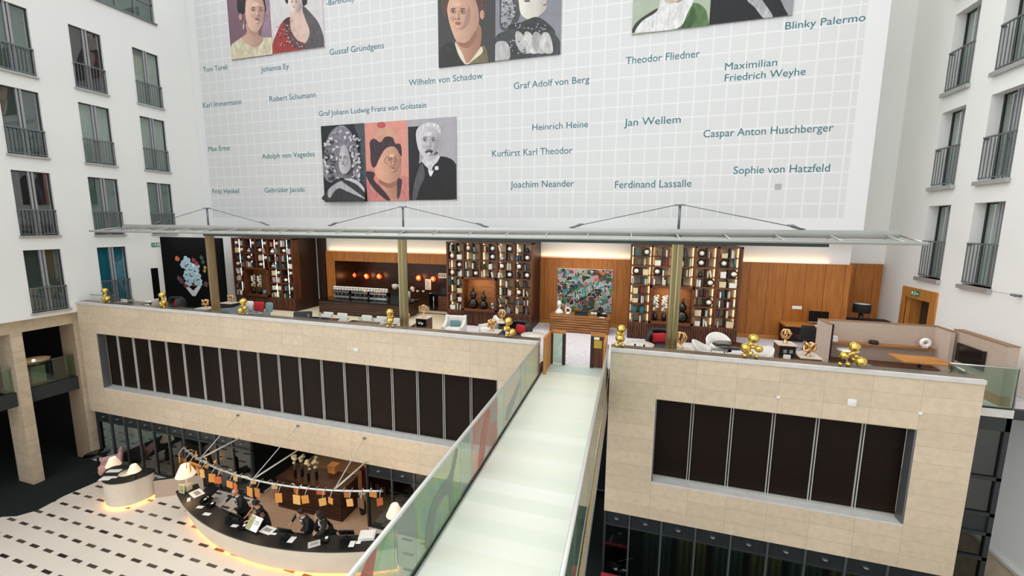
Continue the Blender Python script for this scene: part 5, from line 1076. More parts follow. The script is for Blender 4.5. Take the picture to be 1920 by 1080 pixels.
t = thing('tape_roll', 'large white ring standing at the right end of the booth shelf', 'ring', (8.33, 14.68, -3.445)); MB().tube([(.095 * math.cos(a), -.02, .15 + .095 * math.sin(a)) for a in [2 * PI * i / 20 for i in range(21)]], .05, 8, cap=False).build('ring', 'white_paint', t); Bx(-.06, .06, -.05, .03, 0, .03).build('foot', 'white_paint', t)
t = thing('booth_table', 'light oak rectangular table in front of the booth bench', 'table', (7.75, 13.75, FZ)); Bx(-.55, .55, -.38, .38, .70, .74).build('top', 'oak_x', t); MB().lathe([(.04, .03), (.04, .70)], seg=10).build('column', 'black_matt', t); Bx(-.3, .3, -.25, .25, 0, .03).build('foot', 'black_matt', t)
t = thing('screen_wall', 'taupe fabric wall panel carrying the black screen by the right wall', 'partition', (8.95, 13.55, FZ)); Bx(8.80, 9.02, 12.66, 14.43, FZ + .25, -2.80).build('panel', 'booth_fabric', t, True); Bx(8.79, 9.03, 12.65, 14.44, -2.80, -2.785).build('top_edge', 'edge_brown', t, True); Bx(8.80, 9.02, 12.66, 14.43, FZ, FZ + .25).build('plinth', 'oak', t, True)
t = thing('television', 'black flat screen hung on the taupe panel by the right wall', 'television', (8.77, 13.7, -3.60)); Bx(-.035, .0, -.47, .45, 0, .5).build('screen', 'black_gloss', t); Bx(-.04, .015, -.48, -.46, -.01, .51).build('bezel', 'black_matt', t); Bx(0, .03, -.2, .2, .15, .35).build('mount', 'black_matt', t)
t = thing('console_table', 'black console table behind the booth partition under the drum lamp', 'table', (8.85, 18.9, FZ)); Bx(-.75, .65, -.22, .22, .74, .82).build('top', 'black_matt', t)
for sx_ in (-.7, .6): 
    for sy_ in (-.18, .18): Bx(sx_ - .02, sx_ + .02, sy_ - .02, sy_ + .02, 0, .74).build('leg', 'black_matt', t)
t = thing('table_lamp', 'table lamp with black drum shade behind the booth partition', 'lamp', (8.62, 18.9, FZ + .82)); MB().lathe([(.12, 0), (.12, .02), (.05, .05), (.09, .15), (.03, .24)], seg=14).build('base', 'black_gloss', t); MB().lathe([(.28, .26), (.28, .60), (.27, .60), (.27, .27)], seg=24).build('lamp_shade', mat('shade_black', '1c1d20', .8), t); MB().lathe([(.265, .585), (.265, .592)], seg=24).build('diffuser', 'white_paper', t)
t = thing('end_balustrade', 'glass balustrade with steel rail closing the right terrace end', 'balustrade', (8.3, 12.5, FZ))
MB().tube([(7.60, 12.46, HR), (8.94, 12.46, HR), (8.94, 12.46, FZ)], .022, 7).build('handrail', 'steel', t, True); Bx(7.72, 8.92, 12.455, 12.465, FZ + .02, HR).build('glass_panel', 'rail_glass', t, True)
MB().tube([(7.60, 12.44, HR), (7.55, 11.86, HR)], .02, 7).build('handrail', 'steel', t, True); Bx(7.585, 7.595, 11.87, 12.44, -3.40, HR).build('glass_panel', 'rail_glass', t, True)
t = thing('left_balustrade', 'glass end panel with thin dark edge at the left terrace end', 'balustrade', (XL + .3, 11.9, -3.33)); a = at(155, 553, Y=11.95); MB().tube([(XL + .04, 11.95, -3.1), (XL + 1.6, 11.95, -3.1), (XL + .04, 12.6, -3.1)], .016, 6).build('handrail', 'metal_grey', t, True); Bx(XL + .04, XL + 1.6, 11.945, 11.955, -3.33, -3.1).build('glass_panel', 'clear_glass', t, True)
# ------------------------------------------------------------------ gold figures on the parapet, terrace furniture
mat('gold', 'e2c268', .11, metal=1.0, amount=.06); mat('rose_gold', 'dcb380', .15, metal=1.0, amount=.06)
mat('uphol_white', 'e2ded8', .9, amount=.05); mat('uphol_blue', '8595a2', .95, amount=.1, scale=6); mat('cushion_red', 'b3202a', .85, amount=.1); mat('cushion_teal', '6f8f95', .9, amount=.1)
mat('table_white', 'e6dfd6', .35, amount=.03); mat('shell_black', '25272a', .6, amount=.12); mat('marble_top', 'e3d6c8', .3, amount=.08)
SC = [  # px centre; balls: (part, dx, dz, r, squash)
    (200, [('head', 0, .52, .125), ('neck', 0, .36, .05), ('body_ball', -.10, .17, .125), ('body_ball', .12, .20, .115), ('chest', 0, .30, .06), ('foot', -.14, .04, .05), ('foot', .10, .04, .05)]),
    (306, [('head', .01, .52, .125), ('neck', .03, .36, .05), ('body_ball', -.02, .17, .16), ('body_ball', .10, .24, .10), ('foot', .10, .04, .05), ('foot', -.12, .05, .05)]),
    (457, [('head', .02, .50, .13), ('neck', -.02, .35, .06), ('chest', -.06, .30, .06), ('body_ball', -.09, .16, .125), ('arm_ball', .11, .27, .085), ('foot', -.04, .03, .05), ('foot', .12, .02, .04)]),
    (732, [('head', 0, .50, .13), ('neck', -.07, .35, .06), ('chest', .06, .36, .05), ('body_ball', .01, .24, .115), ('foot', -.08, .05, .05), ('foot', .08, .03, .05), ('arm_ball', -.09, .15, .05)]),
    (950, [('head', .05, .50, .13), ('neck', .02, .37, .05), ('body_ball', -.03, .25, .10), ('arm_ball', .18, .18, .115), ('chest', .06, .30, .06), ('foot', .0, .04, .06), ('foot', .10, .05, .05)]),
    (1162, [('head', .02, .52, .125), ('neck', -.04, .38, .07), ('chest', .06, .37, .06), ('body_ball', 0, .25, .13), ('foot', -.08, .06, .075), ('foot', .08, .05, .065)]),
    (1408, [('head', .02, .52, .13), ('neck', -.03, .37, .06), ('body_ball', -.13, .25, .13), ('arm_ball', .15, .27, .10), ('chest', .02, .31, .06), ('foot', -.14, .05, .07), ('foot', .13, .04, .06), ('belly', -.02, .14, .07)]),
    (1598, [('head', .0, .50, .13), ('neck', .0, .35, .06), ('body_ball', -.17, .26, .105), ('arm_ball', .15, .16, .13), ('chest', .04, .28, .05), ('foot', -.24, .03, .05), ('foot', -.07, .05, .06), ('belly', .0, .2, .04)])]
SL = ['at the far left beside the glass end panel', 'in front of the black flower picture', 'in front of the blue sofa', 'in front of the coffee bar', 'left of the bridge, with a ball to the side', 'just right of the bridge gate', 'in front of the right wood panelling', 'in front of the booth partition']
for i, (px, balls) in enumerate(SC):
    q = at(px, 585, Y=YF + .16); x = at(px, {200: 570, 306: 575, 457: 590, 732: 614, 950: 638, 1162: 650, 1408: 671, 1598: 685}[px], Y=YF + .16).x
    t = thing('balloon_figure', 'gold balloon figure on the parapet, ' + SL[i], 'sculpture', (x, YF + .16, -3.325), group='gold balloon figures')
    for j, (nm, dx, dz, r) in enumerate(balls): MB().ball((dx, (-.03, .02, .04, -.02)[j % 4] if nm != 'head' else 0, max(dz, r * .92)), r, 20, 12, (1.0, 1.0, .94), .10, i * 20 + j).build(nm, 'gold', t)
    MB().tube([(balls[2][1], 0, balls[2][2]), (balls[1][1], 0, balls[1][2]), (0, 0, .46)], .035, 8).build('spine', 'gold', t)
def gold_knot(loc, s, label, kind):
    t = thing('gold_ornament', label, 'sculpture', loc)
    b_ = MB()
    if kind == 0:
        for a in (0, PI / 3, 2 * PI / 3): b_.tube([(.12 * s * math.cos(u) * math.cos(a), .12 * s * math.cos(u) * math.sin(a), .24 * s + .12 * s * math.sin(u)) for u in [2 * PI * i / 6 for i in range(7)]], .022 * s, 5, cap=False)
    elif kind == 1:
        b_.tube([(.11 * s * math.cos(u), 0, .26 * s + .11 * s * math.sin(u)) for u in [2 * PI * i / 20 for i in range(21)]], .028 * s, 8, cap=False)
    else:
        for a in (0, PI / 2): b_.tube([((.10 + .03 * math.cos(3 * u)) * s * math.cos(u + a), (.08) * s * math.sin(u + a), .22 * s + .09 * s * math.sin(2 * u)) for u in [2 * PI * i / 28 for i in range(29)]], .032 * s, 7, cap=False)
    b_.build('knot', 'rose_gold', t); MB().lathe([(.06 * s, 0), (.06 * s, .02), (.035 * s, .04), (.035 * s, .14 * s)], seg=10).build('stem', 'rose_gold', t); return t
def pedestal(label, c, w, d, h, body='walnut', top='marble_top', panel=None, rz=0):
    t = thing('pedestal', label, 'pedestal', (c[0], c[1], FZ), rz)
    Bx(-w / 2, w / 2, -d / 2, d / 2, 0, h - .03).build('body', body, t); Bx(-w / 2 - .015, w / 2 + .015, -d / 2 - .015, d / 2 + .015, h - .03, h).build('top', top, t)
    if panel:
        t0_ = t; t = Bx(-w / 2 + .03, w / 2 - .03, -d / 2 - .012, -d / 2, .05, h - .05).build('front_panel', 'black_gloss', t)
        if panel == 1:
            for k, (u, v, r) in enumerate(((-.08, .2, .035), (-.02, .17, .03), (.05, .2, .035), (.02, .23, .025))): MB().plate(ell(u, h - v, r, r, 10), -d / 2 - .016, -d / 2 - .012).build('printed_mark', 'white_paper', t)
        if panel == 2:
            for u in (-.10, .05): MB().box(u, u + .09, -d / 2 - .016, -d / 2 - .012, h - .24, h - .14).build('printed_mark', mat('mark_grey', '85857f', .6), t)
            Bx(-.09, .09, -d / 2 - .03, -d / 2 - .014, h - .52, h - .28).build('card', 'white_paper', t)
        t = t0_
    return t
def c_(px, py, h): p = P(px, py, h); return (p.x, p.y)
q = c_(795, 594, .95); pedestal('dark pedestal with a white mark on its front in front of the bar', q, .44, .44, .95, panel=1); gold_knot((q[0], q[1], FZ + .95), 1.15, 'gold ring ornament on the dark pedestal with the white mark', 1)
q = c_(760, 606, .72); q = (q[0] + .1, q[1] - .12); pedestal('low dark pedestal with pale top at the foot of the middle bronze column', q, .5, .5, .72); gold_knot((q[0] + .02, q[1], FZ + .72), 1.15, 'gold ring ornament on the low pedestal by the middle bronze column', 1)
q_ = at(430, 567, Y=14.62); q = (q_.x, q_.y); PH = q_.z - FZ; pedestal('black pedestal with white top behind the blue sofa', q, .62, .40, PH, 'black_gloss', 'table_white'); gold_knot((q[0] + .1, q[1], FZ + PH), 1.1, 'gold knot ornament on the black pedestal behind the blue sofa', 2)
q = c_(386, 577, .7); pedestal('low white topped pedestal beside the left bronze column', q, .6, .5, .7, 'walnut_dark', 'table_white'); gold_knot((q[0], q[1], FZ + .7), 1.1, 'gold knot ornament on the low pedestal beside the left bronze column', 2)
q = c_(922, 620, .62); pedestal('low dark pedestal with square white top before the white armchairs', q, .6, .5, .62, 'walnut_dark', 'table_white'); gold_knot((q[0], q[1], FZ + .62), 1.2, 'gold knot ornament on the low white topped pedestal by the armchairs', 2)
q = c_(941, 602, .86); t = thing('drum_stand', 'round black stand with white top behind the gold figure left of the bridge', 'pedestal', (q[0], q[1], FZ)); MB().lathe([(.17, 0), (.12, .1), (.14, .8)], seg=18).build('body', 'black_gloss', t); MB().lathe([(.2, .8), (.21, .83), (.2, .86)], seg=18).build('top', 'table_white', t); gold_knot((q[0], q[1], FZ + .86), 1.2, 'gold angular ornament on the round black stand left of the bridge', 0)
q = c_(1281, 653, .72); pedestal('low dark pedestal with pale top right of the right bronze column', q, .55, .45, .72); gold_knot((q[0] - .08, q[1], FZ + .72), 1.35, 'gold angular ornament on the low pedestal right of the right bronze column', 0)
q = c_(1472, 643, .98); pedestal('tall pedestal with black front and white card before the panelling', q, .44, .44, .98, panel=2); gold_knot((q[0], q[1], FZ + .98), 1.15, 'gold angular ornament on the tall pedestal with the white card', 0)
q = c_(1506, 666, .72); q = (q[0] + .12, q[1]); pedestal('low pedestal with pale top between the tall pedestal and the booth', q, .5, .45, .72, 'walnut'); gold_knot((q[0], q[1], FZ + .72), 1.15, 'gold knot ornament on the low pedestal beside the booth', 2)

def dining_chair(loc, rz, label, proto=[]):
    if not proto:
        t = thing('dining_chair', label, 'chair', loc, rz)
        MB().rbox((0, 0, .44), (.46, .46, .09), .035).build('seat', 'uphol_white', t); MB().rbox((0, .22, .64), (.45, .07, .38), .03, 0, 0, -.12).build('backrest', 'uphol_white', t)
        for sx_ in (-.18, .18):
            for sy_ in (-.18, .18): MB().tube([(sx_, sy_, .40), (sx_ * 1.12, sy_ * 1.12, 0)], [.02, .013], 6).build('leg', 'walnut_dark', t)
        proto.append(t); return t
    return dup(proto[0], loc, rz, label)
def dining_table(loc, w, d, label):
    t = thing('dining_table', label, 'table', loc); Bx(-w / 2, w / 2, -d / 2, d / 2, .70, .735).build('top', 'black_gloss', t)
    for sx_ in (-1, 1): 
        for sy_ in (-1, 1): Bx(sx_ * w * .44 - .025, sx_ * w * .44 + .025, sy_ * d * .42 - .025, sy_ * d * .42 + .025, 0, .70).build('leg', 'walnut_dark', t)
    return t
TB = [(c_(600, 599, .735), 'beside the left bookcase'), (c_(676, 606, .735), 'in front of the coffee machines'), (c_(724, 611, .735), 'left of the middle bronze column')]
for i, ((x, y), w) in enumerate(TB):
    dining_table((x, y, FZ), 1.2 if i < 2 else .5, .7, 'dark dining table ' + w)
    for sx_ in (-.33, .33) if i < 2 else (0,):
        s = 'left' if sx_ < 0 else 'right' if sx_ > 0 else 'single'
        dining_chair((x + sx_, y + .62, FZ), 0, '%s white chair, far side of the table %s' % (s, w))
        dining_chair((x + sx_, y - .56, FZ), PI, '%s white chair, near side of the table %s' % (s, w))
    for k in range(4 if i < 2 else 2):
        gx, gy = x + (-.42 + .28 * k), y + (-.12, .14)[k % 2]
        t = thing('wine_glass', 'clear wine glass, %s on the table %s' % (ORD[k], w), 'glass', (gx, gy, FZ + .735), group='glasses on the terrace tables')
        MB().lathe([(.035, 0), (.006, .01), (.006, .09), (.04, .13), (.036, .2)], seg=10).build('bowl', 'green_glass', t); MB().lathe([(.036, 0), (.036, .004)], seg=10).build('foot', 'green_glass', t)
    for k, u in enumerate((-.3, .3) if i < 2 else (0,)):
        t = thing('plate', 'white plate, %s on the table %s' % (['left', 'right'][k] if i < 2 else 'alone', w), 'plate', (x + u, y - .24, FZ + .735)); MB().lathe([(.07, 0), (.13, .015), (.125, .018), (.06, .008)], seg=18).build('rim', 'cup_white', t); MB().lathe([(.07, .008), (.07, .010)], seg=14).build('well', 'table_white', t)
# left end seats
q = at(226, 556, Y=12.95); dining_chair((q.x + .12, 12.75, FZ), -.1, 'white dining chair below the teal window at the left terrace end')
x, y = c_(280, 562, .8); dining_chair((x, y, FZ), -1.2, 'white dining chair seen from the side left of the black flower picture')
x, y = c_(252, 568, .735); dining_table((x, y, FZ), 1.2, .7, 'dark dining table at the left terrace end')
def egg_chair(loc, rz, label, proto=[]):
    if proto: return dup(proto[0], loc, rz, label)
    t = thing('egg_chair', label, 'chair', loc, rz); vs = []; fs = []; n, m_ = 16, 9
    for j in range(m_):
        for i in range(n + 1):
            a = PI * (-.05 + 1.10 * i / n); b2 = -.5 * PI + PI * .78 * j / (m_ - 1)
            vs.append((.44 * math.cos(a) * math.cos(b2 * .95), .40 * math.sin(a) * math.cos(b2 * .95) - .02, .52 + (.40 if b2 > 0 else .22) * math.sin(b2)))
    for j in range(m_ - 1):
        for i in range(n): fs.append((j * (n + 1) + i, j * (n + 1) + i + 1, (j + 1) * (n + 1) + i + 1, (j + 1) * (n + 1) + i))
    s = MB().add(vs, fs, True).build('shell', 'shell_black', t); md = s.modifiers.new('thick', 'SOLIDIFY'); md.thickness = .05
    MB().rbox((0, -.02, .36), (.66, .6, .12), .05).build('seat_cushion', 'shell_black', t); MB().rbox((0, .10, .56), (.46, .14, .30), .06, 0, 0, -.3).build('cushion', 'cushion_red', t)
    MB().lathe([(.26, 0), (.26, .02), (.04, .04), (.04, .32)], seg=16).build('base', 'black_matt', t); t.scale = (1.18, 1.18, 1.1); proto.append(t); return t
x, y = c_(327, 562, .8); egg_chair((x, y, FZ), -.3, 'black egg chair with red cushion in front of the black flower picture')
x, y = c_(974, 607, .85); egg_chair((x, y, FZ), -.5, 'black egg chair with red cushion left of the bridge gate')
x, y = c_(1240, 624, .85); egg_chair((x, y + .1, FZ), .45, 'black egg chair with red cushion beside the right bronze column')
x, y = c_(563, 590, .75); t = thing('lounge_chair', 'low black lounge chair in front of the left bookcase', 'chair', (x, y, FZ), .5); MB().rbox((0, 0, .34), (.7, .7, .16), .06).build('seat', 'shell_black', t); MB().rbox((0, .34, .56), (.7, .13, .5), .05, 0, 0, -.25).build('backrest', 'shell_black', t)
for sx_ in (-.28, .28):
    for sy_ in (-.25, .25): MB().tube([(sx_, sy_, .28), (sx_ * 1.1, sy_ * 1.1, 0)], .016, 6).build('leg', 'black_matt', t)
# sofa
x, y = c_(475, 567, .82); x -= .42; y -= .1 + .6; t = thing('sofa', 'blue grey sofa with a raised curved end in front of the left bookcase', 'sofa', (x, y + .1, FZ)); SY = y + .1
pr = [(-1.15, .30), (-1.15, .50), (-.75, .56), (-.3, .62), (.1, .70), (.42, .82), (.60, .76), (.74, .48), (1.2, .44), (1.2, .30)]
MB().plate(pr, -.10, .10).build('backrest', 'uphol_blue', t); MB().rbox((.05, .42, .33), (2.35, .62, .24), .06).build('seat', 'uphol_blue', t); MB().rbox((1.18, .40, .40), (.18, .6, .2), .06).build('armrest', 'uphol_blue', t)
for sx_ in (-1, 1.1):
    for sy_ in (.15, .65): MB().tube([(sx_, sy_, .25), (sx_, sy_, 0)], .022, 6).build('leg', 'walnut_dark', t)
x, y = c_(485, 583, .62)
for nm, px, colr, l, w, dy in (('white', 468, 'uphol_white', 'white cushion left of the red cushion on the sofa', .36, .0), ('red', 486, 'cushion_red', 'red square cushion on the right end of the blue grey sofa', .50, -.05), ('teal', 504, 'cushion_teal', 'teal cushion right of the red cushion on the sofa', .34, .03)):
    q = at(px, 580, Y=SY + .34); t = thing('cushion', l, 'cushion', (q.x, SY + .36 + dy * .3, FZ + .505)); MB().rbox((0, 0, .21), (w, .16, .42), .07, 0, 0, -.2).build('cover', colr, t); MB().tube([(-w * .45, -.04, .02), (w * .45, -.04, .02)], .012, 5).build('piping', colr, t)
# white armchairs
def armchair(loc, rz, label, cush):
    t = thing('armchair', label, 'armchair', loc, rz)
    MB().rbox((0, 0, .33), (.66, .64, .2), .06).build('seat', 'uphol_white', t); MB().rbox((0, .30, .60), (.66, .12, .46), .05, 0, 0, -.12).build('backrest', 'uphol_white', t)
    for s in (-1, 1):
        x = s * .36; pr = [(-.34, .02), (-.34, .52), (-.15, .53), (.05, .56), (.2, .68), (.28, .84), (.38, .84), (.36, .02)]; n = len(pr)
        vs = [(x - .05, a, b2) for a, b2 in pr] + [(x + .05, a, b2) for a, b2 in pr]
        MB().add(vs, [tuple(range(n)), tuple(range(2 * n - 1, n - 1, -1))] + [(i, (i + 1) % n, n + (i + 1) % n, n + i) for i in range(n)]).build('armrest', 'uphol_white', t)
        MB().tube([(x * .9, .3, .1), (x * .9, .3, 0)], .02, 6).build('leg', 'walnut_dark', t)
    MB().rbox((0, .17, .54), (.40, .13, .26), .05, 0, 0, -.25).build('cushion', cush, t); return t
x, y = c_(851, 594, .84); armchair((x, y, FZ), .15, 'white armchair with grey teal cushion facing the parapet, left of its pair', 'cushion_teal')
x, y = c_(913, 600, .84); armchair((x - .02, y + .35, FZ), -1.0, 'white armchair turned sideways, right of its pair near the gold figure', 'uphol_white')
def round_table(px, py, label):
    x, y = c_(px, py, .70); t = thing('round_table', label, 'table', (x, y, FZ)); MB().lathe([(.40, .675), (.42, .69), (.42, .70)], seg=32).build('top', 'table_white', t); MB().lathe([(.03, .03), (.03, .68)], seg=10).build('column', 'black_matt', t); MB().lathe([(.24, 0), (.24, .015), (.03, .03)], seg=20).build('foot', 'black_matt', t)
    return x, y
round_table(1000, 628, 'round white table beside the bridge gate, left side'); x, y = round_table(1200, 645, 'round white table between the bridge gate and the right egg chair')
for k in range(3):
    t = thing('small_glass', 'small dark glass, %s of three on the round table right of the bridge' % ['left', 'middle', 'right'][k], 'glass', (x - .15 + .13 * k, y - .30, FZ + .70)); MB().lathe([(.025, 0), (.035, .05), (.02, .08)], seg=10).build('body', 'black_gloss' if k != 1 else 'cup_white', t); MB().lathe([(.02, .08), (.025, .09)], seg=8).build('lid', 'cup_white', t)
# right lounge group
x, y = c_(1372, 650, .72); y += .2; t = thing('round_table', 'round black table between the white tub chairs', 'table', (x, y, FZ)); MB().lathe([(.48, .69), (.5, .705), (.5, .72)], seg=28).build('top', 'black_gloss', t); MB().lathe([(.05, .03), (.05, .69)], seg=10).build('column', 'black_matt', t); MB().lathe([(.3, 0), (.3, .02), (.05, .03)], seg=20).build('foot', 'black_matt', t)
def tub(loc, rz, label, proto=[]):
    if proto: return dup(proto[0], loc, rz, label)
    t = thing('tub_chair', label, 'chair', loc, rz); n = 15; prof = []
    MB().rbox((0, 0, .42), (.54, .52, .12), .05).build('seat', 'uphol_white', t); vs = []; fs = []
    for i in range(n):
        a = PI * (-.15 + 1.3 * i / (n - 1)); h = .62 + .20 * max(0, math.sin(a)) ** 1.2; r0, r1 = .27, .33
        for r, z in ((r0, .34), (r0 + .01, h), (r1, h), (r1 - .03, .34)): vs.append((r * math.cos(a), r * math.sin(a), z))
    for i in range(n - 1):
        for k in range(4): fs.append((i * 4 + k, i * 4 + (k + 1) % 4, (i + 1) * 4 + (k + 1) % 4, (i + 1) * 4 + k))
    fs += [(0, 1, 2, 3), tuple((n - 1) * 4 + k for k in (3, 2, 1, 0))]; MB().add(vs, fs, True).build('backrest', 'uphol_white', t)
    for sx_ in (-.2, .2):
        for sy_ in (-.18, .18): MB().tube([(sx_, sy_, .38), (sx_ * 1.15, sy_ * 1.15, 0)], [.02, .013], 6).build('leg', 'walnut_dark', t)
    t.scale = (1.15, 1.1, 1.05); proto.append(t); return t
q = c_(1355, 632, .86); tub((q[0] - .05, q[1] + .3, FZ), 0, 'white tub chair behind the round black table, against the right bookcase')
q = c_(1318, 641, .84); tub((q[0] + .05, q[1], FZ), 1.25, 'white tub chair left of the round black table')
q = c_(1376, 658, .84); tub((q[0], q[1] + .12, FZ), PI, 'white tub chair with its back to the parapet, before the round black table')
q = c_(1418, 652, .84); tub((q[0] + .12, q[1] + .1, FZ), -1.3, 'white tub chair partly hidden by the gold figure before the panelling')
x, y = c_(1590, 656, .72); t = thing('round_table', 'small round white table inside the booth behind the gold figure', 'table', (x, y, FZ)); MB().lathe([(.26, .70), (.27, .71), (.27, .72)], seg=24).build('top', 'table_white', t); MB().lathe([(.03, .02), (.03, .70)], seg=10).build('column', 'steel', t); MB().lathe([(.2, 0), (.2, .02)], seg=18).build('foot', 'steel', t)
q = c_(1622, 680, .72); t = thing('mesh_chair', 'grey mesh chair with curved back at the booth table', 'chair', (q[0], q[1], FZ), 2.6)
MB().rbox((0, 0, .44), (.46, .45, .06), .03).build('seat', mat('mesh_grey', '8c9092', .8, amount=.2, scale=12), t)
vs = []; n = 12
for i in range(n): a = PI * (.1 + .8 * i / (n - 1)); vs += [(.25 * math.cos(a), .25 * math.sin(a), .5), (.27 * math.cos(a), .27 * math.sin(a), .62 + .14 * math.sin(a))]
sh = MB().add(vs, [(2 * i, 2 * i + 2, 2 * i + 3, 2 * i + 1) for i in range(n - 1)], True).build('backrest', 'mesh_grey', t); md = sh.modifiers.new('thick', 'SOLIDIFY'); md.thickness = .025
for sx_ in (-.18, .18):
    for sy_ in (-.17, .17): MB().tube([(sx_, sy_, .42), (sx_ * 1.1, sy_ * 1.1, 0)], .012, 6).build('leg', 'steel', t)
q = c_(1524, 643, .5); t = thing('office_chair', 'dark office chair at the oak wall desk, half hidden by the booth', 'chair', (6.0, 16.6, FZ)); MB().rbox((0, 0, .46), (.46, .44, .08), .03).build('seat', 'black_matt', t); MB().rbox((0, -.22, .74), (.42, .06, .42), .03).build('backrest', 'black_matt', t); MB().tube([(0, 0, .06), (0, 0, .44)], .03, 8).build('column', 'chrome', t)
for k in range(5): a = 2 * PI * k / 5; MB().tube([(0, 0, .07), (.26 * math.cos(a), .26 * math.sin(a), .045)], .018, 6).ball((.26 * math.cos(a), .26 * math.sin(a), .03), .028, 8, 6).build('base_arm', 'chrome', t)
# ------------------------------------------------------------------ lobby: glass front, reception, desks
mat('desk_cream', 'dfd3c1', .4, amount=.05, scale=2); mat('desk_black', '121213', .35, amount=.15)
YG = 11.47
mat('frame_mid', '565c5e', .45, metal=.3, amount=.06)
def shopfront(n, x0, x1, xs, skip=()):
    g = sgroup('window_%d' % n, ((x0 + x1) / 2, YG, GZ)); zt, zm = -8.22, -8.62
    f = MB().box(x0, x1, YG - .04, YG + .05, zm - .035, zm + .035).box(x0, x1, YG - .04, YG + .05, GZ, GZ + .06).box(x0, x0 + .07, YG - .05, YG + .06, GZ, zt).box(x1 - .07, x1, YG - .05, YG + .06, GZ, zt); f.build('window_frame', 'frame_dark', g, True)
    for x in xs: Bx(x - .022, x + .022, YG - .05, YG + .05, GZ, zt).build('mullion', 'frame_mid', g, True)
    e_ = [x0] + list(xs) + [x1]
    for a, b_ in zip(e_, e_[1:]):
        if (b_ - a) < .12: continue
        Bx(a + .03, b_ - .03, YG, YG + .015, GZ + .06, zm - .035).build('pane', 'shop_glass', g, True); Bx(a + .03, b_ - .03, YG, YG + .02, zm + .035, zt).build('spandrel_panel', mat('spandrel', '2b2f30', .3, amount=.15), g, True)
        MB().lathe([(.06, 0), (.075, .01), (.05, .03)], ((a + b_) / 2, YG - .02, -8.42), 12).build('air_nozzle', 'metal_grey', g, True)
shopfront(60, -22.3, -13.62, [-22.3 + .86 * i for i in range(1, 10)])
shopfront(61, -8.52, -2.5, [-7.5, -6.63, -5.76, -4.89, -4.02, -3.15])
shopfront(62, -.42, 7.62, [.304, 1.17, 2.053, 2.93, 3.81, 4.67, 5.55, 6.42])
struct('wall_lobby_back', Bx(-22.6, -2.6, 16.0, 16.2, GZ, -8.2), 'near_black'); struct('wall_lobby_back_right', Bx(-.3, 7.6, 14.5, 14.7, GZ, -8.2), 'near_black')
struct('wall_bridge_bay', Bx(-2.6, -.3, 16.0, 16.2, GZ, -4.5), 'frame_dark')
struct('floor_lobby_dark', Bx(-22.3, -13.7, YG + .3, 16, GZ, GZ + .012), 'dark_carpet')
struct('floor_lobby_dark_right', Bx(-.35, 7.6, YG + .1, 14.5, GZ, GZ + .012), 'dark_carpet')
# curtains and figures behind the right glass front
mat('drape_green', '54705f', .9, amount=.3, scale=4, stretch=(5, 5, .3)); mat('drape_yellow', '8d8a4e', .9, amount=.3, scale=4, stretch=(5, 5, .3))
for i in range(7):
    x0 = .75 + i * .96; t = thing('drape', '%s drape behind the right lobby glass, %s from the bridge' % (['dark green', 'olive'][i % 2], ORD[i]), 'curtain', (x0 + .4, 12.1, GZ), group='drapes behind the lobby glass')
    pr = [(x0 + .78 * k / 24, 12.1 + .05 * math.sin(k * 1.3)) for k in range(25)]; MB().ring(pr, [(x, y + .02) for x, y in pr], GZ + .02, -8.75).build('fabric', 'drape_green' if i % 2 == 0 else 'drape_yellow', t, True); MB().tube([(x0, 12.11, -8.72), (x0 + .8, 12.11, -8.72)], .02, 6).build('rail', 'metal_grey', t, True)
q = at(1155, 1050, Y=12.2); t = thing('lounge_chair', 'black swivel chair behind the glass below the bridge, right side', 'chair', (.1, 12.3, GZ), .6); MB().ball((0, .1, .78), .42, 16, 10, (1, .5, .9)).build('backrest', 'black_gloss', t); MB().rbox((0, -.1, .45), (.7, .6, .14), .06).build('seat', 'black_gloss', t); MB().tube([(0, 0, .02), (0, 0, .4)], .04, 8).build('column', 'chrome', t); MB().lathe([(.3, 0), (.3, .02), (.04, .04)], seg=18).build('foot', 'chrome', t)
t = thing('lounge_chair', 'red upholstered seat at the foot of the right lobby glass', 'chair', (-.05, 10.6, GZ)); MB().rbox((0, 0, .34), (.75, .7, .2), .07).build('seat', mat('seat_red', '8d1c26', .8), t); MB().rbox((0, .3, .6), (.75, .14, .5), .06).build('backrest', 'seat_red', t)
for sx_ in (-.3, .3):
    for sy_ in (-.28, .28): MB().tube([(sx_, sy_, .26), (sx_, sy_, 0)], .018, 6).build('leg', 'walnut_dark', t)

lamp('AREA', (3.4, 11.8, -8.35), 30, (.9, 1, .85), 6, (.6, 0, 0), .3)  # added fill light, no fitting: lifts the drapes behind the right glass
# ---- curved reception desk
CX, CY, RO, RI = -10.848, 18.266, 9.594, 8.95
def arc(r, a0, a1, n=40): return [(CX + r * math.cos(a0 + (a1 - a0) * i / n), CY + r * math.sin(a0 + (a1 - a0) * i / n)) for i in range(n + 1)]
A0 = math.atan2(9.79 - CY, -15.327 - CX); A1 = math.atan2(9.72 - CY, -6.30 - CX)
A0 = A0 if A0 < 0 else A0; DT = GZ + 1.08
desk = thing('reception_desk', 'long curved reception desk with black top and glowing foot', 'desk', (-10.8, 9.0, GZ))
MB().ring(arc(RI, A0, A1), arc(RO, A0, A1), DT - .05, DT).build('worktop', 'desk_black', desk, True)
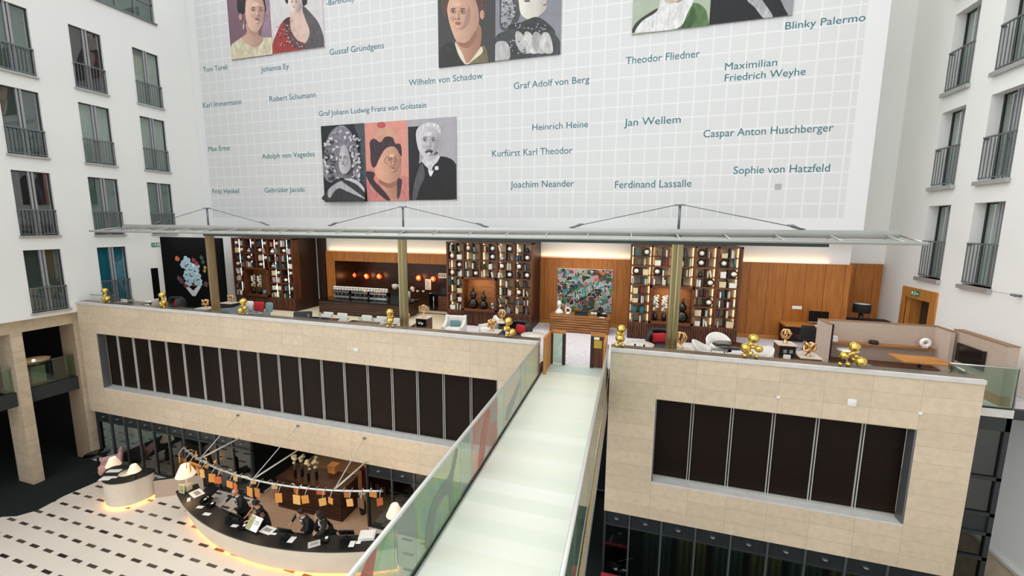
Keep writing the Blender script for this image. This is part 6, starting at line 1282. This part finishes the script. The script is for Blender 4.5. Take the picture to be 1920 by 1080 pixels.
# leaning pale front
fo = [arc(r, A0, A1) for r in (9.40, 9.56)]; v_ = []; f_ = []; n_ = 41
for r, z in ((9.33, GZ + .10), (9.40, GZ + .35), (9.50, GZ + .75), (9.56, DT - .05)): v_ += [(x, y, z) for x, y in arc(r, A0, A1)]
for r, z in ((9.42, DT - .05), (9.2, GZ + .10)): v_ += [(x, y, z) for x, y in arc(r, A0, A1)]
for k in range(6):
    for i in range(40): f_.append((k * n_ + i, k * n_ + i + 1, ((k + 1) % 6) * n_ + i + 1, ((k + 1) % 6) * n_ + i))
f_ += [tuple(k * n_ for k in range(6)), tuple(k * n_ + 40 for k in range(5, -1, -1))]
MB().add(v_, f_).build('front', 'desk_cream', desk, True)
MB().ring(arc(9.04, A0 + .004, A1), arc(9.14, A0 + .004, A1), GZ, DT - .30).build('back_panel', 'walnut_dark', desk, True)
MB().ring(arc(RI - .02, A0 + .02, A1), arc(RI + .10, A0 + .02, A1), DT - .32, DT - .28).build('work_shelf', 'desk_black', desk, True)
MB().ring(arc(9.14, A0 + .02, A1), arc(9.20, A0 + .02, A1), GZ + .02, GZ + .09).build('foot_light', glow('foot_led', 'ffb050', 6.5), desk, True)
MB().ring(arc(9.06, A0, A1), arc(9.14, A0, A1), GZ, GZ + .10).build('plinth', 'desk_cream', desk, True)
def on_desk(px, py, h=0): p = at(px, py, Z=DT + h); return p
def desk_rot(x, y): return math.atan2(y - CY, x - CX) + PI / 2
def flat(name, label, cat, px, py, w, d, m, rz=0, th=.006, group=None, sub=None):
    p = on_desk(px, py); t = thing(name, label, cat, (p.x, p.y, DT), desk_rot(p.x, p.y) + rz, group); Bx(-w / 2, w / 2, -d / 2, d / 2, 0, th).build('sheet' if th < .02 else 'body', m, t)
    if sub: Bx(-w * .3, w * .3, -d * .2, d * .25, th, th + .002).build('printed_text', mat('print_grey', '9a9a94', .7), t)
    return t
L = [('paper_sheet', 'large white printed sheet at the lamp end of the reception desk', 'paper', 369, 925, .50, .34), ('paper_sheet', 'small white card beside the desk lamp on the reception desk', 'paper', 354, 937, .24, .10),
     ('paper_sheet', 'white note nearest the desk edge, left of the bald man', 'paper', 375, 951, .22, .12), ('paper_sheet', 'white leaflet on the desk front edge below the bald man', 'paper', 388, 964, .26, .12), ('paper_sheet', 'white note on the desk in front of the woman with bare forearms', 'paper', 440, 986, .22, .11),
     ('paper_sheet', 'white pad in the middle of the desk, right of the tilted menu', 'paper', 502, 994, .44, .30), ('paper_sheet', 'white slip on the desk right of the white pad', 'paper', 513, 1001, .18, .08), ('paper_sheet', 'white card on the desk in front of the dark suited man', 'paper', 547, 1012, .18, .24),
     ('paper_sheet', 'grey leaflet on the desk front edge right of the suited pair', 'paper', 589, 1020, .34, .26), ('paper_sheet', 'white card near the bridge end of the reception desk', 'paper', 660, 1020, .16, .24), ('paper_sheet', 'small white card farthest right on the reception desk', 'paper', 672, 1017, .14, .12)]
for i, (nm, l, c__, px, py, w, d) in enumerate(L): flat(nm, l, c__, px, py, w, d, 'white_paper' if 'grey' not in l else 'hopper', (.1, -.3, .5, .35, .2, -.1, .1, .0, .5, 0, 0)[i], sub=(i in (0, 5, 8)))
p = on_desk(475, 994); t = thing('menu_stand', 'tilted cream and olive display board standing on the reception desk', 'display', (p.x, p.y, DT + .025), desk_rot(p.x, p.y) - .1); bd_ = MB().cbox((0, .05, .17), (.50, .02, .40), 0, 0, -.75).build('board', 'white_paper', t); MB().cbox((-.14, .035, .17), (.18, .02, .36), 0, 0, -.75).build('olive_panel', mat('olive_print', 'a9a76c', .6, amount=.3, scale=14), bd_); MB().cbox((0, .16, .10), (.2, .02, .26), 0, 0, .4).build('easel_leg', 'black_matt', t)
for i in range(5): MB().cbox((.10, .033 - .02 * 0 + (.06 - .03 * i) * .73 * 1, .17 + (.06 - .03 * i) * 2.2 * .6), (.2, .006, .012), 0, 0, -.75).build('text_line', 'print_grey', bd_)
def monitor(px, py, label, turn=0):
    p = on_desk(px, py + 5); t = thing('monitor', label, 'monitor', (p.x, p.y, DT), desk_rot(p.x, p.y) + turn); MB().cbox((0, 0, .20), (.46, .03, .28), 0, 0, .5).build('screen', 'black_gloss', t); MB().tube([(0, .03, .02), (0, .01, .16)], .02, 6).build('stand', 'black_matt', t); Bx(-.1, .1, -.06, .08, 0, .015).build('foot', 'black_matt', t)
for px, py, l in ((392, 932, 'black monitor at the lamp end of the reception desk'), (428, 966, 'black monitor in front of the bald man'), (447, 974, 'black monitor in front of the woman with bare forearms'), (536, 1001, 'black monitor left of the dark suited pair'), (650, 1004, 'black monitor near the bridge end of the reception desk')): monitor(px, py, l)
for px, py, l in ((383, 940, 'black telephone between the lamp and the bald man on the desk'), (396, 948, 'black telephone beside the bald man on the desk'), (456, 990, 'black telephone left of the tilted display board'), (610, 1014, 'black telephone right of the suited pair on the desk')):
    p = on_desk(px, py); t = thing('telephone', l, 'telephone', (p.x, p.y, DT + .016), desk_rot(p.x, p.y) + .2); MB().cbox((0, 0, .04), (.2, .2, .05), 0, 0, .2).build('body', 'black_gloss', t); MB().rbox((-.07, 0, .085), (.05, .19, .035), .015).build('handset', 'black_gloss', t); MB().cbox((.035, .02, .07), (.08, .08, .008), 0, 0, .2).build('display', 'white_paper', t)
for px, py, l in ((689, 1006, 'white tray of papers at the bridge end of the reception desk'),): 
    p = on_desk(px, py); t = thing('paper_tray', l, 'tray', (p.x, p.y, DT), desk_rot(p.x, p.y)); Bx(-.24, .24, -.18, .18, 0, .09).build('tray', 'white_paint', t); Bx(-.2, .2, -.15, .15, .09, .11).build('sheets', 'white_paper', t)
def shade_lamp(loc, s, label, base_mat, warm=5, ped=None):
    t = thing('table_lamp', label, 'lamp', loc)
    if ped: Bx(-.12, .12, -.10, .10, 0, ped).build('foot_block', base_mat, t)
    z = ped or 0
    MB().lathe([(.09 * s, z), (.09 * s, z + .02), (.025, z + .05), (.03, z + .2 * s), (.02, z + .36 * s)], seg=12).build('base', base_mat, t)
    m = bpy.data.materials.get('lamp_shade_glow')
    if not m:
        m, nt, b = nodes('lamp_shade_glow'); b.inputs['Base Color'].default_value = (*lin('efe0cc'), 1); b.inputs['Emission Color'].default_value = (*lin('ffd9ac'), 1); b.inputs['Emission Strength'].default_value = .35; b.inputs['Roughness'].default_value = .8
    sh = MB(); h0, h1 = z + .34 * s, z + .72 * s; seg = 20
    vs = []; fs = []
    for r, zz in ((.30 * s, h0), (.13 * s, h1), (.125 * s, h1), (.29 * s, h0 + .005)): vs += [(r * math.cos(2 * PI * k / seg), r * math.sin(2 * PI * k / seg), zz) for k in range(seg)]
    for i in range(3):
        for k in range(seg): fs.append((i * seg + k, i * seg + (k + 1) % seg, (i + 1) * seg + (k + 1) % seg, (i + 1) * seg + k))
    sh.add(vs, fs, True).build('lamp_shade', m, t); MB().ball((0, 0, z + .5 * s), .05 * s, 10, 6).build('bulb', glow('bulb_soft', 'ffcf8f', 6), t)
    lamp('POINT', (loc[0], loc[1], loc[2] + z + .56 * s), warm, (1, .72, .42), .06); return t
p = on_desk(341, 921); t = shade_lamp((p.x + .1, p.y + .12, DT), 1.05, 'large cream shaded lamp on a framed picture base, left end of reception desk', mat('cream_base', 'd9d2b4', .5), 6, .22)
t2 = thing('framed_card', 'small framed olive card leaning on the reception desk lamp', 'picture', (p.x + .1, p.y - .06, DT)); MB().cbox((0, 0, .16), (.26, .02, .32), 0, 0, -.1).build('frame', 'cream_base', t2); MB().cbox((0, -.012, .16), (.18, .012, .22), 0, 0, -.1).build('picture', 'olive_print', t2)
p = at(740, 985, Z=DT); shade_lamp((p.x - .05, p.y + .1, DT - .0), .9, 'cream shaded lamp at the right end of the reception desk behind bridge glass', 'black_gloss', 6)
p = on_desk(360, 905); t = thing('desk_chair', 'black office chair behind the lamp end of the reception desk', 'chair', (-15.05, 10.75, GZ), .4); MB().rbox((0, 0, .48), (.5, .48, .09), .04).build('seat', 'black_matt', t); MB().rbox((0, .22, .92), (.46, .08, .62), .04).build('backrest', 'black_matt', t); MB().tube([(0, 0, .06), (0, 0, .45)], .03, 8).build('column', 'chrome', t)
for k in range(5): a = 2 * PI * k / 5; MB().tube([(0, 0, .07), (.26 * math.cos(a), .26 * math.sin(a), .045)], .018, 6).ball((.26 * math.cos(a), .26 * math.sin(a), .03), .028, 8, 6).build('base_arm', 'chrome', t)
t = thing('dark_rack', 'black metal rack beside the right end of the reception desk', 'rack', (-6.55, 8.75, GZ)); 
for z in (.25, .55, .85): Bx(-.3, .3, -.14, .14, z, z + .02).build('shelf', 'black_matt', t)
for sx_ in (-.3, .3):
    for sy_ in (-.14, .14): Bx(sx_ - .015, sx_ + .015, sy_ - .015, sy_ + .015, 0, .9).build('upright', 'black_matt', t)

# ---- small desk at the left
sd = [(-18.95, 9.62), (-18.60, 9.43), (-18.2, 9.38), (-17.85, 9.50), (-17.6, 9.72), (-17.48, 9.98), (-17.42, 10.32), (-17.55, 10.55), (-18.3, 10.48), (-18.9, 10.40), (-19.25, 10.22), (-19.25, 9.95)]
cx, cy = -18.3, 9.95; t = thing('small_desk', 'small rounded desk with cream front and black top, left in the lobby', 'desk', (cx, cy, GZ)); sdc = [(x, y) for x, y in C(sd, 4)]
MB().prism(sdc, DT - .05, DT).build('worktop', 'desk_black', t, True)
MB().prism([(cx + (x - cx) * .96, cy + (y - cy) * .96) for x, y in sdc], GZ + .09, DT - .05).build('front', 'desk_cream', t, True)
MB().prism([(cx + (x - cx) * .88, cy + (y - cy) * .88) for x, y in sdc], GZ, GZ + .03).build('plinth', 'desk_cream', t, True)
MB().prism([(cx + (x - cx) * .92, cy + (y - cy) * .92) for x, y in sdc], GZ + .03, GZ + .085).build('foot_light', glow('foot_led2', 'ffb050', 6), t, True)
def sd_flat(label, px, py, w, d, rz): 
    p = at(px, py, Z=DT); t = thing('paper_sheet', label, 'paper', (p.x, p.y, DT), rz); Bx(-w / 2, w / 2, -d / 2, d / 2, 0, .006).build('sheet', 'white_paper', t)
sd_flat('white sheet at the front left corner of the small lobby desk', 199, 897, .40, .26, .35); sd_flat('white sheet at the back of the small lobby desk', 214, 883, .5, .20, .35); sd_flat('small white card beside the front sheet on the small desk', 216, 895, .14, .12, .3)
p = at(253, 895, Z=DT); shade_lamp((p.x, p.y, DT), .72, 'cream shaded lamp with dark stem on the small lobby desk', 'black_gloss', 4)
p = at(240, 886, Z=DT); t = thing('round_mat', 'round pale leather mat beside the lamp on the small desk', 'mat', (p.x, p.y, DT)); MB().lathe([(.28, 0), (.28, .012)], seg=28).build('pad', 'cream_base', t); MB().lathe([(.285, 0), (.285, .006)], seg=28).build('edge', 'walnut_dark', t)
t = thing('low_screen', 'low taupe screen wall between small desk and glass front', 'partition', (-16.6, 10.9, GZ)); q0, q1 = at(287, 905, Z=GZ + .1), at(318, 912, Z=GZ + .1); MB().bar((-17.4, 10.38, GZ + .36), (-16.0, 11.25, GZ + .36), .08, .72).build('panel', 'booth_fabric', t, True); MB().bar((-17.4, 10.38, GZ + .73), (-16.0, 11.25, GZ + .73), .09, .02).build('cap', 'black_matt', t, True)
# pink armchair, round black table, lamp
q = at(186, 872, Z=GZ + .5); t = thing('pink_armchair', 'dusty pink armchair beside the stone column at the lobby glass', 'armchair', (-20.85, 10.95, GZ), -.6); pm = mat('pink_fabric', 'cba09b', .9, amount=.1)
MB().rbox((0, 0, .34), (.8, .75, .3), .1).build('seat', pm, t); MB().rbox((0, .32, .68), (.8, .16, .6), .08, 0, 0, -.15).build('backrest', pm, t)
for s in (-1, 1): MB().rbox((s * .40, 0, .48), (.15, .7, .36), .07).build('armrest', pm, t)
for sx_ in (-.3, .3):
    for sy_ in (-.28, .28): MB().tube([(sx_, sy_, .2), (sx_, sy_, 0)], .02, 6).build('leg', 'walnut_dark', t)
t = thing('round_table', 'round black table beside the stone column left of the pink armchair', 'table', (-21.75, 11.0, GZ)); MB().lathe([(.42, .7), (.44, .72), (.44, .74)], seg=28).build('top', 'black_gloss', t); MB().lathe([(.04, .03), (.04, .7)], seg=10).build('column', 'black_matt', t); MB().lathe([(.28, 0), (.28, .02), (.04, .04)], seg=20).build('foot', 'black_matt', t)
t = thing('side_table', 'small dark side table with red base between small desk and pink armchair', 'table', (-19.75, 10.45, GZ)); MB().lathe([(.22, .56), (.24, .58), (.24, .60)], seg=20).build('top', 'black_gloss', t); MB().lathe([(.16, 0), (.14, .3), (.1, .56)], seg=16).build('base', mat('lacquer_red', '6b1f1f', .3), t)
shade_lamp((-19.75, 10.45, GZ + .60), .85, 'cream shaded lamp on the dark side table before the pink armchair', 'black_gloss', 5)
t = thing('cream_pedestal', 'pale stone pedestal showing through the left lobby glass', 'pedestal', (-19.2, 13.2, GZ)); Bx(-.3, .3, -.3, .3, 0, 1.5).build('block', 'stone_side', t); Bx(-.34, .34, -.34, .34, 1.5, 1.56).build('cap', 'stone_side', t)

# ---- wooden counter at the back of the reception with flowers, candles
t = thing('wood_counter', 'dark wood counter with grooved front at the back of the reception', 'counter', (-10.95, 11.8, GZ)); x0, x1 = -12.375, -9.53
ca_ = Bx(x0, x1, 11.35, 12.3, GZ, GZ + 1.18).build('carcass', 'counter_wood', t, True)
for i in range(9): Bx(x0 + .01, x1 - .01, 11.325, 11.35, GZ + .05 + i * .125, GZ + .05 + i * .125 + .10).build('groove_board', 'counter_wood', ca_, True)
Bx(x0 - .02, x1 + .02, 11.31, 12.33, GZ + 1.18, GZ + 1.22).build('top', 'counter_wood', t, True)
CT = GZ + 1.22
for i, (px, py) in enumerate(((554, 895), (567, 893), (579, 901), (594, 898))):
    p = at(px, py, Z=CT); t = thing('flower_vase', 'dark vase of pale flowers on the wood counter, %s from the left' % ORD[i], 'flowers', (p.x, p.y, CT), group='flower vases on the wood counter')
    MB().lathe([(.045, 0), (.06, .12), (.045, .3), (.055, .36)], seg=12).build('vase', 'black_gloss', t); rn = random.Random(i); st = MB(); fl = MB()
    for k in range(6):
        a = rn.uniform(0, 6.28); r = rn.uniform(.02, .10); z = rn.uniform(.48, .85); st.tube([(0, 0, .3), (r * .5 * math.cos(a), r * .5 * math.sin(a), .42), (r * math.cos(a), r * math.sin(a), z)], .007, 5); fl.ball((r * math.cos(a), r * math.sin(a), z), rn.uniform(.05, .085), 8, 6, (1, 1, .8))
    st.build('stems', 'stem_green', t); fl.build('blossoms', mat('blossom_cream', 'd9c49a', .7, amount=.25, scale=8), t)
t = thing('gold_box', 'small golden box on the wood counter right of the flowers', 'box', (at(626, 884, Z=CT).x, at(626, 884, Z=CT).y, CT)); Bx(-.16, .16, -.14, .14, 0, .26).build('box', mat('amber', 'c98a4e', .5, amount=.2), t); Bx(-.17, .17, -.15, .15, .26, .30).build('lid', 'amber', t)
lamp('AREA', (-11, 13.0, -8.3), 14, (1, .7, .45), 4, (0, 0, 0), 1.5)
t = thing('red_table', 'dark red display table with candles right of the wood counter', 'table', (-9.2, 13.6, GZ)); Bx(-.85, .75, -.5, .5, .86, .92).build('top', 'lacquer_red', t); Bx(-.8, .7, -.45, .45, 0, .86).build('base', 'lacquer_red', t)
for i, (dx, dy) in enumerate(((-.65, -.3), (-.42, -.34), (-.2, -.36), (.05, -.2), (.25, .1), (.45, -.25), (-.5, .2), (.6, .25))):
    t = thing('candle_bowl', 'lit candle in a pale bowl on the red table, %s of eight' % ORD[i], 'candle', (-9.2 + dx, 13.6 + dy, GZ + .92), group='candles on the red table'); MB().lathe([(.04, 0), (.08, .03), (.09, .07), (.07, .06)], seg=12).build('bowl', 'cup_white', t); MB().ball((0, 0, .085), .035, 8, 5).build('flame', glow('flame', 'ffc27a', 9), t)
t = thing('lobby_flowers', 'small white flower arrangement in the shadow beside the wood counter end', 'flowers', (-9.1, 11.95, GZ)); MB().lathe([(.10, 0), (.13, .3), (.09, .5)], seg=12).build('vase', 'black_gloss', t)
f = MB(); rn = random.Random(5)
for k in range(9): f.ball((rn.uniform(-.1, .1), rn.uniform(-.1, .1), .6 + rn.uniform(0, .2)), .055, 8, 5)
f.build('blossoms', 'blossom_cream', t)

# ---- hanging curved rail with amber cards
RC = (-10.97, 21.44); RR = 12.11; ZR = -8.0
def rp_(x): return RC[1] - math.sqrt(RR ** 2 - (x - RC[0]) ** 2)
rail = thing('curved_rail', 'curved steel rail on struts above the reception desk', 'rail', (-11, 9.5, ZR)); xs = [-15.12 + 8.23 * i / 36 for i in range(37)]
MB().tube([(x, rp_(x), ZR) for x in xs], .035, 8).build('rail_tube', 'steel', rail, True)
for (rx, thin, thick) in (((375, 860), (446.7, 777.8), (448, 822)), ((472.4, 899.8), (559, 798), (556.7, 845.4)), ((627, 917.5), (683.4, 821), (686.3, 866))):
    a = at(*rx, Z=ZR); b1 = at(*thin, Y=YF); b2 = at(*thick, Y=YF)
    MB().tube([a, (b2.x, YF + .02, b2.z)], .028, 7).build('strut', 'mullion_light', rail, True); MB().tube([a, (b1.x, YF, b1.z)], .013, 5).build('tie_rod', 'mullion_light', rail, True); MB().lathe([(.06, -.02), (.06, .02)], (b1.x, YF - .01, b1.z), 10).build('anchor', 'metal_grey', rail, True)
AM = [('pale amber', 'dba75c'), ('amber', 'd08a3c'), ('orange', 'c2602a'), ('deep amber', 'b5702f'), ('smoky', '6a452c')]
rn = random.Random(21); NC = 30
def amber_mat(nm, hx):
    k = 'card_' + nm
    if k in MATS: return MATS[k]
    m, nt, b = nodes(k); b.inputs['Base Color'].default_value = (*lin(hx), 1); b.inputs['Roughness'].default_value = .35; b.inputs['Transmission Weight'].default_value = 0; b.inputs['Emission Color'].default_value = (*lin(hx), 1); b.inputs['Emission Strength'].default_value = .08; MATS[k] = m; return m
for i in range(NC):
    x = -15.02 + 8.05 * (i + .25 * rn.random()) / (NC - 1); y = rp_(x); back = i % 3 == 1; off = .14 if back else -.12; cn = AM[(0, 1, 2, 0, 1, 3, 0, 4, 1, 2)[i % 10]]
    t = thing('hanging_card', '%s translucent lamp card on the curved rail, %s' % (cn[0], (ORD[i] + ' from the left') if i < 20 else ((ORD[NC - 1 - i] + ' from the right end') if i < NC - 1 else 'last at the right end')), 'lamp card', (x, y, ZR), math.atan2(x - RC[0], RC[1] - y), 'amber cards on the curved rail')
    w, h_ = rn.uniform(.17, .27), rn.uniform(.19, .31); dz = rn.uniform(.09, .15)
    MB().cbox((0, off * 1.5, -dz - h_ / 2), (w, .02, h_), rn.uniform(-.5, .5), rn.uniform(-.1, .1)).build('card', amber_mat(*cn), t)
    MB().tube([(0, -off * .6, .055), (0, off * .55, .055), (0, off * 1.5, -dz + .02)], .012, 5).build('clip', 'steel', t)
for x in (-14, -11.8, -9.6, -7.6): lamp('POINT', (x, rp_(x) + .35, ZR - .1), 7, (1, .72, .42), .12)
# ------------------------------------------------------------------ people behind the reception desk
mat('skin', 'c99a80', .6, amount=.05); mat('suit', '15161a', .8, amount=.15); mat('shirt', 'e9e6e2', .8, amount=.03); mat('hair_dark', '231813', .6, amount=.2); mat('shoe', '0e0e0f', .4)
def skin_mesh(name, joints, edges, m, parent, sub=1, root=0):
    """grow one continuous surface round a skeleton of joints (x, y, z, r)"""
    me = bpy.data.meshes.new(name); me.from_pydata([j[:3] for j in joints], edges, []); o = bpy.data.objects.new(name, me); COL.objects.link(o)
    md = o.modifiers.new('skin', 'SKIN'); md.use_smooth_shade = True
    for i, j in enumerate(joints):
        sv = me.skin_vertices[0].data[i]; sv.radius = (j[3], j[4] if len(j) > 4 else j[3]); sv.use_root = (i == root)
    s = o.modifiers.new('sub', 'SUBSURF'); s.levels = sub; s.render_levels = sub
    dg = bpy.context.evaluated_depsgraph_get(); me2 = bpy.data.meshes.new_from_object(o.evaluated_get(dg)); bpy.data.objects.remove(o)
    return me2
def merged(name, mesh, mb, m, parent):
    vs = [tuple(v.co) for v in mesh.vertices]; fs = [tuple(p.vertices) for p in mesh.polygons]
    q = MB(); q.add(vs, fs, True)
    if mb: n = len(q.v); q.v += mb.v; q.f += [tuple(i + n for i in f) for f in mb.f]; q.sm += mb.sm
    return q.build(name, m, parent)
def person(label, loc, rz, lean, hands, hair, female, look):
    """standing figure, facing -y, hands at given points (own frame); lean = forward bend of the trunk"""
    V = Vector
    hip = V((0, 0, .94)); sh = V((0, -math.sin(lean) * .50, .94 + math.cos(lean) * .50)); nk = sh + V((0, -math.sin(lean) * .08 - .01, .07)); hd = nk + V((look * .03, -.045 - lean * .08, .13))
    top = hd + V((0, .01, .13)); px_, py_ = loc; q = at(px_, py_, Z=GZ + top.z); c_, s_ = math.cos(rz), math.sin(rz)
    t = thing('person', label, 'person', (q.x - (top.x * c_ - top.y * s_), q.y - (top.x * s_ + top.y * c_), GZ), rz)
    W = .17 if female else .20; j = [(*hip, .13, .10)]; e_ = []
    def add(p, r, frm, r2=None): j.append((*p, r, r2 or r)); e_.append((frm, len(j) - 1)); return len(j) - 1
    w_ = add(hip.lerp(sh, .4), .10 if female else .12, 0, .085); c_ = add(hip.lerp(sh, .78), .112 if female else .135, w_, .085); s_ = add(sh, .075, c_, .065); n_ = add(nk, .052, s_); add(hd - V((0, 0, .05)), .06, n_)
    arms = []
    for s, hp in zip((-1, 1), hands):
        a = sh + V((s * W, 0, -.02)); hp = V(hp); d = hp - a; L1 = .29; L2 = .27; dl = min(d.length, L1 + L2 - .01); dn = d.normalized()
        h = (L1 ** 2 - L2 ** 2 + dl ** 2) / (2 * dl); k = math.sqrt(max(0, L1 ** 2 - h ** 2)); out = V((s * .8, .45, .05)); out = (out - dn * out.dot(dn)).normalized(); el = a + dn * h + out * k; wr = a + dn * dl
        ia = add(a, .052, s_); ie = add(el, .042, ia); iw = add(wr, .028, ie); pm = wr + dn * .055; ip = add(pm, .032, iw, .018); arms.append((a, el, wr, pm, dn, s))
    for s in (-1, 1):
        a = add(hip + V((s * .085, 0, -.08)), .085, 0); kn = add(V((s * .10, -.02, .50)), .062, a); an = add(V((s * .10, .02, .09)), .042, kn); add(V((s * .11, -.12, .035)), .035, an, .03)
    body = skin_mesh('body', j, e_, 'skin', t)
    fg = MB()
    for a, el, wr, pm, dn, s in arms:
        side = dn.cross(V((0, 0, 1))); side = side.normalized() if side.length > .1 else V((1, 0, 0)); dn2 = (dn + V((0, 0, -.5))).normalized()
        for k, (o_, ln) in enumerate(((-.027, .062), (-.009, .074), (.009, .078), (.027, .066))):
            b0 = pm + side * o_; b1 = b0 + dn * ln * .55; fg.tube([b0 - dn * .02, b0, b1, b1 + dn2 * ln * .5], [.009, .009, .008, .006], 6)
        th = wr + dn * .025 - side * s * .03; fg.tube([wr + dn * .02, th, th + dn * .035 - side * s * .015, th + dn * .06 - side * s * .012], [.011, .011, .009, .007], 6)
    # head with brow, nose, lips, chin, ears
    hb = MB(); hb.ball(hd + V((0, .01, .03)), .098, 16, 12, (.80, 1.0, 1.12)); hb.ball(hd + V((0, -.035, -.05)), .058, 12, 8, (.95, 1, .9)); hb.ball(hd + V((0, -.097, -.005)), .017, 8, 6, (.8, 1.1, 1.5)); hb.ball(hd + V((0, -.083, -.055)), .018, 8, 5, (1.3, .6, .5))
    for s in (-1, 1): hb.ball(hd + V((s * .078, .012, .005)), .022, 8, 6, (.4, .8, 1.3))
    fg.v, fg.f, fg.sm = fg.v + hb.v, fg.f + [tuple(i + len(fg.v) for i in f) for f in hb.f], fg.sm + hb.sm
    merged('body', body, fg, 'skin', t)
    ey = MB()
    for s in (-1, 1): ey.ball(hd + V((s * .03, -.083, .025)), .010, 8, 6)
    for i, s in enumerate((-1, 1)): MB().ball(hd + V((s * .03, -.083, .025)), .010, 8, 6).build('eye', 'black_matt', t)
    # clothes
    j = [(*hip, .155, .125)]; e_ = []
    if female and hair == 'tied':   # short sleeved black dress
        j[0] = (*hip, .20, .16); w_ = add(hip.lerp(sh, .4), .145, 0, .13); c2 = add(hip.lerp(sh, .78), .16, w_, .135); s2 = add(sh, .10, c2, .095)
        for a, el, wr, pm, dn, s in arms: add(a.lerp(el, .75), .06, add(a, .078, s2))
        add(V((0, -.01, .72)), .23, 0, .17); add(V((0, 0, .48)), .215, len(j) - 1, .16)
        merged('dress', skin_mesh('dress', j, e_, 'suit', t), None, 'suit', t)
    else:
        j[0] = (*hip, .205, .165); w_ = add(hip.lerp(sh, .4), .155 if female else .17, 0, .14); c2 = add(hip.lerp(sh, .78), .165 if female else .185, w_, .135); s2 = add(sh, .105, c2, .095)
        for a, el, wr, pm, dn, s in arms: add(el.lerp(wr, .92), .04, add(el, .055, add(a, .08, s2)))
        add(V((0, .0, .78)), .215, 0, .17)
        merged('suit_jacket', skin_mesh('suit_jacket', j, e_, 'suit', t), None, 'suit', t)
        ax = V((0, -math.sin(lean + PI / 2), math.cos(lean + PI / 2))); fr = [sh + ax * .098 + V((u, 0, 0)) + (hip - sh) * v for u, v in ((-.055, -.02), (.055, -.02), (.0, .55))]; bk = [p + ax * .03 for p in fr]
        sf = MB().add(fr + bk, [(0, 1, 2), (5, 4, 3), (0, 3, 4, 1), (1, 4, 5, 2), (2, 5, 3, 0)]).build('shirt_front', 'shirt', t)
        MB().tube([sh + ax * .128 + V((0, 0, -.01)), sh + ax * .135 + (hip - sh) * .25, sh + ax * .135 + (hip - sh) * .5], [.012, .02, .012], 6).build('tie', 'suit' if not female else 'shirt', sf)
        MB().lathe([(.066, 0), (.06, .05)], nk - V((0, 0, .045)), 14).build('collar', 'shirt', t)
        if hair == 'bald': MB().cbox(sh + ax * .14 + (hip - sh) * .25 + V((.09, 0, 0)), (.05, .012, .03)).build('pocket_square', 'shirt', t)
        j = [(*hip, .19, .15)]; e_ = []
        for s in (-1, 1): add(V((s * .10, .02, .07)), .062, add(V((s * .10, -.02, .50)), .082, add(hip + V((s * .09, 0, -.08)), .125, 0)))
        merged('trousers', skin_mesh('trousers', j, e_, 'suit', t), None, 'suit', t)
    for s in (-1, 1): MB().rbox((s * .11, -.06, .045), (.095, .27, .09), .035).build('shoe', 'shoe', t)
    if hair == 'short': h = MB().ball(hd + V((0, .022, .05)), .103, 16, 10, (.84, 1.0, 1.02)); h.build('hair', 'hair_dark', t)
    elif hair == 'tied': MB().ball(hd + V((0, .028, .045)), .106, 16, 10, (.86, 1.0, 1.05)).ball(hd + V((0, .13, .02)), .05, 10, 7).build('hair', 'hair_dark', t)
    elif hair == 'long': MB().ball(hd + V((0, .028, .045)), .108, 16, 10, (.9, 1.0, 1.05)).tube([hd + V((0, .06, .05)), hd + V((0, .10, -.08)), hd + V((0, .12, -.24)), hd + V((0, .12, -.36))], [.09, .10, .09, .05], 12).build('hair', 'hair_dark', t)
    elif hair == 'bald': MB().tube([hd + V((.082 * math.cos(a), .02 + .085 * math.sin(a), .005)) for a in [PI * (-.1 + 1.2 * i / 10) for i in range(11)]], .018, 6).build('hair', mat('hair_grey', '6f655d', .7), t)
    return t
person('bald man in black suit with white pocket square reaching left over the desk', (440, 917), -.35, .28, [(-.42, -.42, 1.17), (.12, -.36, 1.17)], 'bald', False, -.4)
person('woman in black dress with bare forearms leaning over the desk', (476, 938), -.65, .38, [(-.16, -.52, 1.17), (.10, -.54, 1.17)], 'tied', True, 0)
person('dark haired man in black suit bending with his arm on the desk', (562, 956), -.35, .44, [(-.36, -.46, 1.17), (.10, -.42, 1.17)], 'short', False, -.3)
person('woman with long dark hair in black suit beside the bending man', (596, 959), -.5, .40, [(-.05, -.44, 1.08), (.12, -.44, 1.17)], 'long', True, -.4)
